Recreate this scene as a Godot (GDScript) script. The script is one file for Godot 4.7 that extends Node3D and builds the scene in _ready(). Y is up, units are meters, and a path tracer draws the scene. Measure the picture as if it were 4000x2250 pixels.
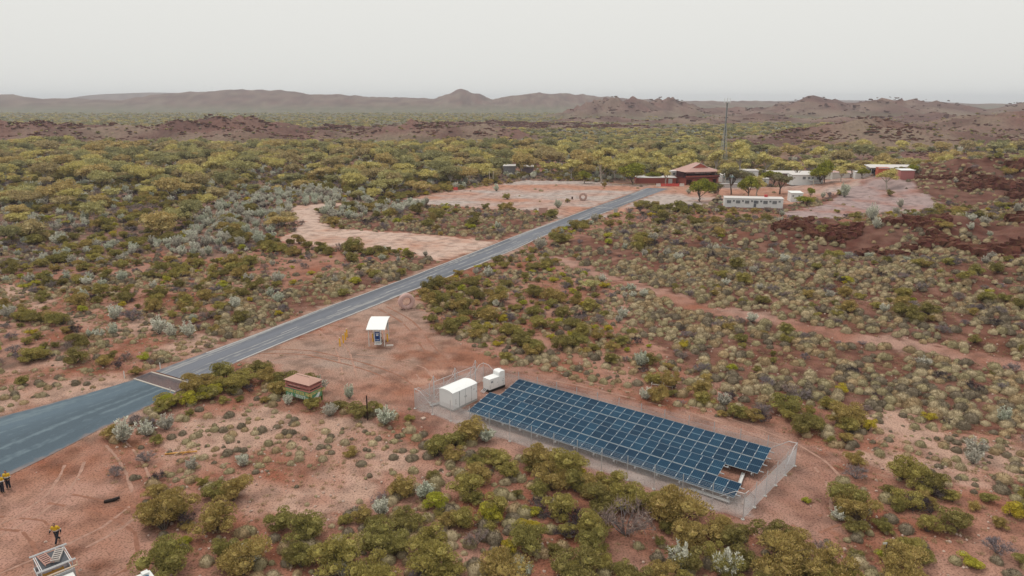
extends Node3D
# An outback roadside: solar compound, charging shelter and a bitumen road leading to a small settlement, seen from 32 m up.
# World: x to the east of the picture, d = metres ahead of the viewpoint (z = -d), y up.

const SKY := Color(0.875, 0.872, 0.832)
var rng := RandomNumberGenerator.new()
var names := {}
var mats := {}
var nz_a := FastNoiseLite.new()
var nz_b := FastNoiseLite.new()
var nz_c := FastNoiseLite.new()
var nz_r := FastNoiseLite.new()
const ZX0 := -150
const ZD0 := 30
const ZW := 360
const ZH := 310
var zmap := PackedByteArray()
# zones of ground cover: id and outline in (x, d)
var zones := [
	[3, [[-476.3, 570.3], [-132.5, 520.7], [0, 454.6], [94.7, 432.5], [138.1, 377.4], [108.5, 310.8], [48.9, 295.1], [34.3, 310.8], [5.7, 310.8], [-15.3, 276.4], [-36.3, 245.2], [-46.7, 228.9], [-67.9, 223], [-65.5, 197.3], [-58.8, 166.2], [-59.7, 143.3], [-69, 120.1], [-85, 110.2], [-95.3, 107.2]]],
	[4, [[-112.1, 127.6], [-90.4, 131.8], [-81.5, 143.3], [-68.8, 166.2], [-57.5, 166.2], [-34.9, 153.9], [-11.2, 148.4], [-23.3, 121.9], [-31.9, 107.2], [-42.4, 99.1], [-59.6, 95.5], [-66.3, 84], [-69.3, 75.6]]],
	[5, [[-74.6, 145.8], [-82.2, 176.7], [-95.3, 223], [-92, 248.7], [-73.1, 263.8], [-50.1, 241.8], [-61.3, 223], [-65.5, 201.9], [-57.5, 166.2], [-59.7, 143.3]]],
	[2, [[-50.8, 89.9], [-51.3, 101.7], [-45.6, 107.2], [-35.5, 123.7], [-17, 149.7], [-9.5, 147.1], [-23, 120.1], [-31.5, 105.8], [-41, 86.9], [-44.6, 80.5]]],
	[9, [[-102.3, 127.6], [-89.3, 120.1], [-77.5, 111.7], [-69.2, 107.2], [-57.5, 103], [-43.7, 93.2], [-40.5, 89.9], [-43.1, 84], [-49.7, 87.9], [-64.7, 97.9], [-79.7, 108.7], [-91.6, 113.3]]],
	[9, [[-64.4, 77.2], [-61.1, 81.3], [-57.4, 83.1], [-50.3, 80.5], [-45.4, 78.4], [-49.2, 72.3], [-52.9, 69.2], [-56.1, 66.1]]],
	[2, [[-58.7, 204.3], [-53.8, 223], [-33.1, 223], [-1.6, 209.4], [11.7, 195], [6.6, 176.7], [-2.5, 164.5], [-28.9, 174.8], [-52.3, 186.4]]],
	[5, [[-59.3, 206.8], [-55.2, 228.9], [-34, 228.9], [-24.9, 223], [-33.1, 197.3], [-50.4, 192.8]]],
	[2, [[4.3, 143.3], [23.2, 176.7], [53.9, 206.8], [75.6, 192.8], [113, 201.9], [165.7, 192.8], [49.2, 51.2], [44.2, 53.2], [35.3, 53.2], [32.9, 59.5], [27.6, 68.6], [20.7, 80.5], [17.5, 100.4]]],
	[4, [[-16.1, 116.6], [-14, 121.9], [2.8, 145.8], [13.6, 143.3], [19.9, 114.9], [17.1, 91], [16.1, 81.3], [3.1, 78], [-1.7, 85], [-7.9, 92.1], [-12.5, 100.4]]],
	[4, [[46.4, 223], [63.1, 212], [80.7, 204.3], [95.7, 197.3], [134.1, 212], [117.3, 184.4], [91.6, 188.5], [70.5, 188.5], [51.5, 197.3]]],
	[6, [[54.2, 159.8], [67.6, 180.4], [82.5, 191.9], [95.6, 189.3], [101.7, 174.8], [143.8, 166.2], [100.3, 113.3], [87.4, 120.1], [82.8, 131.8], [73.6, 138.4], [59.7, 143.3]]],
	[6, [[127.4, 228.9], [158.5, 259.9], [272.2, 322.2], [190.5, 223], [143.7, 214.6], [132.5, 223]]],
	[0, [[-32.7, 54], [-29.2, 65.5], [-25.4, 68.6], [-11.4, 63.8], [-2.3, 57.1], [6.5, 51.9], [17.5, 45.9], [24.9, 45], [29, 49.3], [29.4, 53.2], [48.9, 50.8], [36.3, 35.5], [-23.7, 35.5]]],
	[9, [[-34.9, 63.8], [-27.8, 69.2], [-19, 67.3], [-12.9, 63.8], [-7.4, 60.5], [-11.4, 55.3], [-12.8, 51.2], [-15, 47.2], [-20.2, 48.9], [-24.3, 53.2], [-32, 55.3]]],
	[9, [[33.1, 65.5], [41.4, 68.6], [48.4, 62.7], [56.1, 62.7], [50.3, 55.3], [39.8, 53.2], [33.8, 54.4], [31.2, 58.5]]],
	[4, [[31.5, 55.3], [36.8, 51.9], [48.2, 50], [36.3, 35.5], [24.9, 37.7], [26.5, 44.3], [28.1, 50]]],
	[4, [[32.8, 71.3], [36.2, 63.8], [35.3, 59.5], [32.1, 60.5], [28.1, 66.1]]],
	[4, [[-44.2, 79.6], [-39.8, 75.6], [-35.7, 82.2], [-29.4, 81.8], [-28.5, 77.2], [-32.3, 73.4], [-35.1, 68], [-37.6, 68.6]]],
	[11, [[-29.4, 50], [-18, 47.2], [-10.1, 47.9], [-4.6, 56.2], [0, 57.1], [6.5, 52.3], [14.2, 48.2], [19.2, 45], [24.6, 44.3], [26.9, 41.5], [25.2, 35.5], [-22.1, 35.5]]],
	[1, [[-42.1, 81.3], [-38.4, 88.9], [-27.6, 97.3], [-21.2, 110.2], [-19.4, 114.9], [-16, 115.7], [-14, 103], [-11.2, 95.5], [-7.8, 91], [-3.3, 84.5], [2.5, 78], [-4.8, 81.3], [-11.1, 69.2], [-15.3, 69.2], [-19.8, 70.6], [-22.3, 75.6], [-28.2, 77.2], [-30.2, 82.2], [-34.3, 82.7]]],
	[7, [[-12.4, 69.9], [-7.1, 81.3], [1.6, 80.5], [14.3, 71.3], [23.9, 65.5], [27.2, 63.2], [30, 58.5], [30, 54.4], [26.8, 50.8], [25.7, 47.2], [23.3, 45.6], [19.6, 46.2], [17, 47.2], [12.5, 49.7], [6.7, 54], [0, 58], [-7.7, 63.2]]],
	[12, [[-48.6, 53.2], [-44.5, 55.5], [-41.7, 64.3], [-37.3, 59.5], [-37.3, 56.6], [-31.8, 53.2], [-29.4, 49.3], [-27.3, 45.9], [-21.5, 37.7], [-37.9, 35.5]]],
	[13, [[-56.4, 162.9], [-56.3, 176.7], [-58.4, 190.6], [-66.6, 197.3], [-69.5, 220.1], [-61.2, 225.9], [-49.5, 230.1], [-48, 223], [-58.5, 218.4], [-58.9, 209.4], [-54.9, 191.9], [-47.3, 180.4], [-30.7, 173.7], [-19.3, 171.3], [-7.4, 162.9], [-0.6, 161.4], [-8.2, 144.5], [-16.2, 142], [-22.7, 149.7], [-34.9, 153.9], [-44.4, 156.8]]],
	[14, [[-37.9, 232], [-28, 252.3], [-14.8, 267.9], [5.4, 295.1], [32.3, 292.2], [45.6, 280.9], [71, 279.1], [73.6, 248.7], [64.6, 223], [49.9, 216.2], [41.4, 223], [32, 204.3], [17.6, 188.5], [12.2, 192.8], [11.7, 209.4], [-1.6, 213], [-16.4, 220.1], [-29.4, 225.9]]],
	[14, [[80.3, 272.1], [102.3, 263.8], [135.5, 272.1], [139.3, 259.9], [91.1, 223], [67.9, 223]]],
	[15, [[80.9, 206.8], [98.2, 220.1], [122.4, 248.7], [138.3, 259.9], [137.8, 238.4], [134.1, 214.6], [123.3, 206.8], [115, 205.8], [96.8, 199.6], [81.9, 190.6]]],
]

# the two edges of the road, old part (north of the cattle grid) and new part
var old_left := [[-44.0, 79.6], [-31.3, 105.1], [-23.0, 120.1], [-8.6, 149.7], [6.0, 179.0], [19.3, 205.0], [40.0, 245.0], [52.0, 268.0]]
var old_right := [[-37.7, 75.9], [-35.7, 81.0], [-27.6, 97.9], [-21.0, 110.2], [-10.6, 129.7], [-0.6, 149.7], [11.8, 174.8], [26.2, 203.0], [46.5, 241.5], [60.0, 266.0]]
var new_left := [[-80.0, 50.0], [-66.0, 57.5], [-53.9, 66.7], [-49.0, 72.0], [-45.3, 77.0]]
var new_right := [[-56.0, 34.0], [-48.5, 46.5], [-44.5, 55.5], [-41.6, 64.3], [-38.3, 73.0]]
var track_line := [[9.8, 143.3], [17.0, 128.0], [26.2, 113.3], [30.7, 105.8], [38.5, 99.1], [49.3, 89.9], [66.3, 79.6], [90.0, 66.0]]
# rises in the land: centre x, d, reach x, reach d, height, turn in degrees, rockiness
var rises := [
	[70.0, 160.0, 22.0, 9.0, 4.8, -12.0, 1.0], [98.0, 150.0, 24.0, 11.0, 6.4, -20.0, 1.0], [128.0, 136.0, 30.0, 15.0, 8.5, -20.0, 1.0],
	[62.0, 122.0, 20.0, 9.0, 2.6, -25.0, 0.3], [44.0, 137.0, 16.0, 8.0, 2.2, -20.0, 0.3], [88.0, 118.0, 22.0, 9.0, 4.0, -25.0, 0.8], [42.0, 112.0, 13.0, 6.0, 1.5, -25.0, 0.2], [116.0, 112.0, 26.0, 12.0, 6.0, -20.0, 1.0], [66.0, 96.0, 20.0, 7.0, 2.2, -25.0, 0.2], [30.0, 160.0, 14.0, 8.0, 1.2, -20.0, 0.1], [186.0, 252.0, 42.0, 20.0, 12.5, -6.0, 1.0], [150.0, 236.0, 26.0, 12.0, 4.0, -10.0, 0.8],
	[-430.0, 560.0, 80.0, 38.0, 16.0, 8.0, 1.0], [-360.0, 560.0, 40.0, 30.0, 16.0, -10.0, 1.0], [-318.0, 572.0, 34.0, 28.0, 13.0, -14.0, 1.0], [-252.0, 612.0, 58.0, 40.0, 22.0, -8.0, 1.0], [-185.0, 600.0, 62.0, 24.0, 9.0, -8.0, 1.0], [-520.0, 590.0, 90.0, 40.0, 15.0, 0.0, 1.0],
	[-78.0, 610.0, 38.0, 26.0, 18.0, 6.0, 1.0], [-30.0, 618.0, 36.0, 24.0, 15.0, -8.0, 1.0], [-130.0, 640.0, 50.0, 24.0, 8.0, 4.0, 0.8], [-190.0, 800.0, 60.0, 24.0, 7.0, 0.0, 0.8],
	[285.0, 560.0, 62.0, 36.0, 18.0, -6.0, 1.0], [228.0, 545.0, 60.0, 24.0, 8.0, 6.0, 1.0], [360.0, 545.0, 70.0, 30.0, 8.0, -6.0, 0.8],
	[540.0, 700.0, 110.0, 60.0, 27.0, 4.0, 1.0], [640.0, 640.0, 120.0, 60.0, 24.0, -4.0, 1.0],
	[235.0, 420.0, 50.0, 12.0, 3.6, 3.0, 1.0], [300.0, 405.0, 46.0, 11.0, 4.2, -4.0, 1.0], [205.0, 372.0, 36.0, 9.0, 2.0, 3.0, 0.7],
	[222.0, 1500.0, 80.0, 90.0, 45.0, 0.0, 1.0], [345.0, 1560.0, 50.0, 70.0, 44.0, 0.0, 1.0], [640.0, 1500.0, 72.0, 90.0, 46.0, 0.0, 1.0], [738.0, 1420.0, 46.0, 60.0, 46.0, 0.0, 1.0], [490.0, 1600.0, 90.0, 80.0, 24.0, 0.0, 1.0], [920.0, 1600.0, 90.0, 100.0, 42.0, 0.0, 1.0], [1150.0, 1500.0, 90.0, 110.0, 44.0, 0.0, 1.0],
	[150.0, 1150.0, 60.0, 40.0, 11.0, 0.0, 1.0], [270.0, 1080.0, 50.0, 40.0, 12.0, 0.0, 1.0], [400.0, 1180.0, 70.0, 50.0, 15.0, 0.0, 1.0], [530.0, 1100.0, 60.0, 50.0, 12.0, 0.0, 1.0], [670.0, 1120.0, 70.0, 50.0, 17.0, 0.0, 1.0], [800.0, 1000.0, 90.0, 60.0, 20.0, 0.0, 1.0], [60.0, 900.0, 90.0, 30.0, 7.0, 0.0, 0.8], [-40.0, 980.0, 90.0, 30.0, 7.0, 0.0, 0.8],
]
# skylines of the far ranges: x, height at d = 3000 and at d = 5200
var range_near := [[-3200, 45], [-2600, 50], [-2222, 58], [-2100, 64], [-2050, 55], [-1940, 46], [-1850, 48], [-1780, 42], [-1640, 40], [-1560, 54], [-1440, 66], [-1300, 76], [-1110, 84], [-1000, 80], [-830, 65], [-720, 62], [-580, 52], [-390, 48], [-330, 45], [-262, 64], [-211, 86], [-150, 68], [-80, 43], [0, 58], [122, 71], [278, 62], [390, 53], [500, 44], [700, 36], [1000, 34], [1500, 30], [2200, 22], [3200, 26]]
var range_far := [[-5200, 60], [-4300, 62], [-3900, 46], [-3300, 48], [-3050, 66], [-2890, 92], [-2600, 101], [-2400, 98], [-1500, 70], [-400, 50], [600, 50], [1155, 42], [1733, 38], [2311, 48], [2889, 42], [3300, 20], [3850, 18], [4600, 24], [5500, 30]]


func _ready() -> void:
	rng.seed = 20
	set_light()
	set_noise()
	build_zones()
	build_ground()
	print("ground ", Time.get_ticks_msec())
	build_road()
	build_compound()
	build_charging()
	build_roadside()
	build_people()
	build_vehicles()
	build_settlement()
	print("things ", Time.get_ticks_msec())
	build_rocks()
	build_plants()
	print("plants ", Time.get_ticks_msec())


func set_light() -> void:
	var cam := Camera3D.new()
	cam.name = "camera"
	cam.position = Vector3(0, 32, 0)
	cam.rotation = Vector3(-atan(725.0 / 2700.0), 0, 0)
	cam.fov = rad_to_deg(2.0 * atan(1125.0 / 2700.0))
	cam.near = 0.5
	cam.far = 20000.0
	add_child(cam)
	var sky := ProceduralSkyMaterial.new()
	sky.sky_top_color = Color(1.75, 1.75, 1.70).linear_to_srgb()
	sky.sky_horizon_color = SKY.linear_to_srgb()
	sky.sky_curve = 1.5
	sky.ground_horizon_color = SKY.linear_to_srgb()
	sky.ground_bottom_color = Color(0.3, 0.24, 0.2)
	sky.sun_angle_max = 0.1
	var env := Environment.new()
	env.background_mode = Environment.BG_SKY
	env.sky = Sky.new()
	env.sky.sky_material = sky
	env.tonemap_mode = Environment.TONE_MAPPER_LINEAR
	env.tonemap_exposure = 0.88
	env.sdfgi_enabled = true
	env.ssao_enabled = true
	env.ssil_enabled = true
	env.fog_enabled = true
	env.fog_density = 0.00013
	env.fog_light_color = Color(0.94, 0.96, 1.0)
	var we := WorldEnvironment.new()
	we.name = "environment"
	we.environment = env
	add_child(we)
	var sun := DirectionalLight3D.new()
	sun.name = "sun"
	sun.light_energy = 0.5
	sun.light_color = Color(1.0, 0.97, 0.92)
	sun.light_angular_distance = 10.0
	sun.shadow_enabled = true
	sun.sky_mode = DirectionalLight3D.SKY_MODE_LIGHT_ONLY
	add_child(sun)
	sun.look_at_from_position(Vector3(-34, 80, -26), Vector3.ZERO)


# ---------------------------------------------------------------- helpers
class MB:
	var v := PackedVector3Array()
	var n := PackedVector3Array()
	var uv := PackedVector2Array()
	var c := PackedColorArray()
	var tint := Color.WHITE

	func tri(a: Vector3, b: Vector3, d: Vector3) -> void:
		var f := (d - a).cross(b - a).normalized()
		v.append(a); v.append(b); v.append(d)
		for i in 3:
			n.append(f); c.append(tint); uv.append(Vector2.ZERO)

	func quad(a: Vector3, b: Vector3, d: Vector3, e: Vector3, f: Vector3, u := Vector2.ONE) -> void:
		# corners in order round the face; f is the outward direction
		var flip := (d - a).cross(b - a).dot(f) < 0.0
		var p := [a, b, d, a, d, e]
		var t := [Vector2.ZERO, Vector2(u.x, 0), u, Vector2.ZERO, u, Vector2(0, u.y)]
		var k := [0, 2, 1, 3, 5, 4] if flip else [0, 1, 2, 3, 4, 5]
		for i in k:
			v.append(p[i]); uv.append(t[i]); n.append(f); c.append(tint)

	func smooth(p: Array, m: Array, t: Array = []) -> void:
		# four corners with their own normals
		var flip: bool = (p[2] - p[0]).cross(p[1] - p[0]).dot(m[0] + m[1] + m[2] + m[3]) < 0.0
		for i in ([0, 2, 1, 0, 3, 2] if flip else [0, 1, 2, 0, 2, 3]):
			v.append(p[i]); n.append(m[i]); c.append(tint); uv.append(t[i] if t else Vector2.ZERO)

	func box(o: Vector3, s: Vector3, b := Basis()) -> void:
		var h := s * 0.5
		for ax in 3:
			for sg in [-1.0, 1.0]:
				var f := Vector3.ZERO; f[ax] = sg
				var p := Vector3.ZERO; p[(ax + 1) % 3] = 1.0
				var q := Vector3.ZERO; q[(ax + 2) % 3] = 1.0
				var m := f * h
				var ph := p * h; var qh := q * h
				quad(o + b * (m - ph - qh), o + b * (m + ph - qh), o + b * (m + ph + qh), o + b * (m - ph + qh), b * f, Vector2(s[(ax + 1) % 3], s[(ax + 2) % 3]))

	func beam(p0: Vector3, p1: Vector3, w: float, h: float) -> void:
		var z := (p1 - p0).normalized()
		var x := z.cross(Vector3.UP)
		x = Vector3.RIGHT if x.length() < 0.01 else x.normalized()
		box((p0 + p1) * 0.5, Vector3(w, h, p0.distance_to(p1)), Basis(x, z.cross(x).normalized(), z))

	func tube(p0: Vector3, p1: Vector3, r0: float, r1: float, sides := 6, caps := true) -> void:
		var z := (p1 - p0).normalized()
		var x := z.cross(Vector3(0.31, 0.87, 0.38)).normalized()
		var y := z.cross(x)
		for i in sides:
			var a0 := TAU * i / sides
			var a1 := TAU * (i + 1) / sides
			var n0 := x * cos(a0) + y * sin(a0)
			var n1 := x * cos(a1) + y * sin(a1)
			smooth([p0 + n0 * r0, p0 + n1 * r0, p1 + n1 * r1, p1 + n0 * r1], [n0, n1, n1, n0])
			if caps:
				quad(p1, p1 + n0 * r1, p1 + n1 * r1, p1, z)
				quad(p0, p0 + n0 * r0, p0 + n1 * r0, p0, -z)

	func add(o: MB) -> void:
		v.append_array(o.v); n.append_array(o.n); uv.append_array(o.uv); c.append_array(o.c)

	func arrays(with_normals := true) -> Array:
		var a := []
		a.resize(Mesh.ARRAY_MAX)
		a[Mesh.ARRAY_VERTEX] = v
		if with_normals:
			a[Mesh.ARRAY_NORMAL] = n
			a[Mesh.ARRAY_TEX_UV] = uv
		a[Mesh.ARRAY_COLOR] = c
		return a


func mesh_of(pairs: Array, with_normals := true) -> ArrayMesh:
	var m := ArrayMesh.new()
	for p in pairs:
		if p[0].v.size():
			m.add_surface_from_arrays(Mesh.PRIMITIVE_TRIANGLES, p[0].arrays(with_normals))
			m.surface_set_material(m.get_surface_count() - 1, p[1])
	return m


func numbered(called: String) -> String:
	var k: int = names.get(called, 0)
	names[called] = k + 1
	return called if k == 0 else "%s_%03d" % [called, k]


func tag(o: Node, label: String, category := "", group := "", kind := "") -> void:
	if label: o.set_meta("label", label)
	if category: o.set_meta("category", category)
	if group: o.set_meta("group", group)
	if kind: o.set_meta("kind", kind)


func thing(called: String, label: String, category: String, at := Vector3.ZERO, turn := 0.0, group := "") -> Node3D:
	var o := Node3D.new()
	o.name = numbered(called)
	add_child(o)
	o.position = at
	o.rotation.y = turn
	tag(o, label, category, group)
	return o


func part(to: Node, called: String, mesh: Mesh) -> MeshInstance3D:
	var o := MeshInstance3D.new()
	o.name = called
	o.mesh = mesh
	to.add_child(o, true)
	return o


func put(to: Node, called: String, b: MB, m: Material) -> MeshInstance3D:
	return part(to, called, mesh_of([[b, m]]))


func solid(called: String, b: MB, m: Material, label: String, category: String, at := Vector3.ZERO, turn := 0.0, group := "") -> MeshInstance3D:
	var o := put(self, numbered(called), b, m)
	o.position = at
	o.rotation.y = turn
	tag(o, label, category, group)
	return o


func structure(called: String, mesh: Mesh) -> MeshInstance3D:
	var o := part(self, numbered(called), mesh)
	tag(o, "", "", "", "structure")
	return o


func bx(to: Node, called: String, m: Material, o: Vector3, s: Vector3, b := Basis()) -> MeshInstance3D:
	var k := MB.new()
	k.box(o, s, b)
	return put(to, called, k, m)


func tb(to: Node, called: String, m: Material, p0: Vector3, p1: Vector3, r: float, sides := 8) -> MeshInstance3D:
	var k := MB.new()
	k.tube(p0, p1, r, r, sides)
	return put(to, called, k, m)


func lin(r: float, g: float, b: float) -> Color:
	return Color(r, g, b).linear_to_srgb()


func mat(key: String, base: Color, rough := 0.8, metal := 0.0, spec := 0.5) -> StandardMaterial3D:
	# base colour in linear values
	if not mats.has(key):
		var m := StandardMaterial3D.new()
		m.resource_name = key
		m.albedo_color = base.linear_to_srgb()
		m.roughness = rough
		m.metallic = metal
		m.metallic_specular = spec
		mats[key] = m
	return mats[key]


func noise_tex(freq: float, lo: float, hi: float, sd: int, size := 512, oct := 5, gain := 1.0) -> ImageTexture:
	# grey mottling between lo and hi (linear), seamless
	var f := FastNoiseLite.new()
	f.noise_type = FastNoiseLite.TYPE_SIMPLEX_SMOOTH
	f.seed = sd
	f.frequency = freq
	f.fractal_octaves = oct
	var src := f.get_seamless_image(size, size)
	var by := src.get_data()
	var lut := PackedByteArray()
	for i in 256:
		lut.append(int(round(clampf(Color(lerpf(lo, hi, clampf((i / 255.0 - 0.5) * gain + 0.5, 0.0, 1.0)), 0, 0).linear_to_srgb().r, 0, 1) * 255.0)))
	for i in by.size():
		by[i] = lut[by[i]]
	return ImageTexture.create_from_image(Image.create_from_data(size, size, false, Image.FORMAT_L8, by))


func rough_paint(key: String, base: Color, rough := 0.6, scale := 0.6, lo := 0.78, spec := 0.5) -> StandardMaterial3D:
	# paint or sheet metal with dust mottling that belongs to the surface
	if not mats.has(key):
		var m := mat(key, base, rough, 0.0, spec)
		m.albedo_texture = shared_grain(lo)
		m.uv1_triplanar = true
		m.uv1_world_triplanar = true
		m.uv1_scale = Vector3.ONE * scale
	return mats[key]


func shared_grain(lo: float) -> Texture2D:
	var k := "grain%d" % int(lo * 100)
	if not mats.has(k):
		mats[k] = noise_tex(0.02, lo, 1.0, int(lo * 100), 256, 5)
	return mats[k]


func P(x: float, d: float, up := 0.0) -> Vector3:
	return Vector3(x, hgt(x, d) + up, -d)


func yaw(ex: float, ed: float) -> float:
	# turn that lays local +x along the ground direction (ex, ed)
	return atan2(ed, ex)


# ---------------------------------------------------------------- land
func set_noise() -> void:
	for q in [[nz_a, 0.011, 3, 4], [nz_b, 0.07, 7, 4], [nz_c, 0.35, 11, 3]]:
		q[0].noise_type = FastNoiseLite.TYPE_SIMPLEX_SMOOTH
		q[0].frequency = q[1]
		q[0].seed = q[2]
		q[0].fractal_octaves = q[3]
	nz_r.noise_type = FastNoiseLite.TYPE_SIMPLEX
	nz_r.fractal_type = FastNoiseLite.FRACTAL_RIDGED
	nz_r.frequency = 0.012
	nz_r.fractal_octaves = 4
	nz_r.seed = 5


func pts(a: Array) -> PackedVector2Array:
	var p := PackedVector2Array()
	for q in a:
		p.append(Vector2(q[0], q[1]))
	return p


func stamp(id: int, poly: PackedVector2Array) -> void:
	var lo := poly[0]
	var hi := poly[0]
	for q in poly:
		lo = lo.min(q); hi = hi.max(q)
	for j in range(maxi(0, int(lo.y) - ZD0), mini(ZH, int(hi.y) - ZD0 + 2)):
		for i in range(maxi(0, int(lo.x) - ZX0 - 1), mini(ZW, int(hi.x) - ZX0 + 2)):
			if Geometry2D.is_point_in_polygon(Vector2(ZX0 + i + 0.5, ZD0 + j + 0.5), poly):
				zmap[j * ZW + i] = id


func build_zones() -> void:
	zmap.resize(ZW * ZH)
	for j in ZH:
		for i in ZW:
			var x := ZX0 + i
			zmap[j * ZW + i] = 3 if ZD0 + j > 285 or x < -60 else (2 if x > 45 else 4)
	for z in zones:
		stamp(z[0], pts(z[1]))
	for s in [[old_left, old_right], [new_left, new_right]]:
		var l: Array = s[0]
		var r: Array = s[1].duplicate()
		r.reverse()
		var poly := pts(l + r)
		for q in Geometry2D.offset_polygon(poly, 1.0):
			stamp(8, q)
	stamp(8, Geometry2D.offset_polygon(pts(grid_quad), 1.2)[0])
	for i in track_line.size() - 1:
		for q in Geometry2D.offset_polyline(pts([track_line[i], track_line[i + 1]]), 1.9, Geometry2D.JOIN_ROUND, Geometry2D.END_ROUND):
			stamp(10, q)


func zone_at(x: float, d: float) -> int:
	if d < ZD0: return 12 if x < 0.0 else 11
	var i := int(floor(x)) - ZX0
	var j := int(floor(d)) - ZD0
	if j >= ZH: return 20
	if i < 0: return 3
	if i >= ZW: return 2
	return zmap[j * ZW + i]


func skyline(line: Array, x: float) -> float:
	for i in line.size() - 1:
		if x < line[i + 1][0]:
			var t: float = clampf((x - line[i][0]) / float(line[i + 1][0] - line[i][0]), 0.0, 1.0)
			t = t * t * (3.0 - 2.0 * t)
			return lerpf(line[i][1], line[i + 1][1], t)
	return line[-1][1]


var hill_rock := 0.0   # rockiness of the last point asked for


func hgt(x: float, d: float) -> float:
	var e := 0.22 * nz_a.get_noise_2d(x * 2.0, d * 2.0) if d < 420.0 else 0.22 * nz_a.get_noise_2d(x * 2.0, d * 2.0)
	var hill := 0.0
	hill_rock = 0.0
	for r in rises:
		var dx: float = x - r[0]
		var dd: float = d - r[1]
		var reach: float = maxf(r[2], r[3]) * 2.6
		if absf(dx) > reach or absf(dd) > reach: continue
		var a: float = deg_to_rad(r[5])
		var u: float = (dx * cos(a) + dd * sin(a)) / r[2]
		var w: float = (-dx * sin(a) + dd * cos(a)) / r[3]
		var q := u * u + w * w
		if q > 6.8: continue
		var g: float = exp(-q * 0.5) - 0.033
		if g <= 0.0: continue
		var one: float = r[4] * g
		hill = maxf(hill, one) + 0.18 * minf(hill, one)
		hill_rock = maxf(hill_rock, r[6] * g)
	if hill > 0.0:
		if d < 320.0:
			hill *= 1.0 + 0.35 * nz_b.get_noise_2d(x * 0.9, d * 0.9)
		else:
			hill *= 0.80 + 0.42 * nz_r.get_noise_2d(x * 0.7, d * 1.1)
	e += hill
	if d > 2000.0:
		var s := 520.0 + 120.0 * nz_a.get_noise_2d(x * 0.05, 9.0)
		var w := (d - 3000.0) / s
		var f := exp(-w * w * (2.2 if w < 0.0 else 1.0))
		var gully := 0.5 + 0.5 * nz_r.get_noise_2d(x * 0.16, d * 0.16)
		var rise := skyline(range_near, x * 3000.0 / maxf(d, 2600.0)) * f
		rise *= 1.0 - 0.75 * (1.0 - f) * gully
		rise += 7.0 * f * nz_r.get_noise_2d(x * 0.35 + 70.0, d * 0.35)
		var w2 := (d - 5200.0) / 900.0
		rise = maxf(rise, skyline(range_far, x) * exp(-w2 * w2 * 1.5))
		e += rise
	elif d > 800.0 and x < 100.0:
		e += 1.5 * maxf(0.0, nz_a.get_noise_2d(x * 0.3, d * 0.3))
	return e


# marks on the bare ground: x, d, reach x, reach d, turn, colour, strength
var stains := [
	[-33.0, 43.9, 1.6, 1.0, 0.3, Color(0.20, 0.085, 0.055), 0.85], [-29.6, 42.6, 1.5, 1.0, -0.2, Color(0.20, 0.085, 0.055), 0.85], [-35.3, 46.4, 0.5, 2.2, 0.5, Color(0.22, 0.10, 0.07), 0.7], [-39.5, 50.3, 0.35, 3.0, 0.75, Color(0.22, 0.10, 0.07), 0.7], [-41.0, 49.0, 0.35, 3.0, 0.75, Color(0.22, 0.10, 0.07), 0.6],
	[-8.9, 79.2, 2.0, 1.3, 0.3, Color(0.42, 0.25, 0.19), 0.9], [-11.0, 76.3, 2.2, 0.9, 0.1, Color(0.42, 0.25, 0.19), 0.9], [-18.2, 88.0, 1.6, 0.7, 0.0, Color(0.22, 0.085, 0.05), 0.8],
	[-37.0, 60.5, 2.2, 1.3, 0.6, Color(0.25, 0.11, 0.065), 0.7], [-12.0, 85.0, 4.5, 2.2, 0.2, Color(0.25, 0.10, 0.06), 0.6], [-22.0, 82.0, 5.0, 2.0, 0.3, Color(0.33, 0.25, 0.21), 0.6],
]


func is_cleared(z: int) -> bool:
	return z == 1 or z == 7 or z == 8 or z >= 12 and z < 20


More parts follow.
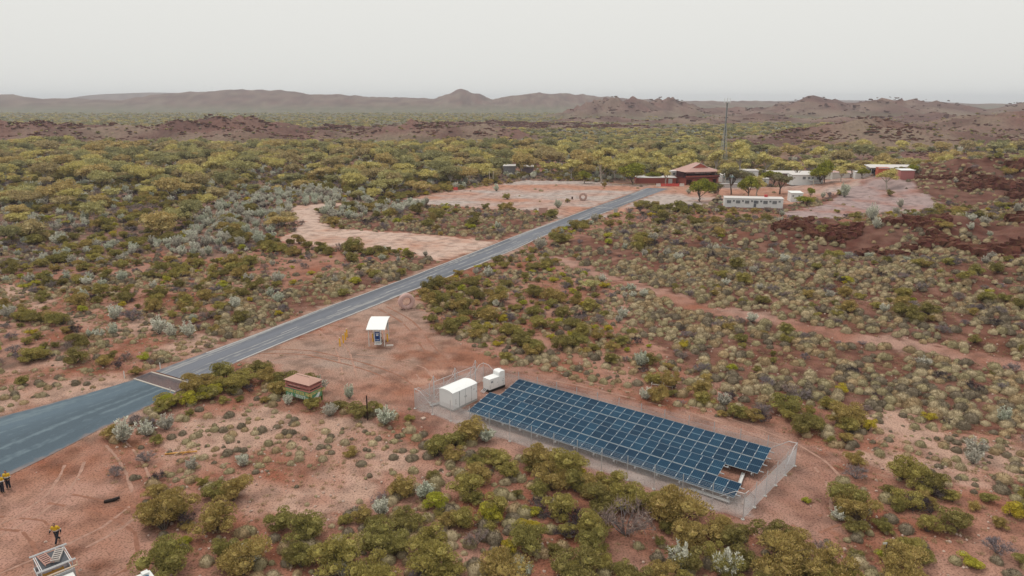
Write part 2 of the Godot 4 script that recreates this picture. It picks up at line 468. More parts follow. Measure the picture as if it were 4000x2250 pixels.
func soil(x: float, d: float, h: float) -> Color:
	var a := nz_b.get_noise_2d(x, d)
	var b := nz_c.get_noise_2d(x, d)
	var g := nz_a.get_noise_2d(x + 400.0, d)
	var pink := Color(0.365, 0.205, 0.155)
	var red := Color(0.255, 0.098, 0.060)
	var c := pink.lerp(red, clampf(0.5 + 0.9 * a + 0.35 * b, 0.0, 1.0))
	if d < 335.0:
		var z := zone_at(x + 1.3 * b + 1.2 * a, d + 1.3 * nz_c.get_noise_2d(x + 77.0, d) + 1.0 * a)
		match z:
			1:
				var grey := Color(0.325, 0.215, 0.17)
				var deep := Color(0.275, 0.118, 0.075)
				var near_pit := clampf((x + 18.0) / 12.0, 0.0, 1.0) * clampf((94.0 - d) / 10.0, 0.0, 1.0)
				c = grey.lerp(pink, clampf(0.35 + 0.8 * a, 0.0, 1.0)).lerp(deep, clampf(near_pit * 1.2 + 0.5 * b + 0.5 * a, 0.0, 0.95))
			7:
				c = Color(0.335, 0.195, 0.152).lerp(Color(0.245, 0.113, 0.08), clampf(0.35 + 0.9 * a + 0.6 * b, 0.0, 1.0))
				var fu := Vector2(x, d) - fence_a
				var along_f := fu.dot(Vector2(0.8125, -0.583))
				var in_f := fu.dot(Vector2(0.583, 0.8125))
				if along_f > 0.0 and along_f < 35.5 and in_f > 0.0 and in_f < 3.4 + b: c = Color(0.43, 0.345, 0.315).lerp(c, clampf(0.2 + 0.7 * b, 0.0, 1.0))
			12:
				c = Color(0.365, 0.207, 0.157).lerp(Color(0.265, 0.112, 0.070), clampf(0.28 + 1.1 * a + 0.4 * b, 0.0, 1.0))
			13:
				c = Color(0.52, 0.375, 0.31).lerp(Color(0.42, 0.225, 0.16), clampf(0.15 + 1.1 * a + 0.3 * b, 0.0, 1.0))
			14:
				c = Color(0.43, 0.355, 0.325).lerp(Color(0.43, 0.22, 0.155), clampf((0.42 if x < 62.0 else 0.75) + 1.5 * nz_a.get_noise_2d(x * 1.4, d * 2.6 + 60.0) + 0.4 * a, 0.0, 1.0))
			15:
				c = Color(0.35, 0.26, 0.25).lerp(Color(0.34, 0.14, 0.095), clampf(0.05 + 1.2 * a, 0.0, 1.0))
			10:
				c = Color(0.37, 0.225, 0.18).lerp(red, clampf(0.3 + a, 0.0, 1.0))
			9:
				c = Color(0.43, 0.275, 0.215).lerp(red, clampf(0.3 + 1.2 * a + 0.4 * b, 0.0, 1.0))
			6:
				c = Color(0.115, 0.045, 0.034).lerp(Color(0.185, 0.095, 0.072), clampf(0.5 + a + b, 0.0, 1.0))
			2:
				c = c.lerp(Color(0.125, 0.055, 0.040), clampf(0.75 + 0.6 * b, 0.0, 1.0))  # dark soil and litter; shade between hummocks is also put into the colour
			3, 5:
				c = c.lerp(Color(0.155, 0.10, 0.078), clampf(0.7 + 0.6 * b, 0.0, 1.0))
			8:
				c = Color(0.35, 0.235, 0.185).lerp(red, clampf(0.3 + a + 0.4 * b, 0.0, 1.0))
		for q in stains:
			var u := Vector2((x - q[0]) / q[2], (d - q[1]) / q[3]).rotated(q[4])
			var k := clampf((1.0 - u.length() + 0.5 * b + 0.45 * a) * 2.2, 0.0, 1.0)
			if k > 0.0: c = c.lerp(q[5], k * q[6])
	else:
		# country seen from far off: what grows there is too small to tell apart
		var scrub := Color(0.155, 0.150, 0.085).lerp(Color(0.20, 0.165, 0.12), clampf(0.5 + 1.4 * a, 0.0, 1.0))
		scrub = scrub.lerp(Color(0.105, 0.115, 0.06), clampf(0.4 + 2.0 * nz_a.get_noise_2d(x * 2.3, d * 0.9), 0.0, 0.85))
		c = c.lerp(scrub, clampf((d - 335.0) / 250.0, 0.0, 1.0) * 0.92)
		var stone := Color(0.185, 0.095, 0.078).lerp(Color(0.235, 0.165, 0.125), clampf(0.5 + 1.3 * g + 0.5 * a, 0.0, 1.0))
		stone = stone.lerp(Color(0.115, 0.058, 0.048), clampf(0.2 + 1.6 * nz_r.get_noise_2d(x * 0.5, d * 0.5), 0.0, 0.8))
		var bare := clampf(hill_rock * 2.6, 0.0, 1.0) if d < 2000.0 else clampf((h - 6.0) / 22.0, 0.0, 1.0) * 0.9
		c = c.lerp(stone, bare)
	return c


func lines(parts: Array, grow: float, most: float) -> PackedFloat32Array:
	# grid lines: [from, to, step] runs, then steps that widen
	var out := PackedFloat32Array()
	for p in parts:
		var t: float = p[0]
		while t < p[1] - 0.001:
			out.append(t)
			t += p[2]
	var step: float = parts[-1][2]
	var at: float = parts[-1][1]
	while at < most:
		out.append(at)
		step *= grow
		at += step
	out.append(most)
	return out


func build_ground() -> void:
	var xr := lines([[0.0, 100.0, 0.75]], 1.021, 6800.0)
	var xs := PackedFloat32Array()
	for i in range(xr.size() - 1, 0, -1):
		xs.append(-xr[i])
	xs.append_array(xr)
	var ds := lines([[-80.0, 36.0, 6.0], [36.0, 130.0, 0.65], [130.0, 262.0, 0.95]], 1.021, 6900.0)
	var w := xs.size()
	var v := PackedVector3Array()
	var c := PackedColorArray()
	var n := PackedVector3Array()
	v.resize(w * ds.size())
	c.resize(w * ds.size())
	n.resize(w * ds.size())
	for j in ds.size():
		var d := ds[j]
		for i in w:
			var x := xs[i]
			var k := j * w + i
			if absf(x) > 0.95 * d + 60.0 + (300.0 if d > 400.0 else 0.0):
				# far beside the view: plain land
				v[k] = Vector3(x, hgt(x, d) if d > 300.0 else 0.0, -d)
				c[k] = Color(0.2, 0.15, 0.11)
				continue
			var h := hgt(x, d)
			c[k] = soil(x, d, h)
			if d < 320.0 and not is_cleared(zone_at(x, d)):
				h += 0.07 * nz_c.get_noise_2d(x * 1.7, d * 1.7) + 0.10 * nz_b.get_noise_2d(x * 2.0, d * 2.0)
			v[k] = Vector3(x, h, -d)
	for p in pit_cells(xs, ds):
		v[p].y = -0.55
	var idx := PackedInt32Array()
	idx.resize((w - 1) * (ds.size() - 1) * 6)
	var o := 0
	for j in ds.size() - 1:
		for i in w - 1:
			var k := j * w + i
			idx[o] = k; idx[o + 1] = k + w; idx[o + 2] = k + 1
			idx[o + 3] = k + 1; idx[o + 4] = k + w; idx[o + 5] = k + w + 1
			o += 6
	for j in ds.size():
		for i in w:
			var k := j * w + i
			var l := v[k - 1 if i > 0 else k]
			var r := v[k + 1 if i < w - 1 else k]
			var f := v[k + w if j < ds.size() - 1 else k]
			var b := v[k - w if j > 0 else k]
			n[k] = (r - l).cross(f - b).normalized()
	var a := []
	a.resize(Mesh.ARRAY_MAX)
	a[Mesh.ARRAY_VERTEX] = v
	a[Mesh.ARRAY_NORMAL] = n
	a[Mesh.ARRAY_COLOR] = c
	a[Mesh.ARRAY_INDEX] = idx
	var m := ArrayMesh.new()
	m.add_surface_from_arrays(Mesh.PRIMITIVE_TRIANGLES, a)
	var gm := StandardMaterial3D.new()
	gm.resource_name = "red earth"
	gm.vertex_color_use_as_albedo = true
	gm.roughness = 0.95
	gm.metallic_specular = 0.2
	gm.albedo_texture = noise_tex(0.03, 0.45, 1.42, 31, 1024, 7, 1.7)
	gm.uv1_triplanar = true
	gm.uv1_world_triplanar = true
	gm.uv1_scale = Vector3.ONE / 7.0
	gm.detail_enabled = true
	gm.detail_blend_mode = BaseMaterial3D.BLEND_MODE_MUL
	gm.detail_uv_layer = BaseMaterial3D.DETAIL_UV_2
	gm.detail_albedo = noise_tex(0.012, 0.62, 1.26, 47, 1024, 7, 1.5)
	gm.uv2_triplanar = true
	gm.uv2_world_triplanar = true
	gm.uv2_scale = Vector3.ONE / 43.0
	m.surface_set_material(0, gm)
	structure("ground", m)


var grid_quad := [[-45.2, 77.15], [-44.3, 79.1], [-37.5, 75.45], [-38.4, 73.25]]


func pit_cells(xs: PackedFloat32Array, ds: PackedFloat32Array) -> PackedInt32Array:
	# the pit under the cattle grid
	var out := PackedInt32Array()
	var poly := pts(grid_quad)
	for j in ds.size():
		if ds[j] < 72.0 or ds[j] > 80.0: continue
		for i in xs.size():
			if xs[i] > -46.0 and xs[i] < -36.0 and Geometry2D.is_point_in_polygon(Vector2(xs[i], ds[j]), poly):
				out.append(j * xs.size() + i)
	return out


# ---------------------------------------------------------------- road
func along(line: Array, t: float) -> Vector2:
	# point at share t of the line's length, rounded at its bends
	var c := Curve2D.new()
	for i in line.size():
		var p := Vector2(line[i][0], line[i][1])
		var q := Vector2(line[maxi(0, i - 1)][0], line[maxi(0, i - 1)][1])
		var r := Vector2(line[mini(line.size() - 1, i + 1)][0], line[mini(line.size() - 1, i + 1)][1])
		var k := (r - q).normalized()
		c.add_point(p, -k * p.distance_to(q) * 0.3, k * p.distance_to(r) * 0.3)
	mats["curve%s" % str(line[0])] = c
	return c.sample_baked(t * c.get_baked_length())


func on(line: Array, t: float) -> Vector2:
	var k := "curve%s" % str(line[0])
	if not mats.has(k):
		along(line, 0.0)
	var c: Curve2D = mats[k]
	return c.sample_baked(t * c.get_baked_length(), true)


func strip(left: Array, right: Array, steps: int, u0: float, u1: float, up: float, t0 := 0.0, t1 := 1.0, across := 4) -> MB:
	# a sheet between shares u0 and u1 of the road's width
	var b := MB.new()
	var run := 0.0
	var before := Vector2.ZERO
	var rows := []
	for s in steps + 1:
		var t := lerpf(t0, t1, float(s) / steps)
		var l := on(left, t)
		var r := on(right, t)
		var mid := (l + r) * 0.5
		if s > 0: run += mid.distance_to(before)
		before = mid
		var row := []
		for k in across + 1:
			var u := lerpf(u0, u1, float(k) / across)
			var p := l.lerp(r, u)
			row.append([Vector3(p.x, hgt(p.x, p.y) + up + 0.05 * (1.0 - pow(2.0 * u - 1.0, 2.0)), -p.y), Vector2(u, run)])
		rows.append(row)
	for s in steps:
		for k in across:
			var q := [rows[s][k], rows[s][k + 1], rows[s + 1][k + 1], rows[s + 1][k]]
			var ups := [Vector3.UP, Vector3.UP, Vector3.UP, Vector3.UP]
			b.smooth([q[0][0], q[1][0], q[2][0], q[3][0]], ups, [q[0][1], q[1][1], q[2][1], q[3][1]])
	return b


func bitumen(key: String, dark: Color, pale: Color, wear: float, sd: int, reach: float) -> StandardMaterial3D:
	# v runs along the road: 1 / reach per metre; wheel lanes, scuffs and pale dusty wear with ragged outlines
	var f := FastNoiseLite.new()
	f.seed = sd
	f.frequency = 0.02
	f.fractal_octaves = 5
	var g := FastNoiseLite.new()
	g.seed = sd + 1
	g.frequency = 0.09
	g.fractal_octaves = 3
	var im := Image.create(128, 1024, false, Image.FORMAT_RGB8)
	for y in 1024:
		for x in 128:
			var lane := sin(x / 128.0 * TAU * 2.0) * 0.5 + 0.5
			var s := f.get_noise_2d(x * 3.0, y * 0.09)
			var t := clampf((s + 0.18 * lane + 0.35 * g.get_noise_2d(x * 1.2, y * 0.5) - 0.22) * 4.0 * wear, 0.0, 1.0)
			var c := dark.lerp(dark * 1.35, clampf(0.5 + 1.4 * f.get_noise_2d(x * 0.5 + 300.0, y * 0.03), 0.0, 1.0))
			c = c.lerp(pale, t)
			var edge := minf(x, 127.0 - x) / 128.0
			var dust := clampf((0.035 - edge + 0.035 * g.get_noise_2d(x * 0.8 + 500.0, y * 0.35)) * 14.0, 0.0, 1.0)
			c = c.lerp(Color(0.34, 0.215, 0.165), dust * 0.9)
			c *= 0.93 + 0.14 * fmod(sin(float(x * 12 + y * 78)) * 43758.5, 1.0)
			im.set_pixel(x, y, Color(absf(c.r), absf(c.g), absf(c.b)).linear_to_srgb())
	var m := mat(key, Color.WHITE, 0.85, 0.0, 0.3)
	m.albedo_texture = ImageTexture.create_from_image(im)
	m.uv1_scale = Vector3(1.0, 1.0 / reach, 1.0)
	return m


func wheel_tracks() -> void:
	# pairs of wheel marks pressed into the dirt: way points, tone
	var runs := [
		[[[-39.0, 79.5], [-33.0, 83.5], [-25.0, 84.5], [-17.0, 84.0], [-11.5, 80.0], [-10.0, 76.5]], 1], [[[-33.5, 86.5], [-27.0, 86.0], [-20.0, 82.0], [-14.0, 77.5], [-12.0, 74.5]], 0], [[[-27.5, 96.0], [-23.0, 88.0], [-21.0, 82.0], [-19.0, 76.0]], 1], [[[-21.0, 107.0], [-15.5, 99.0], [-12.5, 91.0], [-9.5, 84.0], [-8.0, 80.0]], 0], [[[-30.0, 92.5], [-22.0, 95.5], [-16.5, 100.5]], 1],
		[[[-47.5, 45.0], [-42.0, 48.0], [-37.5, 47.5], [-33.5, 43.5], [-30.5, 40.5]], 0], [[[-44.5, 41.0], [-40.0, 46.0], [-38.5, 52.0], [-40.5, 58.0]], 1], [[[-38.0, 38.0], [-33.0, 44.0], [-30.5, 50.0], [-34.0, 56.0], [-39.0, 61.5]], 1], [[[-30.0, 38.0], [-26.5, 42.0], [-28.5, 47.0], [-33.5, 50.0], [-39.0, 51.5]], 0],
		[[[26.5, 49.0], [28.3, 54.0], [26.8, 60.5], [20.0, 68.0], [12.0, 73.5], [4.0, 78.0]], 1], [[[20.5, 45.6], [26.0, 48.5]], 0],
		[[[-8.0, 147.0], [-18.0, 152.0], [-32.0, 159.0], [-46.0, 165.0], [-56.0, 176.0], [-60.5, 192.0], [-62.5, 208.0]], 1], [[[-6.0, 152.0], [-20.0, 160.0], [-38.0, 165.0], [-50.0, 172.0]], 0],
		[[[20.0, 196.0], [12.0, 215.0], [-4.0, 230.0], [-22.0, 236.0]], 1], [[[28.0, 214.0], [20.0, 232.0], [2.0, 252.0], [-10.0, 262.0]], 0], [[[40.0, 236.0], [30.0, 255.0], [14.0, 275.0]], 1], [[[48.0, 250.0], [60.0, 258.0], [68.0, 268.0]], 0],
	]
	var r := RandomNumberGenerator.new()
	r.seed = 12
	for q in runs:
		var c := Curve2D.new()
		var w: Array = q[0]
		for i in w.size():
			var p := Vector2(w[i][0], w[i][1])
			var k := (Vector2(w[mini(w.size() - 1, i + 1)][0], w[mini(w.size() - 1, i + 1)][1]) - Vector2(w[maxi(0, i - 1)][0], w[maxi(0, i - 1)][1])) * 0.17
			c.add_point(p, -k, k)
		var b := MB.new()
		for side in [-0.78, 0.78]:
			var n := int(c.get_baked_length() / 0.45)
			var before := []
			var skip := 0
			for i in n:
				var p := c.sample_baked(i * 0.45)
				var t := (c.sample_baked(i * 0.45 + 0.2) - p).normalized()
				var o := Vector2(-t.y, t.x)
				var m: Vector2 = p + o * (side + 0.06 * sin(i * 0.21))
				var half := 0.13 * r.randf_range(0.55, 1.35)
				var row := []
				for s in [-1.0, 1.0]:
					var e: Vector2 = m + o * half * s
					row.append(Vector3(e.x, hgt(e.x, e.y) + 0.012, -e.y))
				if skip > 0: skip -= 1
				elif r.randf() < 0.05: skip = r.randi() % 7
				if before and skip == 0:
					b.quad(before[0], before[1], row[1], row[0], Vector3.UP)
				before = row
		var tone: Color = Color(0.30, 0.145, 0.10) if q[1] == 0 else Color(0.395, 0.235, 0.18)
		var far: bool = w[0][1] > 140.0
		if far: tone = Color(0.42, 0.235, 0.17) if q[1] == 0 else Color(0.50, 0.335, 0.265)
		structure("wheel_track", mesh_of([[b, rough_paint("track dirt %d %d" % [q[1], int(far)], tone, 0.95, 0.3, 0.6, 0.2)]]))


func build_road() -> void:
	wheel_tracks()
	var old := structure("road", mesh_of([[strip(old_left, old_right, 110, 0.0, 1.0, 0.03, 0.0, 1.0, 8), bitumen("worn bitumen", Color(0.112, 0.118, 0.138), Color(0.27, 0.265, 0.265), 0.75, 4, 95.0)]]))
	tag(old, "worn grey bitumen road running from cattle grid to the settlement")
	var young := structure("road", mesh_of([[strip(new_left, new_right, 40, 0.0, 1.0, 0.03, 0.0, 1.0, 8), bitumen("fresh bitumen", Color(0.072, 0.100, 0.125), Color(0.13, 0.172, 0.20), 0.6, 9, 60.0)]]))
	tag(young, "fresh blue-black bitumen bend before the cattle grid")
	var white := rough_paint("line paint", Color(0.56, 0.53, 0.50), 0.8, 1.3, 0.5)
	for u in [[0.03, 0.058], [0.942, 0.97]]:
		var a := put(old, "edge_line", strip(old_left, old_right, 90, u[0], u[1], 0.038, 0.035, 0.70, 1), white)
		a.name = "edge_line"
	# centre dashes
	var c: Curve2D = mats["curve%s" % str(old_left[0])]
	var length := c.get_baked_length()
	var t := 18.0
	while t < length - 70.0:
		put(old, "centre_dash", strip(old_left, old_right, 2, 0.492, 0.508, 0.038, t / length, (t + 3.2) / length, 1), white)
		t += 12.0
	# give-way line where the road reaches the yard
	put(old, "stop_line", strip(old_left, old_right, 1, 0.1, 0.9, 0.040, 0.727, 0.729, 4), white)
	# cattle grid: frame, kerbs and rails over the pit
	var g: Array = grid_quad
	var q := []
	for p in g:
		q.append(Vector3(p[0], 0.02, -p[1]))
	var steel := rough_paint("rail steel", Color(0.17, 0.14, 0.155), 0.55, 2.0, 0.6)
	var conc := rough_paint("kerb concrete", Color(0.46, 0.41, 0.36), 0.9, 1.5, 0.7)
	var cg := thing("cattle_grid", "steel rail cattle grid set across the road", "cattle grid", Vector3.ZERO)
	for k in 11:
		var s := (k + 0.5) / 11.0
		var a: Vector3 = q[0].lerp(q[1], s)
		var b: Vector3 = q[3].lerp(q[2], s)
		var r := MB.new()
		r.beam(a + Vector3.UP * 0.04, b + Vector3.UP * 0.04, 0.075, 0.03)
		put(cg, "rail", r, steel)
	for e in [[0, 3, -0.09], [1, 2, 0.09]]:
		var r := MB.new()
		var off: Vector3 = Vector3(0.42, 0, -0.9) * e[2]
		r.beam(q[e[0]] + off + Vector3.DOWN * 0.12, q[e[1]] + off + Vector3.DOWN * 0.12, 0.2, 0.42)
		put(cg, "kerb", r, conc)
	for e in [[0, 1], [3, 2]]:
		var r := MB.new()
		r.beam(q[e[0]] + Vector3.DOWN * 0.1, q[e[1]] + Vector3.DOWN * 0.1, 0.12, 0.34)
		put(cg, "side_channel", r, steel)
	var pw := mat("guide post white", Color(0.62, 0.6, 0.57), 0.6)
	var spots := [[-43.6, 80.2, "far side of the cattle grid"], [-46.6, 77.5, "bare ground end of the cattle grid"], [-38.6, 72.4, "bushy near end of the cattle grid"]]
	for s in spots:
		var r := MB.new()
		r.box(Vector3(0, 0.42, 0), Vector3(0.11, 0.9, 0.05))
		r.box(Vector3(0, 0.9, 0), Vector3(0.075, 0.06, 0.045))
		solid("guide_post", r, pw, "thin white guide post at the " + s[2], "post", P(s[0], s[1]), 0.3, "guide posts at the cattle grid")


# ---------------------------------------------------------------- solar compound
var fence_a := Vector2(-10.5, 69.0)
var fence_b := Vector2(18.3, 48.2)
var fence_c := Vector2(25.7, 56.5)
var fence_d := Vector2(-3.4, 76.4)


func cell_texture() -> ImageTexture:
	# 6 x 24 half cells, as printed under the glass
	var w := 192
	var h := 384
	var im := Image.create(w, h, true, Image.FORMAT_RGB8)
	im.fill(Color(0.30, 0.41, 0.47))
	for j in 24:
		for i in 6:
			var k := 0.9 + 0.2 * rng.randf()
			var y := 4 + j * 15 + (12 if j > 11 else 0)
			im.fill_rect(Rect2i(2 + i * 32 - (1 if i > 0 else 0), y, 29, 14), Color(0.036 * k, 0.178 * k, 0.272 * k))
			for s in 3:
				im.fill_rect(Rect2i(2 + i * 32 + 5 + s * 9, y, 1, 14), Color(0.12, 0.28, 0.40))
	im.fill_rect(Rect2i(0, 185, w, 9), Color(0.52, 0.60, 0.65))
	im.generate_mipmaps()
	return ImageTexture.create_from_image(im)


func solar_array(label: String, low: Vector2, e: Vector2, counts: Array, rise0: float, tilt: float) -> void:
	var alu := mat("anodised aluminium", Color(0.40, 0.42, 0.44), 0.45, 0.3)
	var galv := mat("galvanised steel", Color(0.50, 0.51, 0.52), 0.5, 0.5)
	var clear_cells := mat("solar glass", Color.WHITE, 0.12, 0.0, 0.22)
	if clear_cells.albedo_texture == null:
		clear_cells.albedo_texture = cell_texture()
	var o := thing("solar_array", label, "solar array", P(low.x, low.y), yaw(e.x, e.y), "rows of solar panels inside the fence")
	# local: +x along the row, -z up the slope
	var pw := 1.02
	var pl := 1.99
	var pitch := 1.046
	var glass := MB.new()
	glass.quad(Vector3(-pw / 2 + 0.022, 0.021, -pl + 0.022), Vector3(pw / 2 - 0.022, 0.021, -pl + 0.022), Vector3(pw / 2 - 0.022, 0.021, -0.022), Vector3(-pw / 2 + 0.022, 0.021, -0.022), Vector3.UP)
	var rim := MB.new()
	var edge := MB.new()
	for s in [-1.0, 1.0]:
		edge.box(Vector3(s * (pw / 2 - 0.012), 0.003, -pl / 2), Vector3(0.018, 0.042, pl))
		rim.box(Vector3(0, 0.003, -pl / 2 + s * (pl / 2 - 0.012)), Vector3(pw - 0.05, 0.041, 0.022))
	rim.box(Vector3(0, -0.008, -pl / 2), Vector3(pw - 0.05, 0.012, pl - 0.05))
	var tints := []
	for k in 4:
		var gm: StandardMaterial3D = clear_cells if k == 0 else clear_cells.duplicate()
		gm.albedo_color = Color(1.0 - 0.07 * k, 1.0 - 0.06 * k, 1.0 - 0.05 * k)
		gm.roughness = 0.1 + 0.05 * k
		tints.append(gm)
	var mesh := mesh_of([[glass, clear_cells], [rim, mat("bright frame", Color(0.36, 0.39, 0.41), 0.45, 0.2)], [edge, mat("side frame", Color(0.20, 0.25, 0.29), 0.5, 0.2)]])
	var clamp_b := MB.new()
	clamp_b.box(Vector3.ZERO, Vector3(0.05, 0.03, 0.09))
	var clamp := mesh_of([[clamp_b, mat("clamp", Color(0.72, 0.73, 0.74), 0.4)]])
	var slope := Basis(Vector3.RIGHT, tilt)
	var up0 := Vector3(0, rise0, 0)
	for row in 2:
		for k in counts[row]:
			var p := part(o, "panel", mesh)
			p.set_surface_override_material(0, tints[rng.randi() % 4])
			p.transform = Transform3D(slope, up0 + slope * Vector3((k + 0.5) * pitch, 0.0, -row * (pl + 0.06)))
			for q in [0.5, 1.49]:
				var cl := part(p, "clamp", clamp)
				cl.position = Vector3(pitch / 2, 0.036, -q)
	var longest: float = maxi(counts[0], counts[1]) * pitch
	for row in 2:
		for q in [0.5, 1.49]:
			var r := MB.new()
			var at := Vector3(0, -0.06, -row * (pl + 0.06) - q)
			var len: float = counts[row] * pitch
			r.box(up0 + slope * (at + Vector3(len / 2 + 0.1, 0, 0)), Vector3(len + 0.55, 0.07, 0.06), slope)
			put(o, "purlin", r, alu)
	var n := int(longest / 2.1)
	for k in n + 1:
		var x := 0.5 + k * (longest - 1.0) / n
		var r := MB.new()
		var top := 2.0 if x < minf(counts[0], counts[1]) * pitch else 1.0
		var p0 := up0 + slope * Vector3(x, -0.13, 0.05)
		var p1 := up0 + slope * Vector3(x, -0.13, -top * (pl + 0.03))
		r.beam(p0, p1, 0.06, 0.08)
		r.box(p0 + Vector3(0, 0.0, 0.02), Vector3(0.12, 0.16, 0.18))
		put(o, "rafter", r, galv)
		for s in ([0.14, 0.83] if top > 1.5 else [0.16, 0.8]):
			var q := p0.lerp(p1, s)
			var m := MB.new()
			m.tube(Vector3(q.x, -0.4, q.z), q, 0.045, 0.045, 6)
			put(o, "pile", m, galv)


func build_compound() -> void:
	var e := Vector2(0.8125, -0.583)
	var t := deg_to_rad(11.0)
	solar_array("front row of blue solar panels along the fence, stepped at its far end", Vector2(-4.72, 66.8), e, [27, 25], 0.7, t)
	var back_low := Vector2(21.5, 54.05) - e * 28.3
	solar_array("rear row of blue solar panels, set behind the front row", back_low, e, [27, 27], 0.7, t)
	fence_sides()
	cabinet()
	generator()
	# cable tray left lying across the compound
	var tray := rough_paint("cable tray", Color(0.62, 0.61, 0.6), 0.5, 1.0, 0.75)
	var lengths := [[19.3, 52.6, 20.6, 55.1, "between the ends of the solar rows"], [15.2, 52.6, 17.9, 50.4, "under the front corner of the solar row"], [-8.9, 69.5, -7.6, 70.3, "between the fence and the large white cabinet"]]
	for q in lengths:
		var b := MB.new()
		var a := P(q[0], q[1], 0.10)
		var z := P(q[2], q[3], 0.14)
		b.beam(a, z, 0.26, 0.03)
		var side := (z - a).normalized().cross(Vector3.UP).normalized() * 0.13
		b.beam(a + side + Vector3.UP * 0.05, z + side + Vector3.UP * 0.05, 0.02, 0.12)
		b.beam(a - side + Vector3.UP * 0.05, z - side + Vector3.UP * 0.05, 0.02, 0.12)
		solid("cable_tray", b, tray, "pale metal cable tray lying " + q[4], "cable tray", Vector3.ZERO, 0.0, "cable trays on the compound floor")


func fence_sides() -> void:
	var galv := mat("fence galvanising", Color(0.56, 0.56, 0.57), 0.5, 0.35)
	var wire := mat("fence wire", Color(0.52, 0.52, 0.53), 0.5, 0.3)
	var pad := rough_paint("footing concrete", Color(0.55, 0.53, 0.5), 0.9, 2.0, 0.75)
	var post := MB.new()
	post.tube(Vector3(0, -0.05, 0), Vector3(0, 2.35, 0), 0.032, 0.032, 8)
	post.tube(Vector3(0, 2.35, 0), Vector3(0, 2.39, 0), 0.036, 0.012, 8)
	var post_mesh := mesh_of([[post, galv]])
	var foot := MB.new()
	foot.tube(Vector3(0, -0.1, 0), Vector3(0, 0.05, 0), 0.19, 0.15, 10)
	var foot_mesh := mesh_of([[foot, pad]])
	var sides := [
		["chain wire fence along the front of the solar rows", fence_a, fence_b, 14],
		["chain wire fence across the short right-hand end of the compound", fence_b, fence_c, 5],
		["chain wire fence behind the solar rows", fence_c, fence_d, 14],
		["chain wire fence with gate frames beside the white cabinets", fence_d, fence_a, 5],
	]
	for s in sides:
		var a: Vector2 = s[1]
		var b: Vector2 = s[2]
		var k: int = s[3]
		var o := thing("chain_wire_fence", s[0], "fence", P(a.x, a.y), 0.0, "fences round the solar compound")
		var base := o.position
		var at := func(t: float, up: float) -> Vector3:
			var q := a.lerp(b, t)
			return P(q.x, q.y, up) - base
		for i in k:
			var p := part(o, "post", post_mesh)
			p.position = at.call(float(i) / k, 0.0)
			part(p, "footing", foot_mesh)
		# woven wire, cut to panels between the posts
		var length := a.distance_to(b)
		for i in k:
			var m := MB.new()
			var w0 := float(i) / k
			var span := length / k
			var pitch := 0.052
			var rows := int(1.78 / pitch)
			var cols := int(span / pitch)
			var p0: Vector3 = at.call(w0, 0.06)
			var p1: Vector3 = at.call(w0 + 1.0 / k, 0.06)
			var ex := (p1 - p0) / cols
			var ey := Vector3.UP * pitch
			var dir := ex.normalized()
			var out := dir.cross(Vector3.UP) * 0.003
			for c in range(-rows, cols):
				for g in 2:
					# a wire climbs one column per row, this way or that
					var s0: float = maxi(0, -c)
					var s1: float = mini(rows, cols - c)
					if s1 <= s0: continue
					var u0 := p0 + ex * (c + s0) + ey * (s0 if g == 0 else rows - s0)
					var u1 := p0 + ex * (c + s1) + ey * (s1 if g == 0 else rows - s1)
					var wd := (u1 - u0).normalized()
					var th := wd.cross(out.normalized()) * 0.0032
					var fo := out * (1.0 if g == 0 else -1.0)
					m.quad(u0 - th, u1 - th, u1 + th, u0 + th, fo)
					m.quad(u0 - th, u1 - th, u1 + fo * 1.5, u0 + fo * 1.5, fo - th)
					m.quad(u0 + th, u1 + th, u1 + fo * 1.5, u0 + fo * 1.5, fo + th)
			put(o, "wire_mesh", m, wire)
		for h in [0.08, 1.84, 1.98, 2.1, 2.22]:
			var r := MB.new()
			for i in k:
				r.tube(at.call(float(i) / k, h), at.call(float(i + 1) / k, h), 0.005, 0.005, 4, false)
			put(o, "strand", r, wire)
		# bent stays that brace the end posts
		for q in [[0.0, 1.0 / k], [1.0, 1.0 - 1.0 / k]]:
			var r := MB.new()
			var top: Vector3 = at.call(q[0], 2.3)
			var knee: Vector3 = at.call(lerpf(q[0], q[1], 0.3), 2.25)
			var low: Vector3 = at.call(lerpf(q[0], q[1], 1.05), 0.85)
			r.tube(top, knee, 0.026, 0.026, 6)
			r.tube(knee, low, 0.026, 0.026, 6)
			put(o, "stay", r, galv)
	# gate frames on the left side
	var gate := thing("gate", "tubular double gate in the fence beside the white cabinets", "gate", P(fence_a.lerp(fence_d, 0.28).x, fence_a.lerp(fence_d, 0.28).y))
	var o2 := gate.position
	var g0 := P(fence_a.lerp(fence_d, 0.30).x - 0.35, fence_a.lerp(fence_d, 0.30).y + 0.3) - o2
	var g1 := P(fence_a.lerp(fence_d, 0.92).x - 0.35, fence_a.lerp(fence_d, 0.92).y + 0.3) - o2
	for k in 2:
		var a := g0.lerp(g1, 0.5 * k + 0.01)
		var b := g0.lerp(g1, 0.5 * k + 0.49)
		for h in [0.15, 1.1, 2.05]:
			tb(gate, "rail", galv, a + Vector3.UP * h, b + Vector3.UP * h, 0.024, 6)
		for p in [a, b]:
			tb(gate, "stile", galv, p + Vector3.UP * 0.02, p + Vector3.UP * 2.1, 0.024, 6)
		tb(gate, "brace", galv, a + Vector3.UP * 0.18, b + Vector3.UP * 2.0, 0.018, 6)
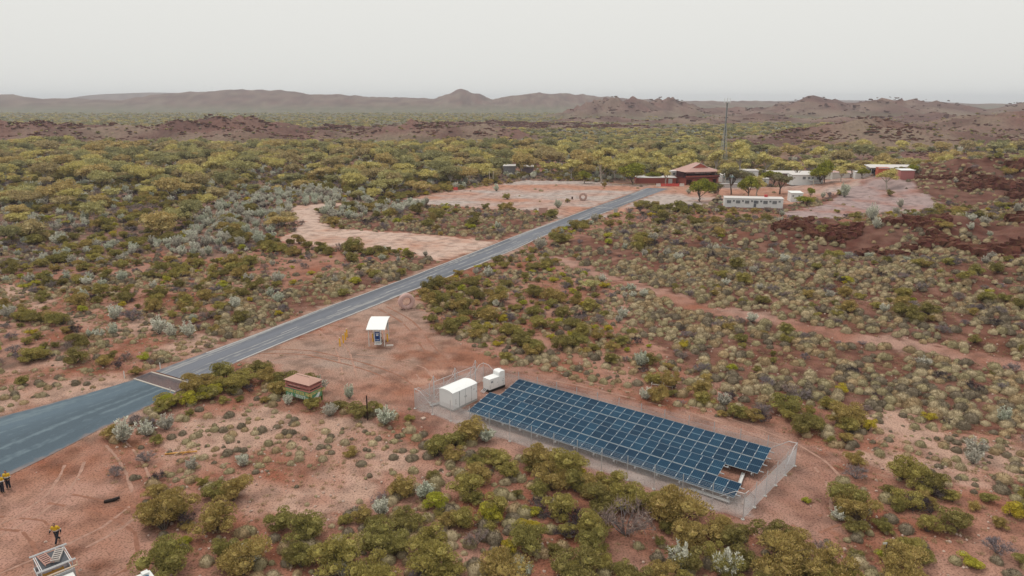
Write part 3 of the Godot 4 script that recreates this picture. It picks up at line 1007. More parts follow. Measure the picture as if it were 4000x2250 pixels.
	for k in 3:
		var p := g0.lerp(g1, 0.5 * k)
		tb(gate, "gate_post", galv, p + Vector3(0, -0.05, 0), p + Vector3(0, 2.75, 0), 0.05, 8)
		for s in [-1.0, 1.0]:
			var q: Vector3 = p + (g1 - g0).normalized() * 0.42 * s
			tb(gate, "top_brace", galv, p + Vector3.UP * 2.7, q + Vector3.UP * 2.1, 0.018, 6)


func cabinet() -> void:
	var white := rough_paint("cabinet white", Color(0.75, 0.755, 0.745), 0.45, 0.5, 0.93)
	var grey := rough_paint("plinth grey", Color(0.42, 0.41, 0.39), 0.8, 1.0, 0.8)
	var dark := mat("handle grey", Color(0.25, 0.25, 0.25), 0.7)
	var e := Vector2(2.4, 2.8).normalized()
	var n := Vector2(1.6, -1.3).normalized()
	var mid := Vector2(-6.3, 68.3) + e * 1.85 - n * 1.03
	var o := thing("equipment_cabinet", "large white equipment cabinet with curved roof and three doors", "cabinet", P(mid.x, mid.y), yaw(e.x, e.y))
	var L := 3.75
	var D := 2.06
	bx(o, "plinth", grey, Vector3(0, 0.06, 0), Vector3(L + 0.06, 0.26, D + 0.06))
	bx(o, "body", white, Vector3(0, 1.12, 0), Vector3(L, 1.92, D))
	# curved roof: a low arch across the depth
	var r := MB.new()
	var steps := 10
	for i in steps:
		var p := []
		for k in 2:
			var s := float(i + k) / steps * 2.0 - 1.0
			p.append(Vector2(s * (D / 2 + 0.05), 2.09 + 0.22 * (1.0 - s * s)))
		var n0 := Vector3(0, D * 0.55, p[0].x * 0.44).normalized()
		var n1 := Vector3(0, D * 0.55, p[1].x * 0.44).normalized()
		var h := L / 2 + 0.05
		r.smooth([Vector3(-h, p[0].y, p[0].x), Vector3(h, p[0].y, p[0].x), Vector3(h, p[1].y, p[1].x), Vector3(-h, p[1].y, p[1].x)], [n0, n0, n1, n1])
		for s in [-1.0, 1.0]:
			r.quad(Vector3(s * h, 2.06, p[0].x), Vector3(s * h, p[0].y, p[0].x), Vector3(s * h, p[1].y, p[1].x), Vector3(s * h, 2.06, p[1].x), Vector3(s, 0, 0))
	r.box(Vector3(0, 2.075, 0), Vector3(L + 0.1, 0.03, D + 0.1))
	put(o, "roof", r, white)
	# doors on the long face towards the solar rows (local +z)
	var face := D / 2
	for k in 3:
		var x := -L / 2 + 1.02 + k * 0.92
		var d := bx(o, "door", white, Vector3(x + 0.45, 1.14, face + 0.012), Vector3(0.885, 1.8, 0.03))
		bx(d, "handle", dark, Vector3(x + (0.8 if k != 1 else 0.1), 1.15, face + 0.045), Vector3(0.03, 0.16, 0.035))
		for h in [0.5, 1.8]:
			bx(d, "hinge", grey, Vector3(x + (0.02 if k != 1 else 0.88), h, face + 0.035), Vector3(0.03, 0.1, 0.02))
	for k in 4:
		bx(o, "door_seam_shade", mat("seam shade grey", Color(0.16, 0.16, 0.165), 0.8), Vector3(-L / 2 + 1.01 + k * 0.92, 1.14, face + 0.006), Vector3(0.04, 1.82, 0.016))  # dark strip: shade of the groove between doors put into its colour
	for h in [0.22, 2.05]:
		bx(o, "door_seam_shade", mat("seam shade grey", Color(0.16, 0.16, 0.165), 0.8), Vector3(-L / 2 + 2.39, h, face + 0.005), Vector3(2.76, 0.03, 0.014))  # groove shade painted as strips above and below the doors
	for k in 3:
		bx(o, "vent", grey, Vector3(-L / 2 + 0.45, 0.75 + k * 0.22, face + 0.012), Vector3(0.13, 0.10, 0.02))
	bx(o, "notice", grey, Vector3(L / 2 - 0.5, 1.55, face + 0.04), Vector3(0.16, 0.1, 0.01))


func generator() -> void:
	var white := rough_paint("canopy white", Color(0.75, 0.755, 0.745), 0.4, 0.5, 0.93)
	var black := mat("skid black", Color(0.012, 0.012, 0.013), 0.6)
	var grey := mat("panel grey", Color(0.22, 0.24, 0.26), 0.5)
	var e := Vector2(1.7, 1.62).normalized()
	var n := Vector2(e.y, -e.x)
	var mid := Vector2(-2.55, 73.0) + e * 1.2 - n * 0.55
	var o := thing("generator", "white generator on a black skid with a raised hood at one end", "generator", P(mid.x, mid.y), yaw(e.x, e.y))
	bx(o, "skid", black, Vector3(0, 0.16, 0), Vector3(2.5, 0.34, 1.06))
	var c := MB.new()
	c.box(Vector3(0, 0.97, 0), Vector3(2.42, 1.28, 1.08))
	put(o, "canopy", c, white)
	# hood over the exhaust end with a rounded shoulder
	var h := MB.new()
	var rim := []
	for i in 7:
		var a := PI / 2 + (PI / 2) * (1.0 - i / 6.0)
		rim.append(Vector2(0.62 + 0.3 * cos(a), 1.92 + 0.24 * sin(a)))
	rim.append(Vector2(1.19, 2.10))
	rim.append(Vector2(1.19, 1.6))
	rim.append(Vector2(0.32, 1.6))
	for i in rim.size():
		var a: Vector2 = rim[i]
		var b: Vector2 = rim[(i + 1) % rim.size()]
		var f := Vector3((b.y - a.y), -(b.x - a.x), 0)
		f = f if f.dot(Vector3(a.x - 0.8, a.y - 1.8, 0)) > 0 else -f
		h.quad(Vector3(a.x, a.y, -0.52), Vector3(b.x, b.y, -0.52), Vector3(b.x, b.y, 0.52), Vector3(a.x, a.y, 0.52), f.normalized())
		for s in [-1.0, 1.0]:
			h.quad(Vector3(0.8, 1.8, s * 0.52), Vector3(a.x, a.y, s * 0.52), Vector3(b.x, b.y, s * 0.52), Vector3(0.8, 1.8, s * 0.52), Vector3(0, 0, s))
	put(o, "hood", h, white)
	for x in [-0.25, 0.5]:
		var d := bx(o, "door", white, Vector3(x, 0.98, 0.55), Vector3(0.7, 1.12, 0.024))
		bx(d, "latch", grey, Vector3(x + 0.26, 0.98, 0.57), Vector3(0.05, 0.09, 0.025))
	bx(o, "control_panel", grey, Vector3(-0.82, 1.22, 0.55), Vector3(0.28, 0.2, 0.03))
	for k in 3:
		bx(o, "louvre", grey, Vector3(0.95, 0.62 + k * 0.26, 0.545), Vector3(0.14, 0.05, 0.02))
		bx(o, "bolt_cover", grey, Vector3(-1.05, 0.5 + k * 0.16, 0.545), Vector3(0.09, 0.05, 0.02))
	for k in 3:
		tb(o, "conduit", mat("conduit", Color(0.55, 0.55, 0.56), 0.4), Vector3(-1.9, 0.08 + 0.02 * k, 0.25 - 0.22 * k), Vector3(-1.21, 0.5, 0.25 - 0.22 * k), 0.04, 6)


# ---------------------------------------------------------------- charging shelter
func bollard(x: float, d: float, label: String) -> void:
	var yellow := rough_paint("bollard yellow", Color(0.78, 0.43, 0.03), 0.5, 2.0, 0.85)
	var pale := mat("bollard cap", Color(0.72, 0.62, 0.42), 0.5)
	var o := thing("bollard", label, "bollard", P(x, d), 0.0, "yellow bollards round the charging bay")
	var b := MB.new()
	b.tube(Vector3(0, -0.05, 0), Vector3(0, 1.16, 0), 0.10, 0.10, 12)
	put(o, "post", b, yellow)
	var c := MB.new()
	c.tube(Vector3(0, 1.16, 0), Vector3(0, 1.20, 0), 0.106, 0.106, 12)
	c.tube(Vector3(0, 1.20, 0), Vector3(0, 1.25, 0), 0.106, 0.04, 12)
	put(o, "cap", c, pale)
	tb(o, "band", mat("bollard band", Color(0.28, 0.17, 0.06), 0.5), Vector3(0, 1.06, 0), Vector3(0, 1.10, 0), 0.103, 12)


func build_charging() -> void:
	var four := ["first of four yellow bollards in line, the one nearest the dirt crossing", "second yellow bollard of the line of four by the road", "third yellow bollard of the line of four by the road", "last of four yellow bollards in line, the one nearest the road"]
	var at := [[-23.35, 88.6], [-23.2, 89.9], [-23.2, 91.2], [-23.3, 92.5]]
	for k in 4:
		bollard(at[k][0], at[k][1], four[k])
	bollard(-19.25, 90.6, "yellow bollard under the shelter to the left of the charger")
	bollard(-17.25, 90.6, "yellow bollard by the shelter post to the right of the charger")
	var white := rough_paint("shelter white", Color(0.75, 0.755, 0.745), 0.5, 0.4, 0.94)
	var post := rough_paint("shelter post", Color(0.66, 0.63, 0.6), 0.5, 1.0, 0.85)
	var o := thing("shelter", "white shelter with an arched roof over the vehicle charger", "shelter", P(-18.35, 90.3))
	for x in [-1.05, 1.05]:
		for z in [-1.65, 1.65]:
			bx(o, "post", post, Vector3(x, 1.24 if z > 0 else 1.36, z), Vector3(0.1, 2.64 if z > 0 else 2.9, 0.1))
	# roof arches from the low front edge to the back
	var r := MB.new()
	var run := []
	for i in 15:
		var t := i / 14.0
		var z := 1.95 - 3.9 * t
		var y := 2.52 + 0.66 * sin(t * PI * 0.62)
		run.append(Vector2(z, y))
	for i in 14:
		var a: Vector2 = run[i]
		var b: Vector2 = run[i + 1]
		var f := Vector3(0, a.x - b.x, b.y - a.y).normalized()
		f = f if f.y > 0 else -f
		for s in [[0.0, 1.0], [-0.05, -1.0]]:
			r.quad(Vector3(-1.28, a.y + s[0], a.x), Vector3(1.28, a.y + s[0], a.x), Vector3(1.28, b.y + s[0], b.x), Vector3(-1.28, b.y + s[0], b.x), f * s[1])
		for x in [-1.28, 1.28]:
			r.quad(Vector3(x, a.y - 0.05, a.x), Vector3(x, a.y, a.x), Vector3(x, b.y, b.x), Vector3(x, b.y - 0.05, b.x), Vector3(signf(x), 0, 0))
	put(o, "roof", r, white)
	for x in [-1.22, 1.22]:
		var g := MB.new()
		for i in 14:
			g.beam(Vector3(x, run[i].y - 0.1, run[i].x), Vector3(x, run[i + 1].y - 0.1, run[i + 1].x), 0.06, 0.1)
		put(o, "edge_beam", g, white)
	for z in [-1.65, 1.65]:
		bx(o, "cross_beam", post, Vector3(0, 2.5 if z > 0 else 2.8, z), Vector3(2.2, 0.09, 0.09))
	bx(o, "gutter", white, Vector3(0, 2.47, 1.98), Vector3(2.56, 0.1, 0.08))
	var board := bx(o, "side_panel", rough_paint("poster board", Color(0.5, 0.5, 0.48), 0.6, 2.5, 0.5), Vector3(1.08, 2.12, -0.85), Vector3(0.03, 0.95, 1.3))
	for k in 2:
		var dsc := MB.new()
		dsc.tube(Vector3(1.10, 2.2 + 0.14 * k, -0.62 - 0.42 * k), Vector3(1.112, 2.2 + 0.14 * k, -0.62 - 0.42 * k), 0.12, 0.12, 12)
		put(board, "dial", dsc, mat("poster dark", Color(0.06, 0.035, 0.035), 0.6))
	# charger
	var c := thing("vehicle_charger", "tall white and blue vehicle charger under the arched shelter", "charger", P(-18.35, 89.6))
	var body := MB.new()
	body.box(Vector3(0, 1.0, 0), Vector3(0.86, 1.9, 0.7))
	body.box(Vector3(0, 0.04, 0), Vector3(0.92, 0.16, 0.76))
	body.box(Vector3(0, 1.98, 0), Vector3(0.9, 0.06, 0.74))
	put(c, "body", body, rough_paint("charger white", Color(0.75, 0.755, 0.745), 0.35, 0.5, 0.95))
	var blue := mat("charger blue", Color(0.012, 0.07, 0.26), 0.3)
	var fr := bx(c, "front_panel", blue, Vector3(0, 1.2, 0.36), Vector3(0.7, 1.32, 0.03))
	bx(fr, "screen", mat("screen", Color(0.62, 0.68, 0.7), 0.25), Vector3(0, 1.42, 0.385), Vector3(0.32, 0.22, 0.02))
	bx(fr, "card_reader", mat("reader", Color(0.01, 0.018, 0.06), 0.4), Vector3(0.02, 1.07, 0.39), Vector3(0.26, 0.22, 0.04))
	bx(fr, "badge", mat("badge", Color(0.4, 0.62, 0.75), 0.4), Vector3(-0.2, 0.75, 0.385), Vector3(0.11, 0.11, 0.02))
	for k in 2:
		bx(fr, "print_line", mat("print white", Color(0.68, 0.72, 0.75), 0.5), Vector3(0, 1.69 - 0.085 * k, 0.38), Vector3(0.46 - 0.06 * k, 0.05, 0.012))
	bx(fr, "print_line", mat("print white", Color(0.68, 0.72, 0.75), 0.5), Vector3(0.08, 0.74, 0.38), Vector3(0.3, 0.07, 0.012))
	for k in 4:
		bx(c, "vent_slot", mat("vent slot", Color(0.36, 0.37, 0.38), 0.6), Vector3(-0.24 + k * 0.16, 0.32, 0.352), Vector3(0.09, 0.26, 0.014))
	for s in [-1.0, 1.0]:
		var k := MB.new()
		var q := [Vector3(s * 0.44, 1.62, 0.1), Vector3(s * 0.58, 1.45, 0.16), Vector3(s * 0.61, 0.9, 0.2), Vector3(s * 0.57, 0.35, 0.16), Vector3(s * 0.47, 0.22, 0.1), Vector3(s * 0.46, 0.9, 0.05)]
		for i in 5:
			k.tube(q[i], q[i + 1], 0.022, 0.022, 6)
		k.box(q[5], Vector3(0.09, 0.2, 0.1))
		put(c, "charging_cable", k, mat("cable black", Color(0.02, 0.02, 0.022), 0.6))
	var slab := MB.new()
	slab.box(Vector3(0, 0.03, 0), Vector3(0.95, 0.14, 0.5))
	solid("concrete_slab", slab, rough_paint("pale slab", Color(0.56, 0.48, 0.43), 0.9, 1.0, 0.8), "small pale concrete slab lying at the foot of the shelter post", "slab", P(-16.65, 88.9), 0.1)


func tyre(label: String, x: float, d: float, r: float, turn: float, base: Color) -> void:
	var rub := rough_paint("painted tyre %d" % int(d), base, 0.85, 1.6, 0.55)
	var o := thing("painted_tyre", label, "tyre", P(x, d, 0.0), turn, "big painted tyres")
	# lathe round local z; profile in (radius, z)
	var half := r * 0.36
	var prof := [Vector2(0.52, -0.62), Vector2(0.56, -0.9), Vector2(0.72, -1.0), Vector2(0.86, -0.96), Vector2(0.96, -0.8), Vector2(1.0, -0.5), Vector2(1.0, 0.5), Vector2(0.96, 0.8), Vector2(0.86, 0.96), Vector2(0.72, 1.0), Vector2(0.56, 0.9), Vector2(0.52, 0.62), Vector2(0.62, 0.55), Vector2(0.66, 0.0), Vector2(0.62, -0.55), Vector2(0.52, -0.62)]
	var b := MB.new()
	var seg := 40
	var cy := r * 0.94
	for i in prof.size() - 1:
		var p: Vector2 = prof[i]
		var q: Vector2 = prof[i + 1]
		var nn := Vector2((q.y - p.y) * half, -(q.x - p.x) * r).normalized()
		for s in seg:
			var c := []
			var m := []
			for t in [[p, s], [p, s + 1], [q, s + 1], [q, s]]:
				var a: float = TAU * t[1] / seg
				c.append(Vector3(cos(a) * t[0].x * r, cy + sin(a) * t[0].x * r, t[0].y * half))
				m.append(Vector3(cos(a) * nn.x, sin(a) * nn.x, nn.y))
			b.smooth(c, m)
	put(o, "casing", b, rub)
	var lug := MB.new()
	for s in 30:
		for k in [-1.0, 1.0]:
			var a: float = TAU * (s + 0.25 * k) / 30.0
			var rad := Vector3(cos(a), sin(a), 0)
			lug.box(Vector3(0, cy, 0) + rad * r * 1.0 + Vector3(0, 0, k * half * 0.42), Vector3(0.055 * r, 0.07 * r, half * 0.72), Basis(rad, Vector3(-sin(a), cos(a), 0), Vector3.BACK))
	put(o, "tread", lug, rub)


func build_roadside() -> void:
	tyre("large pinkish painted tyre standing where the road meets the charging bay", -16.9, 106.3, 1.3, 0.42, Color(0.62, 0.41, 0.37))
	tyre("pale painted tyre standing in the yard far along the road", 24.0, 233.5, 1.35, -0.1, Color(0.50, 0.33, 0.28))
	var stub := MB.new()
	stub.box(Vector3(0, 0.35, 0), Vector3(0.14, 0.85, 0.1))
	solid("wooden_peg", stub, rough_paint("peg", Color(0.42, 0.3, 0.24), 0.9, 2.0, 0.6), "short pale peg in front of the large pinkish tyre", "peg", P(-16.7, 104.6))
	info_sign()
	var iron := rough_paint("rusted iron", Color(0.055, 0.022, 0.016), 0.85, 2.5, 0.5)
	var ip := MB.new()
	ip.box(Vector3(0, 1.3, 0), Vector3(0.12, 2.9, 0.02))
	ip.box(Vector3(0, 1.3, 0.05), Vector3(0.02, 2.9, 0.11))
	ip.box(Vector3(0.06, 2.0, 0.03), Vector3(0.05, 1.3, 0.05))
	solid("iron_post", ip, iron, "tall dark rusted iron post among the grass hummocks", "post", P(-15.1, 66.3))
	var log := MB.new()
	log.tube(Vector3(-0.55, 0.12, 0), Vector3(0.1, 0.15, 0.05), 0.13, 0.15, 7)
	log.tube(Vector3(0.1, 0.15, 0.05), Vector3(0.6, 0.2, -0.05), 0.15, 0.12, 7)
	solid("burnt_log", log, rough_paint("char", Color(0.02, 0.011, 0.009), 0.95, 3.0, 0.5), "short blackened log lying on the bare red dirt", "log", P(-33.2, 50.8), 0.45)
	# yellow frame thrown down in the scrub
	var yel := rough_paint("faded yellow", Color(0.60, 0.30, 0.06), 0.7, 2.0, 0.6)
	var t := thing("fallen_trestle", "faded yellow trestle lying flat among small hummocks", "trestle", P(-31.2, 58.9), 0.12)
	bx(t, "bar", yel, Vector3(0, 0.12, 0), Vector3(2.9, 0.1, 0.14), Basis(Vector3.BACK, 0.03))
	tb(t, "leg", rough_paint("faded cream", Color(0.6, 0.45, 0.3), 0.7, 2.0, 0.6), Vector3(-0.5, 0.1, 0.3), Vector3(0.7, 0.55, -0.1), 0.04, 6)
	tb(t, "leg", rough_paint("faded cream", Color(0.6, 0.45, 0.3), 0.7, 2.0, 0.6), Vector3(0.4, 0.12, -0.35), Vector3(0.75, 0.5, 0.0), 0.04, 6)
	tb(t, "leg", yel, Vector3(0.2, 0.1, 0.35), Vector3(1.0, 0.42, 0.0), 0.035, 6)
	# old bed frame behind the compound
	var bf := thing("metal_frame", "pale rectangular metal frame dumped on the dirt behind the compound", "frame", P(17.6, 75.1), -0.35)
	for k in 2:
		bx(bf, "rail", rough_paint("frame pale", Color(0.5, 0.44, 0.38), 0.7, 2.0, 0.6), Vector3(0, 0.3, 0.55 - 1.1 * k), Vector3(2.5, 0.07, 0.07))
		bx(bf, "end", rough_paint("frame pale", Color(0.5, 0.44, 0.38), 0.7, 2.0, 0.6), Vector3(1.22 - 2.44 * k, 0.3, 0), Vector3(0.07, 0.07, 1.1))
		for s in [-1.0, 1.0]:
			bx(bf, "foot", rough_paint("frame pale", Color(0.5, 0.44, 0.38), 0.7, 2.0, 0.6), Vector3(1.2 - 2.4 * k, 0.12, s * 0.53), Vector3(0.07, 0.36, 0.07))
	bx(bf, "cross_bar", rough_paint("frame pale", Color(0.5, 0.44, 0.38), 0.7, 2.0, 0.6), Vector3(0.1, 0.3, 0), Vector3(0.06, 0.06, 1.08))
	var st := thing("marker_stake", "dark stake with a pale tag in the bottom corner scrub", "stake", P(26.9, 43.2))
	tb(st, "stake", rough_paint("stake dark", Color(0.06, 0.045, 0.04), 0.9, 2.0, 0.6), Vector3(0, -0.05, 0), Vector3(0.05, 1.5, 0), 0.035, 6)
	bx(st, "tag", mat("tag pale", Color(0.6, 0.58, 0.52), 0.7), Vector3(-0.12, 1.45, 0.03), Vector3(0.3, 0.16, 0.02))
	# pale concrete pieces by the iron post
	for q in [[-14.0, 68.6, 0.9, "pale flat concrete piece beyond the iron post"], [-12.7, 67.0, 0.6, "brown flat stone slab beside the iron post"], [-9.3, 66.4, 0.35, "small pale stone slab outside the fence corner"]]:
		var s := MB.new()
		s.box(Vector3(0, 0.08, 0), Vector3(q[2] * 1.3, 0.2, q[2]), Basis(Vector3.RIGHT, 0.1))
		solid("stone_slab", s, rough_paint("slab%d" % int(q[2] * 10), Color(0.5, 0.37, 0.3) if q[2] > 0.7 or q[2] < 0.5 else Color(0.3, 0.18, 0.13), 0.9, 1.5, 0.7), q[3], "slab", P(q[0], q[1]), 0.4 + q[2])


func letters(to: Node, words: String, size: float, at: Vector3, b: Basis, m: Material) -> void:
	var t := TextMesh.new()
	var f := SystemFont.new()
	f.font_names = PackedStringArray(["Droid Serif"])
	f.font_weight = 700
	t.font = f
	t.text = words
	t.font_size = 48
	t.pixel_size = size / 34.0
	t.depth = 0.012
	t.curve_step = 2.0
	t.material = m
	var o := part(to, "lettering", t)
	o.transform = Transform3D(b, at)


func info_sign() -> void:
	# long face from (-25.0, 71.2) to (-22.0, 69.6); short face on to (-21.0, 71.3)
	var a := Vector2(-25.15, 71.3)
	var b := Vector2(-22.0, 69.55)
	var e := (b - a).normalized()
	var mid := (a + b) * 0.5 + Vector2(-e.y, e.x) * 0.95
	var o := thing("roadside_sign", "green boxed roadside sign on legs under a two-tier red roof", "sign", P(mid.x, mid.y), yaw(e.x, e.y))
	var L := 3.6
	var D := 1.9
	var green := rough_paint("sign green", Color(0.11, 0.29, 0.145), 0.7, 1.3, 0.6)
	var moss := rough_paint("sign olive", Color(0.16, 0.2, 0.055), 0.8, 1.3, 0.55)
	var red := rough_paint("sign red", Color(0.48, 0.19, 0.16), 0.75, 1.0, 0.7)
	var pale := rough_paint("sign roof", Color(0.47, 0.275, 0.22), 0.8, 0.8, 0.75)
	for x in [-1.0, 1.0]:
		for z in [-1.0, 1.0]:
			bx(o, "leg", moss if x > 0 else green, Vector3(x * (L / 2 - 0.07), 0.78, z * (D / 2 - 0.07)), Vector3(0.17, 1.66, 0.17))
	for z in [-1.0, 1.0]:
		bx(o, "board", green, Vector3(0, 1.05, z * (D / 2 + 0.02)), Vector3(L - 0.3, 0.95, 0.05))
	for x in [-1.0, 1.0]:
		bx(o, "board", green, Vector3(x * (L / 2 + 0.02), 1.05, 0), Vector3(0.05, 0.95, D - 0.3))
	var rail := MB.new()
	for z in [-1.0, 1.0]:
		rail.box(Vector3(0, 1.58, z * D / 2), Vector3(L + 0.12, 0.1, 0.12))
	for x in [-1.0, 1.0]:
		rail.box(Vector3(x * L / 2, 1.581, 0), Vector3(0.12, 0.1, D - 0.13))
	put(o, "top_rail", rail, red)
	var yel := mat("sign letter yellow", Color(0.60, 0.46, 0.16), 0.8)
	var wht := mat("sign letter white", Color(0.66, 0.68, 0.66), 0.8)
	letters(o, "WHIM CREEK PUB", 0.34, Vector3(0, 1.23, D / 2 + 0.05), Basis(), yel)
	letters(o, "A   MUST", 0.36, Vector3(0.05, 0.79, D / 2 + 0.05), Basis(), wht)
	for s in [-1.0, 1.0]:
		bx(o, "painted_rule", wht, Vector3(s * 1.38, 0.83 - 0.02 * s, D / 2 + 0.05), Vector3(0.42, 0.045, 0.012))
	var side := Basis(Vector3.UP, PI / 2)
	letters(o, "WHIM CREEK", 0.28, Vector3(L / 2 + 0.05, 1.26, 0), side, yel)
	# white painted creature on the short face
	var em := MB.new()
	em.tint = Color.WHITE
	var shape := [Vector2(-0.55, -0.28), Vector2(-0.3, -0.06), Vector2(0.0, 0.0), Vector2(0.22, 0.16), Vector2(0.36, 0.3), Vector2(0.56, 0.22), Vector2(0.5, 0.06), Vector2(0.38, -0.12), Vector2(0.2, -0.3), Vector2(-0.1, -0.34)]
	for i in range(1, shape.size() - 1):
		var f := func(q: Vector2) -> Vector3: return Vector3(L / 2 + 0.055, 0.86 + q.y, -q.x)
		em.quad(f.call(shape[0]), f.call(shape[i]), f.call(shape[i + 1]), f.call(shape[0]), Vector3.RIGHT)
	put(o, "painted_emblem", em, wht)
	# lower red tray, windows band, roof tiers
	bx(o, "lower_tier", red, Vector3(0, 1.86, 0), Vector3(L - 0.25, 0.30, D - 0.25))
	var plates := [-1.1, -0.55, 0.05]
	for x in plates:
		bx(o, "plate", mat("plate pale", Color(0.58, 0.44, 0.40), 0.8), Vector3(x, 1.88, D / 2 - 0.115), Vector3(0.42, 0.15, 0.012))
	bx(o, "upper_tier", red, Vector3(0, 2.16, 0), Vector3(L - 0.5, 0.34, D - 0.5))
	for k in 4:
		bx(o, "vent_hole_shade", mat("vent shade brown", Color(0.10, 0.035, 0.03), 0.9), Vector3(-1.0 + 0.66 * k, 2.14, D / 2 - 0.245), Vector3(0.12, 0.1, 0.012))  # dark plates on the tier; the shade of vent holes put into their colour
	for z in [-1.0, 1.0]:
		for y in [2.0, 2.33]:
			bx(o, "eave_beam", red, Vector3(0, y, z * (D / 2 - 0.02)), Vector3(L + 0.1, 0.1, 0.05))
	for x in [-1.0, 1.0]:
		for y in [2.0, 2.33]:
			bx(o, "eave_beam", red, Vector3(x * (L / 2 + 0.02), y, 0), Vector3(0.05, 0.1, D - 0.1))
	for x in [-1.0, 1.0]:
		for z in [-1.0, 1.0]:
			bx(o, "corner_strut", red, Vector3(x * (L / 2 - 0.06), 1.98, z * (D / 2 - 0.06)), Vector3(0.07, 0.74, 0.07))
	var rf := MB.new()
	var h := Vector3(L / 2 + 0.12, 0, D / 2 + 0.12)
	var y0 := 2.40
	var y1 := 2.82
	var c := [Vector3(-h.x, y0, h.z), Vector3(h.x, y0, h.z), Vector3(h.x, y0, -h.z), Vector3(-h.x, y0, -h.z)]
	var r0 := Vector3(-0.95, y1, 0)
	var r1 := Vector3(0.95, y1, 0)
	rf.quad(c[0], c[1], r1, r0, Vector3(0, 1, 0.45).normalized())
	rf.quad(c[2], c[3], r0, r1, Vector3(0, 1, -0.45).normalized())
	rf.quad(c[1], c[2], r1, c[1], Vector3(0.45, 1, 0).normalized())
	rf.quad(c[3], c[0], r0, c[3], Vector3(-0.45, 1, 0).normalized())
	rf.box(Vector3(0, y0 - 0.02, 0), Vector3(h.x * 2, 0.03, h.z * 2))
	put(o, "roof", rf, pale)
	tb(o, "ridge_cap", rough_paint("ridge pale", Color(0.45, 0.3, 0.24), 0.8, 1.0, 0.8), r0 + Vector3(0, 0.02, 0), r1 + Vector3(0, 0.02, 0), 0.04, 6)
	tb(o, "spike", rough_paint("ridge pale", Color(0.45, 0.3, 0.24), 0.8, 1.0, 0.8), Vector3(0.7, 2.8, 0), Vector3(0.7, 3.25, 0), 0.02, 5)


# ---------------------------------------------------------------- people
func nets(bones: Array, cell: float, blend: float) -> MB:
	# one skin round tapered bones [p0, p1, r0, r1]: distance field on a grid, meshed as surface nets
	var lo := Vector3.INF
	var hi := -Vector3.INF
	for q in bones:
		var r := maxf(q[2], q[3]) + cell * 2.0 + blend
		for p in [q[0], q[1]]:
			lo = lo.min(p - Vector3.ONE * r)
			hi = hi.max(p + Vector3.ONE * r)
	var nx := int((hi.x - lo.x) / cell) + 2
	var ny := int((hi.y - lo.y) / cell) + 2
	var nzz := int((hi.z - lo.z) / cell) + 2
	var f := PackedFloat32Array()
	f.resize(nx * ny * nzz)
	f.fill(9.0)
	for q in bones:
		var p0: Vector3 = q[0]
		var ax: Vector3 = q[1] - p0
		var l2 := maxf(ax.length_squared(), 1e-6)
		var r := maxf(q[2], q[3]) + cell * 2.0 + blend
		var b0: Vector3 = ((p0.min(q[1]) - Vector3.ONE * r - lo) / cell).floor()
		var b1: Vector3 = ((p0.max(q[1]) + Vector3.ONE * r - lo) / cell).ceil()
		for k in range(maxi(0, int(b0.z)), mini(nzz, int(b1.z) + 1)):
			for j in range(maxi(0, int(b0.y)), mini(ny, int(b1.y) + 1)):
				for i in range(maxi(0, int(b0.x)), mini(nx, int(b1.x) + 1)):
					var p := lo + Vector3(i, j, k) * cell - p0
					var t := clampf(p.dot(ax) / l2, 0.0, 1.0)
					var d := (p - ax * t).length() - lerpf(q[2], q[3], t)
					var w := (k * ny + j) * nx + i
					var o := f[w]
					var h := clampf(0.5 + 0.5 * (o - d) / blend, 0.0, 1.0)
					f[w] = lerpf(o, d, h) - blend * h * (1.0 - h)
	var pos := {}
	var b := MB.new()
	var corner := [0, 1, nx, nx + 1, nx * ny, nx * ny + 1, nx * ny + nx, nx * ny + nx + 1]
	var edges := [[0, 1], [2, 3], [4, 5], [6, 7], [0, 2], [1, 3], [4, 6], [5, 7], [0, 4], [1, 5], [2, 6], [3, 7]]
	for k in nzz - 1:
		for j in ny - 1:
			for i in nx - 1:
				var w := (k * ny + j) * nx + i
				var inside := 0
				for c in 8:
					if f[w + corner[c]] < 0.0: inside += 1
				if inside == 0 or inside == 8: continue
				var sum := Vector3.ZERO
				var cnt := 0
				for e in edges:
					var a := f[w + corner[e[0]]]
					var z := f[w + corner[e[1]]]
					if (a < 0.0) == (z < 0.0): continue
					var t := a / (a - z)
					var pa := Vector3(e[0] & 1, (e[0] >> 1) & 1, e[0] >> 2)
					var pz := Vector3(e[1] & 1, (e[1] >> 1) & 1, e[1] >> 2)
					sum += pa.lerp(pz, t)
					cnt += 1
				pos[w] = lo + (Vector3(i, j, k) + sum / cnt) * cell
	var grad := func(w: int) -> Vector3:
		return Vector3(f[w + 1] - f[w], f[w + nx] - f[w], f[w + nx * ny] - f[w]).normalized()
	for w in pos:
		var a: float = f[w]
		for ax in 3:
			var st: int = [1, nx, nx * ny][ax]
			var s1: int = [nx, nx * ny, 1][ax]
			var s2: int = [nx * ny, 1, nx][ax]
			var z: float = f[w + st]
			if (a < 0.0) == (z < 0.0): continue
			if not (pos.has(w - s1) and pos.has(w - s2) and pos.has(w - s1 - s2)): continue
			b.smooth([pos[w], pos[w - s1], pos[w - s1 - s2], pos[w - s2]], [grad.call(w), grad.call(w - s1), grad.call(w - s1 - s2), grad.call(w - s2)])
	return b


func limb(a: Array, from: Vector3, mid: Vector3, to: Vector3, r: Array) -> void:
	a.append([from, mid, r[0], r[1]])
	a.append([mid, to, r[1], r[2]])


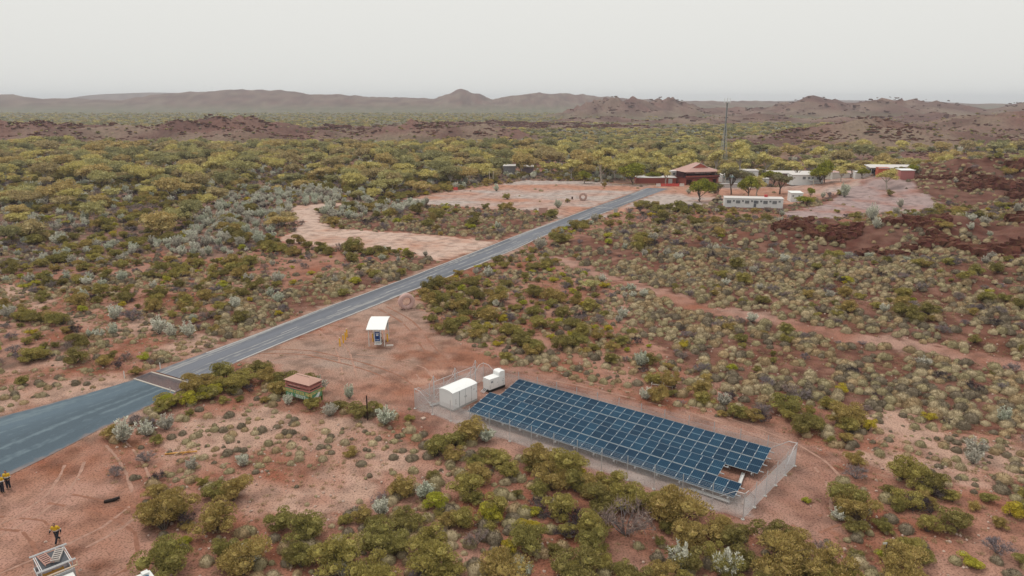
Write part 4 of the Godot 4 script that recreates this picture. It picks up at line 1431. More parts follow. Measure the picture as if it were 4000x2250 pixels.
func hand(wrist: Vector3, dir: Vector3, side: Vector3) -> Array:
	# palm, four fingers and a thumb, loosely curled
	var b := []
	var palm := dir.cross(side).normalized()
	b.append([wrist, wrist + dir * 0.085, 0.026, 0.034])
	b.append([wrist + side * 0.018 + dir * 0.03, wrist + side * 0.022 + dir * 0.085, 0.02, 0.02])
	for k in 4:
		var root := wrist + dir * 0.088 + side * (0.031 - 0.02 * k)
		var l: float = [0.036, 0.044, 0.042, 0.032][k]
		var m := root + dir * l + palm * 0.008
		b.append([root, m, 0.0095, 0.009])
		b.append([m, m + dir * l * 0.7 + palm * l * 0.55, 0.009, 0.0075])
	var tr := wrist + dir * 0.028 + side * 0.035
	b.append([tr, tr + dir * 0.03 + side * 0.022, 0.012, 0.011])
	b.append([tr + dir * 0.03 + side * 0.022, tr + dir * 0.062 + side * 0.02 + palm * 0.012, 0.011, 0.008])
	return b


func person(label: String, at: Vector3, turn: float, j: Dictionary, vest := false) -> void:
	# j: joints in metres, facing local +z
	var skin := mat("skin", Color(0.30, 0.155, 0.105), 0.7)
	var yellow := rough_paint("shirt yellow", Color(0.60, 0.37, 0.015), 0.8, 5.0, 0.8)
	var navy := rough_paint("work navy", Color(0.012, 0.014, 0.026), 0.85, 5.0, 0.7)
	var band := mat("reflective band", Color(0.62, 0.60, 0.56), 0.5)
	var hair := mat("dark hair", Color(0.012, 0.009, 0.008), 0.8)
	var boot := rough_paint("boot tan", Color(0.34, 0.22, 0.15), 0.8, 5.0, 0.7)
	var o := thing("person", label, "person", at, turn, "workers in yellow and navy")
	var bones := []
	var neck: Vector3 = j.neck
	var head: Vector3 = j.head
	bones.append([j.pelvis, j.chest, 0.125, 0.135])
	bones.append([j.pelvis + Vector3(-0.06, 0, 0), j.pelvis + Vector3(0.06, 0, 0), 0.11, 0.11])
	bones.append([j.chest + Vector3(-0.09, 0.08, 0), j.chest + Vector3(0.09, 0.08, 0), 0.11, 0.11])
	bones.append([j.chest, neck, 0.1, 0.055])
	bones.append([neck, head, 0.052, 0.06])
	for s in ["l", "r"]:
		limb(bones, j["sh" + s], j["el" + s], j["wr" + s], [0.056, 0.042, 0.03])
		limb(bones, j["hip" + s], j["kn" + s], j["an" + s], [0.088, 0.058, 0.042])
		bones.append([j["an" + s], j["an" + s] + Vector3(0, -0.045, 0.05), 0.042, 0.04])
	var skull := [[head, head + Vector3(0, 0.055, 0.0), 0.078, 0.088], [head + Vector3(0, -0.03, 0.03), head + Vector3(0, 0.03, 0.03), 0.055, 0.065], [head + Vector3(0, 0.02, 0.09), head + Vector3(0, -0.005, 0.105), 0.012, 0.014]]
	for s in [-1.0, 1.0]:
		skull.append([head + Vector3(s * 0.082, 0.0, 0), head + Vector3(s * 0.086, 0.03, -0.008), 0.012, 0.014])
	var body := nets(bones, 0.02, 0.03)
	var fine := nets(skull, 0.009, 0.012)
	body.add(fine)
	for s in ["l", "r"]:
		var wr: Vector3 = j["wr" + s]
		var dir: Vector3 = (wr - j["el" + s]).normalized()
		var side := dir.cross(Vector3.RIGHT if s == "l" else Vector3.LEFT).normalized()
		var hb := nets(hand(wr, dir, side), 0.0055, 0.005)
		body.add(hb)
	put(o, "body", body, skin)
	# shirt: yellow above, navy below, sleeves yellow with navy cuffs
	var sh := []
	sh.append([j.chest + Vector3(-0.1, 0.08, 0), j.chest + Vector3(0.1, 0.08, 0), 0.13, 0.13])
	sh.append([j.chest + Vector3(-0.05, -0.06, 0), j.chest + Vector3(0.05, -0.06, 0), 0.145, 0.145])
	sh.append([j.chest + Vector3(0, 0.05, 0), neck + Vector3(0, -0.03, 0), 0.12, 0.075])
	for s in ["l", "r"]:
		sh.append([j["sh" + s], j["el" + s], 0.078, 0.06])
	put(o, "shirt", nets(sh, 0.02, 0.04), yellow)
	var low := [[j.pelvis.lerp(j.chest, 0.28) + Vector3(-0.05, 0, 0), j.pelvis.lerp(j.chest, 0.28) + Vector3(0.05, 0, 0), 0.135, 0.135]]
	put(o, "shirt_tail", nets(low, 0.02, 0.03), navy)
	for s in ["l", "r"]:
		put(o, "cuff", nets([[j["el" + s].lerp(j["wr" + s], 0.12), j["el" + s].lerp(j["wr" + s], 0.9), 0.056, 0.046]], 0.015, 0.02), navy)
		put(o, "sleeve_band", nets([[j["sh" + s].lerp(j["el" + s], 0.82), j["sh" + s].lerp(j["el" + s], 0.98), 0.068, 0.066]], 0.015, 0.01), band)
	var mid: Vector3 = j.pelvis.lerp(j.chest, 0.62)
	put(o, "waist_band", nets([[mid + Vector3(-0.055, 0, 0), mid + Vector3(0.055, 0, 0), 0.149, 0.149]], 0.016, 0.02), band)
	var tr := [[j.pelvis + Vector3(-0.06, 0.02, 0), j.pelvis + Vector3(0.06, 0.02, 0), 0.13, 0.13]]
	for s in ["l", "r"]:
		limb(tr, j["hip" + s], j["kn" + s], j["an" + s] + Vector3(0, 0.03, 0), [0.105, 0.078, 0.07])
	put(o, "trousers", nets(tr, 0.02, 0.04), navy)
	for s in ["l", "r"]:
		put(o, "boot", nets([[j["an" + s] + Vector3(0, 0.02, -0.01), j["an" + s] + Vector3(0, -0.03, 0), 0.056, 0.056], [j["an" + s] + Vector3(0, -0.045, -0.02), j["an" + s] + Vector3(0, -0.052, 0.15), 0.046, 0.042]], 0.014, 0.03), boot)
	put(o, "hair", nets([[head + Vector3(0, 0.075, -0.022), head + Vector3(0, 0.03, -0.035), 0.084, 0.08]], 0.012, 0.02), hair)


func build_people() -> void:
	var stand := {
		"pelvis": Vector3(0, 0.95, 0), "chest": Vector3(0, 1.26, 0.0), "neck": Vector3(0, 1.47, 0.0), "head": Vector3(0, 1.60, 0.04),
		"shl": Vector3(0.19, 1.40, 0), "ell": Vector3(0.25, 1.12, 0.02), "wrl": Vector3(0.20, 1.0, 0.2),
		"shr": Vector3(-0.19, 1.40, 0), "elr": Vector3(-0.25, 1.12, 0.02), "wrr": Vector3(-0.18, 1.02, 0.2),
		"hipl": Vector3(0.09, 0.92, 0), "knl": Vector3(0.10, 0.5, 0.02), "anl": Vector3(0.11, 0.095, -0.02),
		"hipr": Vector3(-0.09, 0.92, 0), "knr": Vector3(-0.09, 0.5, 0.02), "anr": Vector3(-0.10, 0.095, -0.02),
	}
	var walk := {
		"pelvis": Vector3(0, 0.94, 0), "chest": Vector3(0, 1.25, 0.05), "neck": Vector3(0, 1.45, 0.1), "head": Vector3(0, 1.57, 0.16),
		"shl": Vector3(0.19, 1.38, 0.06), "ell": Vector3(0.31, 1.13, 0.0), "wrl": Vector3(0.36, 0.93, 0.1),
		"shr": Vector3(-0.19, 1.38, 0.06), "elr": Vector3(-0.33, 1.15, 0.06), "wrr": Vector3(-0.40, 0.95, 0.14),
		"hipl": Vector3(0.09, 0.91, 0), "knl": Vector3(0.05, 0.5, 0.16), "anl": Vector3(-0.02, 0.095, 0.30),
		"hipr": Vector3(-0.09, 0.91, 0), "knr": Vector3(-0.06, 0.49, -0.02), "anr": Vector3(-0.02, 0.16, -0.32),
	}
	person("person in yellow and navy workwear walking across the dirt towards the ute", P(-34.1, 45.2), 0.15, walk)
	person("person in yellow and navy workwear seen from behind by the road edge", P(-43.25, 52.2), PI * 0.97, stand)
	person("person in yellow and navy half hidden behind a standing workmate by the road", P(-43.2, 52.85), 0.3, stand)


# ---------------------------------------------------------------- vehicles
func wheel(to: Node, at: Vector3, r: float, w: float) -> void:
	var o := MeshInstance3D.new()
	o.name = "wheel"
	var t := MB.new()
	var s := signf(at.z)
	t.tube(Vector3(0, 0, -w / 2), Vector3(0, 0, w / 2), r, r, 20)
	o.mesh = mesh_of([[t, mat("tyre rubber", Color(0.02, 0.02, 0.021), 0.85)]])
	to.add_child(o, true)
	o.position = at
	var m := MB.new()
	m.tube(Vector3(0, 0, s * (w / 2 - 0.02)), Vector3(0, 0, s * (w / 2 + 0.012)), r * 0.62, r * 0.55, 16)
	put(o, "rim", m, mat("steel rim", Color(0.45, 0.45, 0.46), 0.4, 0.5))


func extrude(b: MB, prof: Array, half: float, inset: Array = []) -> void:
	# side profile (x, y) pushed out to z = +-half; inset narrows a corner by so much
	var c := Vector2.ZERO
	for p in prof: c += p
	c /= prof.size()
	var k := prof.size()
	for i in k:
		var a: Vector2 = prof[i]
		var d: Vector2 = prof[(i + 1) % k]
		var ha: float = half - (inset[i] if inset else 0.0)
		var hd: float = half - (inset[(i + 1) % k] if inset else 0.0)
		var f := Vector3(d.y - a.y, a.x - d.x, 0).normalized()
		if f.dot(Vector3(a.x + d.x, a.y + d.y, 0) * 0.5 - Vector3(c.x, c.y, 0)) < 0: f = -f
		b.quad(Vector3(a.x, a.y, -ha), Vector3(d.x, d.y, -hd), Vector3(d.x, d.y, hd), Vector3(a.x, a.y, ha), f)
		for s in [-1.0, 1.0]:
			b.quad(Vector3(c.x, c.y, s * half), Vector3(a.x, a.y, s * ha), Vector3(d.x, d.y, s * hd), Vector3(c.x, c.y, s * half), Vector3(0, 0, s))


func build_vehicles() -> void:
	var white := rough_paint("ute white", Color(0.65, 0.65, 0.63), 0.3, 0.6, 0.93)
	var alu := mat("tray alloy", Color(0.52, 0.52, 0.53), 0.4, 0.5)
	var dusty := rough_paint("tray deck", Color(0.16, 0.135, 0.145), 0.8, 1.5, 0.7)
	var glass := mat("vehicle glass", Color(0.02, 0.025, 0.03), 0.08)
	var black := mat("trim black", Color(0.02, 0.02, 0.02), 0.6)
	# work ute: local +x is forwards
	var u := thing("work_ute", "white work ute with an alloy tray and overhead rack", "ute", P(-31.0, 40.3), -PI / 4)
	bx(u, "chassis", black, Vector3(0.9, 0.55, 0), Vector3(5.0, 0.2, 0.9))
	bx(u, "tray", dusty, Vector3(-0.15, 0.86, 0), Vector3(2.75, 0.1, 1.86))
	for s in [-1.0, 1.0]:
		var tr := bx(u, "tray_side", alu, Vector3(-0.15, 1.02, s * 0.93), Vector3(2.75, 0.25, 0.04))
		bx(tr, "latch", black, Vector3(1.1, 1.05, s * 0.955), Vector3(0.05, 0.12, 0.02))
	bx(u, "tailgate", alu, Vector3(-1.54, 1.02, 0), Vector3(0.04, 0.25, 1.82))
	for x in [-1.2, 1.1]:
		for s in [-1.0, 1.0]:
			bx(u, "rack_post", alu, Vector3(x, 1.5, s * 0.88), Vector3(0.06, 1.24, 0.06))
	for s in [-1.0, 1.0]:
		for k in 2:
			bx(u, "rack_rail", alu, Vector3(-0.05, 2.15, s * (0.90 - 0.10 * k)), Vector3(2.3, 0.06, 0.045))
	for x in [-1.24, -1.12, 1.02, 1.14]:
		bx(u, "rack_bar", alu, Vector3(x, 2.215, 0), Vector3(0.05, 0.06, 2.2))
	bx(u, "rack_floor", rough_paint("rack mesh", Color(0.085, 0.09, 0.105), 0.8, 2.0, 0.6), Vector3(-0.05, 2.11, 0), Vector3(2.1, 0.02, 1.55))
	var hb := bx(u, "headboard", alu, Vector3(1.52, 1.35, 0), Vector3(0.05, 1.0, 1.8))
	bx(hb, "headboard_bar", rough_paint("bar cream", Color(0.6, 0.45, 0.33), 0.6, 1.0, 0.8), Vector3(1.56, 2.0, 0), Vector3(0.07, 0.08, 2.2))
	bx(hb, "bar_end", rough_paint("bar cream", Color(0.6, 0.45, 0.33), 0.6, 1.0, 0.8), Vector3(1.56, 2.14, -1.07), Vector3(0.06, 0.26, 0.06))
	# cab and bonnet
	var cab := MB.new()
	extrude(cab, [Vector2(1.65, 0.5), Vector2(1.65, 1.05), Vector2(1.72, 1.72), Vector2(1.95, 1.80), Vector2(2.75, 1.80), Vector2(2.95, 1.74), Vector2(3.55, 1.10), Vector2(4.55, 1.02), Vector2(4.72, 0.85), Vector2(4.75, 0.45)], 0.9, [0, 0, 0.16, 0.2, 0.2, 0.16, 0.05, 0.08, 0.1, 0.04])
	put(u, "cab", cab, white)
	for s in [-1.0, 1.0]:
		var d := MB.new()
		d.quad(Vector3(1.85, 1.14, s * 0.90), Vector3(3.30, 1.14, s * 0.90), Vector3(2.85, 1.66, s * 0.775), Vector3(1.9, 1.66, s * 0.775), Vector3(0, 0.2, s))
		put(u, "side_window", d, glass)
		bx(u, "mirror", black, Vector3(3.15, 1.2, s * 1.02), Vector3(0.1, 0.2, 0.2))
		bx(u, "headlight", mat("lamp lens", Color(0.6, 0.62, 0.63), 0.1), Vector3(4.66, 0.85, s * 0.62), Vector3(0.1, 0.16, 0.32))
	var ws := MB.new()
	ws.quad(Vector3(2.98, 1.715, -0.66), Vector3(2.98, 1.715, 0.66), Vector3(3.53, 1.135, 0.78), Vector3(3.53, 1.135, -0.78), Vector3(0.7, 0.7, 0))
	put(u, "windscreen", ws, glass)
	for x in [-0.55, 3.9]:
		for s in [-1.0, 1.0]:
			wheel(u, Vector3(x, 0.38, s * 0.8), 0.38, 0.26)
	# what it carries
	var rot := Basis(Vector3.UP, -PI / 4)
	var on_rack := func(p: Vector3) -> Vector3: return u.position + rot * p
	for k in 2:
		var m := rough_paint("ladder pink" if k == 0 else "ladder grey", Color(0.40, 0.22, 0.18) if k == 0 else Color(0.42, 0.37, 0.34), 0.8, 2.0, 0.8)
		var l := thing("folding_step", "pinkish slatted folding step lying on the ute rack" if k == 0 else "grey slatted folding step lying on the ute rack", "step", on_rack.call(Vector3(-0.05 if k == 0 else -0.2, 2.25, -0.05 if k == 0 else -0.1)), -PI / 4 + (0.12 if k == 0 else -0.42))
		l.position = on_rack.call(Vector3(-0.1, 2.25, 0.38 if k == 0 else -0.32))
		for s in [-1.0, 1.0]:
			bx(l, "stile", m, Vector3(0, 0.05, s * 0.24), Vector3(1.55, 0.1, 0.05))
		for q in 6:
			bx(l, "tread", m, Vector3(-0.62 + q * 0.25, 0.07, 0), Vector3(0.11, 0.05, 0.44))
		if k == 1:
			bx(l, "end_board", m, Vector3(0.74, 0.08, 0), Vector3(0.08, 0.16, 0.5))
	var tbx := thing("tool_box", "yellow-lidded teal tool box on the ute tray", "tool box", on_rack.call(Vector3(1.2, 0.92, 0.28)), -PI / 4)
	bx(tbx, "box", rough_paint("teal", Color(0.02, 0.09, 0.085), 0.5, 1.0, 0.8), Vector3(0, 0.22, 0), Vector3(0.5, 0.44, 0.95))
	bx(tbx, "lid", rough_paint("lid yellow", Color(0.55, 0.30, 0.07), 0.6, 1.0, 0.8), Vector3(0, 0.49, 0), Vector3(0.54, 0.1, 0.99))
	var pal := thing("wooden_pallet", "yellowish wooden pallet standing on the ute tray", "pallet", on_rack.call(Vector3(0.82, 0.92, 0.2)), -PI / 4)
	for k in 3:
		bx(pal, "board", rough_paint("pallet wood", Color(0.50, 0.27, 0.055), 0.8, 2.0, 0.7), Vector3(0, 0.1 + k * 0.36, 0), Vector3(0.04, 0.16, 1.25))
	for k in 3:
		bx(pal, "bearer", rough_paint("pallet wood", Color(0.50, 0.27, 0.055), 0.8, 2.0, 0.7), Vector3(-0.06, 0.46, -0.55 + 0.55 * k), Vector3(0.07, 0.9, 0.08))
	# second vehicle, only its roof in view
	var v := thing("service_van", "white service van roof with a solar panel, cut by the picture's lower edge", "van", P(-22.9, 37.1), -PI / 4)
	var vb := MB.new()
	extrude(vb, [Vector2(-2.4, 0.45), Vector2(-2.4, 2.05), Vector2(-2.25, 2.28), Vector2(1.2, 2.28), Vector2(1.55, 2.1), Vector2(2.1, 1.35), Vector2(2.75, 1.15), Vector2(2.8, 0.45)], 0.95, [0.0, 0.05, 0.16, 0.16, 0.14, 0.05, 0.1, 0.05])
	put(v, "body", vb, white)
	bx(v, "roof_panel", mat("van solar", Color(0.02, 0.075, 0.15), 0.2), Vector3(-0.8, 2.33, 0), Vector3(1.9, 0.035, 1.1))
	bx(v, "roof_vent", white, Vector3(-2.05, 2.34, -0.45), Vector3(0.4, 0.14, 0.4))
	for x in [-1.6, 1.9]:
		for s in [-1.0, 1.0]:
			wheel(v, Vector3(x, 0.36, s * 0.84), 0.36, 0.24)
	for s in [-1.0, 1.0]:
		bx(v, "side_window", glass, Vector3(0.9, 1.62, s * 0.95), Vector3(0.9, 0.5, 0.02))


# ---------------------------------------------------------------- settlement
func window(to: Node, at: Vector3, w: float, h: float, glass: Material, frame: Material) -> void:
	var o := bx(to, "window", glass, at, Vector3(w, h, 0.06))
	bx(o, "sill", frame, at + Vector3(0, -h / 2 - 0.03, 0.04), Vector3(w + 0.14, 0.06, 0.12))
	bx(o, "head", frame, at + Vector3(0, h / 2 + 0.03, 0.03), Vector3(w + 0.14, 0.06, 0.09))


func hut(called: String, label: String, category: String, x: float, d: float, L: float, D: float, h: float, wall: Material, roof: Material, turn := 0.0, pitch := 0.12, wins: Array = [], group := "") -> Node3D:
	# low transportable building; front face is local +z, its front left corner at (x, d)
	var e := Vector2(cos(turn), sin(turn))
	var n := Vector2(-e.y, e.x)
	var mid := Vector2(x, d) + e * L / 2 + n * D / 2
	var o := thing(called, label, category, P(mid.x, mid.y), turn, group)
	bx(o, "wall", wall, Vector3(0, h / 2, 0), Vector3(L, h + 0.3, D))
	var r := MB.new()
	r.box(Vector3(0, h + 0.2 + pitch, 0), Vector3(L + 0.3, 0.1, D + 0.35), Basis(Vector3.RIGHT, pitch))
	put(o, "roof", r, roof)
	bx(o, "fascia", mat("fascia pale", Color(0.72, 0.725, 0.715), 0.6), Vector3(0, h + 0.12 - 0.0, D / 2 + 0.19), Vector3(L + 0.34, 0.2, 0.04))
	var g := mat("dusty pane", Color(0.17, 0.18, 0.19), 0.25)
	var fr := mat("frame grey", Color(0.5, 0.51, 0.51), 0.6)
	for k in wins:
		if k.size() > 3:
			bx(o, "door", mat("door dark", Color(0.10, 0.11, 0.13), 0.6), Vector3(k[0] - L / 2, k[1], D / 2 + 0.02), Vector3(k[2], k[3], 0.06))
		else:
			window(o, Vector3(k[0] - L / 2, k[1], D / 2 + 0.01), k[2], k[2] * 0.8 if k[2] < 1.0 else 0.9, g, fr)
	return o


func build_settlement() -> void:
	var brick := rough_paint("red painted brick", Color(0.33, 0.085, 0.062), 0.85, 0.6, 0.7)
	var maroon := rough_paint("maroon timber", Color(0.085, 0.018, 0.030), 0.8, 0.8, 0.6)
	var tin := rough_paint("weathered tin", Color(0.46, 0.27, 0.23), 0.7, 0.35, 0.75)
	var white := rough_paint("hut white", Color(0.72, 0.725, 0.715), 0.6, 0.35, 0.86)
	var pale := rough_paint("pale roof", Color(0.58, 0.54, 0.52), 0.7, 0.35, 0.8)
	# two-storey hotel with verandah and gablet roof
	var e := Vector2(0.968, 0.25)
	var o := thing("hotel", "two-storey red hotel with a maroon verandah and gablet tin roof", "building", P(75.0, 283.2), yaw(e.x, e.y))
	var L := 14.2
	var D := 9.0
	# ground floor: a block set back behind a front wall with real openings
	bx(o, "wall", brick, Vector3(0, 1.5, -1.25), Vector3(L, 3.4, D - 2.5))
	for s in [-1.0, 1.0]:
		bx(o, "side_wall", brick, Vector3(s * (L / 2 - 0.13), 1.5, D / 2 - 1.25), Vector3(0.26, 3.3, 2.5))
	bx(o, "lintel", brick, Vector3(0, 2.68, D / 2 - 0.13), Vector3(L - 0.53, 0.8, 0.26))
	var gaps := [[-5.6, 2.6], [-1.2, 1.6], [2.4, 1.3], [5.7, 1.7]]
	var from := -L / 2 + 0.27
	for q in gaps:
		var to: float = q[0] - q[1] / 2
		bx(o, "pier", brick, Vector3((from + to) / 2, 1.06, D / 2 - 0.13), Vector3(to - from, 2.42, 0.26))
		bx(o, "opening_frame", maroon, Vector3(q[0], 2.2, D / 2 + 0.04), Vector3(q[1] + 0.2, 0.12, 0.1))
		bx(o, "mullion", maroon, Vector3(q[0], 1.06, D / 2 - 0.05), Vector3(0.1, 2.4, 0.08))
		from = q[0] + q[1] / 2
	bx(o, "pier", brick, Vector3((from + L / 2 - 0.27) / 2, 1.06, D / 2 - 0.13), Vector3(L / 2 - 0.27 - from, 2.42, 0.26))
	bx(o, "upper_wall", maroon, Vector3(0, 4.2, -0.9), Vector3(L - 0.6, 2.4, D - 2.4))
	bx(o, "verandah_floor", maroon, Vector3(0, 3.12, 0.9), Vector3(L + 0.8, 0.16, D - 0.4))
	bx(o, "parapet", brick, Vector3(0, 3.5, D / 2 + 0.5), Vector3(L + 0.8, 0.7, 0.12))
	for k in 8:
		bx(o, "verandah_post", maroon, Vector3(-L / 2 - 0.25 + k * (L + 0.5) / 7.0, 4.5, D / 2 + 0.48), Vector3(0.13, 1.5, 0.13))
	bx(o, "sign_board", rough_paint("sign board", Color(0.24, 0.12, 0.12), 0.8, 0.8, 0.6), Vector3(0, 5.05, D / 2 + 0.55), Vector3(L + 0.6, 0.55, 0.08))
	letters(o, "WHIM CREEK HOTEL", 0.5, Vector3(0, 4.95, D / 2 + 0.6), Basis(), mat("hotel lettering", Color(0.5, 0.42, 0.4), 0.8))
	# roof: hip below, gable above
	var rf := MB.new()
	var h := Vector3(L / 2 + 1.1, 0, D / 2 + 1.1)
	var y0 := 5.35
	var y1 := 6.7
	var y2 := 8.5
	var gx := 3.0
	var gz := 2.5
	var c := [Vector3(-h.x, y0, h.z), Vector3(h.x, y0, h.z), Vector3(h.x, y0, -h.z), Vector3(-h.x, y0, -h.z)]
	var m := [Vector3(-gx - 0.6, y1, gz), Vector3(gx + 0.6, y1, gz), Vector3(h.x - 2.6, y1, -gz), Vector3(-h.x + 2.6, y1, -gz)]
	rf.quad(c[0], c[1], m[1], m[0], Vector3(0, 1, 0.5).normalized())
	rf.quad(c[1], c[2], m[2], m[1], Vector3(0.5, 1, 0).normalized())
	rf.quad(c[2], c[3], m[3], m[2], Vector3(0, 1, -0.5).normalized())
	rf.quad(c[3], c[0], m[0], m[3], Vector3(-0.5, 1, 0).normalized())
	var top0 := Vector3(0, y2, gz)
	var top1 := Vector3(0.6, y2, -gz)
	rf.quad(m[0], top0, top1, m[3], Vector3(-0.6, 1, 0).normalized())
	rf.quad(m[1], top0, top1, m[2], Vector3(0.6, 1, 0).normalized())
	put(o, "roof", rf, tin)
	var gb := MB.new()
	gb.quad(m[0] + Vector3(0.2, 0.0, 0.02), m[1] + Vector3(-0.2, 0.0, 0.02), top0 + Vector3(0, -0.15, 0.02), m[0] + Vector3(0.2, 0, 0.02), Vector3.BACK)
	put(o, "gable", gb, rough_paint("gable red", Color(0.40, 0.10, 0.07), 0.8, 0.6, 0.75))
	for s in [0, 1]:
		var k := MB.new()
		k.beam(m[s] + Vector3(0, 0.05, 0.06), top0 + Vector3(0, 0.05, 0.06), 0.16, 0.2)
		put(o, "barge_board", k, mat("barge pale", Color(0.55, 0.47, 0.43), 0.7))
	# low red wing
	var wing := hut("hotel_wing", "low red wing with a pale roof beside the red hotel", "building", 50.5, 281.5, 16.0, 5.0, 2.5, brick, pale, 0.0, 0.05)
	bx(wing, "door", mat("door pale", Color(0.45, 0.44, 0.42), 0.7), Vector3(5.6, 1.1, 2.53), Vector3(1.6, 2.1, 0.06))
	hut("side_building", "small white two-storey block tucked beside the red hotel", "building", 65.0, 287.0, 3.2, 3.0, 4.6, white, pale, 0.0, 0.05, [[1.6, 3.6, 1.0]])
	# plastic road barriers in front of the hotel
	var rb := rough_paint("barrier red", Color(0.55, 0.06, 0.045), 0.5, 1.0, 0.8)
	var wb := rough_paint("barrier white", Color(0.62, 0.55, 0.50), 0.6, 1.0, 0.8)
	var bars := [[57.7, 273.8, false, "white plastic road barrier at the hotel end of the low wing"], [59.6, 273.8, true, "first red plastic road barrier of four before the hotel"], [61.4, 273.7, true, "second red plastic road barrier of four before the hotel"], [63.2, 273.8, true, "third red plastic road barrier of four before the hotel"], [65.0, 273.7, true, "fourth red plastic road barrier of four before the hotel"], [67.0, 273.7, false, "white plastic road barrier by the hotel's corner"], [-21.3, 261.0, true, "lone red plastic road barrier at the woodland edge of the yard"]]
	for q in bars:
		var b := MB.new()
		extrude(b, [Vector2(-0.25, -0.05), Vector2(0.25, -0.05), Vector2(0.22, 0.3), Vector2(0.11, 0.55), Vector2(0.1, 1.1), Vector2(-0.1, 1.1), Vector2(-0.11, 0.55), Vector2(-0.22, 0.3)], 0.85)
		solid("road_barrier", b, rb if q[2] else wb, q[3], "barrier", P(q[0], q[1]), PI / 2 + (0.25 if q[0] < 0 else 0.0), "plastic road barriers")
	# timber rail along the low wing
	var rail := thing("yard_rail", "low pale timber rail in front of the low red wing", "rail", P(40.0, 275.5))
	for k in 6:
		bx(rail, "post", rough_paint("rail timber", Color(0.5, 0.38, 0.22), 0.8, 1.0, 0.8), Vector3(k * 3.3, 0.3, 0), Vector3(0.14, 0.75, 0.14))
	bx(rail, "rail", rough_paint("rail timber", Color(0.5, 0.38, 0.22), 0.8, 1.0, 0.8), Vector3(8.25, 0.72, 0), Vector3(16.9, 0.12, 0.1))
	# long white transportable
	var wins := []
	for k in 6:
		wins.append([1.3 + k * 2.75, 1.75, 1.3])
		wins.append([2.75 + k * 2.75, 2.05, 0.6])
	wins.append([9.2, 1.25, 0.75, 2.1])
	var lt := hut("transportable_hut", "long white transportable hut with a row of windows facing the scrub", "hut", 67.1, 217.6, 17.6, 3.2, 2.75, white, pale, -0.16, 0.06, wins, "white transportable huts")
	bx(lt, "roof_hatch", rough_paint("hatch red", Color(0.5, 0.05, 0.05), 0.7, 1.0, 0.8), Vector3(4.0, 3.45, -1.2), Vector3(0.9, 0.7, 0.9))
	hut("transportable_hut", "small square white hut with two tiny windows behind the long hut", "hut", 92.6, 229.4, 3.8, 4.0, 2.7, white, white, -0.1, 0.06, [[0.7, 1.9, 0.5], [2.6, 1.9, 0.5]], "white transportable huts")
	hut("transportable_hut", "tall white building with windows and an awning among the trees", "hut", 105.5, 262.0, 11.5, 5.5, 3.6, white, pale, -0.05, 0.05, [[4.4, 2.6, 1.1], [6.2, 2.6, 0.8], [7.6, 2.6, 0.8], [9.6, 2.6, 1.0]], "white transportable huts")
	bx(get_child(get_child_count() - 1), "awning", white, Vector3(2.6, 1.9, 3.6), Vector3(4.6, 0.1, 2.0))
	hut("container", "white site container beside the dark-leaved tree", "container", 123.2, 267.8, 6.4, 3.0, 2.6, rough_paint("container cream", Color(0.60, 0.57, 0.53), 0.7, 0.5, 0.75), tin, -0.12, 0.03, [[3.8, 1.9, 0.6]], "white site containers")
	hut("container", "shorter white site container next to the carport", "container", 130.4, 264.6, 5.4, 3.0, 2.5, white, pale, -0.14, 0.03, [], "white site containers")
	hut("back_building", "long pale-roofed building behind the white huts", "building", 110.0, 298.0, 24.0, 6.0, 2.6, rough_paint("brown wall", Color(0.24, 0.17, 0.16), 0.8, 0.6, 0.7), pale, -0.12, 0.12)
	hut("back_building", "long low building with pinkish roof near the satellite dish", "building", 136.0, 294.0, 17.0, 6.0, 2.4, rough_paint("brown wall", Color(0.24, 0.17, 0.16), 0.8, 0.6, 0.7), tin, 0.05, 0.12)
	hut("back_building", "wide pale tin roof building behind the carport", "building", 143.0, 276.0, 22.0, 7.0, 2.6, rough_paint("grey wall", Color(0.36, 0.34, 0.33), 0.8, 0.6, 0.7), pale, -0.1, 0.14)
	hut("back_building", "pale block half hidden by trees behind the red hotel", "building", 99.0, 300.0, 7.0, 4.0, 3.6, white, pale, 0.0, 0.08, [[2.0, 2.4, 1.0]])
	var ann := hut("hotel_annex", "white single-storey annex with a teal band right of the red hotel", "building", 86.5, 286.0, 9.5, 5.0, 2.9, white, pale, 0.0, 0.08, [[2.0, 1.6, 1.2], [5.0, 1.6, 1.2]])
	bx(ann, "awning", rough_paint("awning teal", Color(0.10, 0.26, 0.27), 0.6, 0.8, 0.8), Vector3(0.0, 2.45, 3.3), Vector3(9.0, 0.1, 1.6))
	for k in 4:
		bx(ann, "awning_post", white, Vector3(-4.2 + k * 2.8, 1.2, 3.95), Vector3(0.09, 2.5, 0.09))
	hut("garden_shed", "small white shed half hidden among the garden trees", "shed", 98.0, 274.0, 3.2, 2.6, 2.3, white, pale, -0.1, 0.06, [[1.6, 1.4, 0.7]])
	hut("garden_shed", "little cream shed with a tin roof by the back buildings", "shed", 128.5, 282.0, 3.6, 3.0, 2.4, rough_paint("shed cream", Color(0.55, 0.5, 0.42), 0.7, 0.6, 0.8), tin, 0.1, 0.08, [[1.2, 1.5, 0.6]])
	hut("pool_fence_wall", "low white wall running behind the garden trees", "wall", 80.0, 268.0, 15.0, 0.3, 1.2, pale, white, -0.06, 0.0)
	# carport with a dark four-wheel drive
	var cp := thing("carport", "open carport with a pale skillion roof sheltering a dark vehicle", "carport", P(138.0, 263.5), -0.1)
	for x in [-3.2, 3.4]:
		for z in [-2.4, 2.4]:
			bx(cp, "post", white, Vector3(x, 1.3, z), Vector3(0.12, 2.8, 0.12))
	bx(cp, "roof", pale, Vector3(0.1, 2.85, 0), Vector3(8.2, 0.12, 6.2), Basis(Vector3.RIGHT, 0.1))
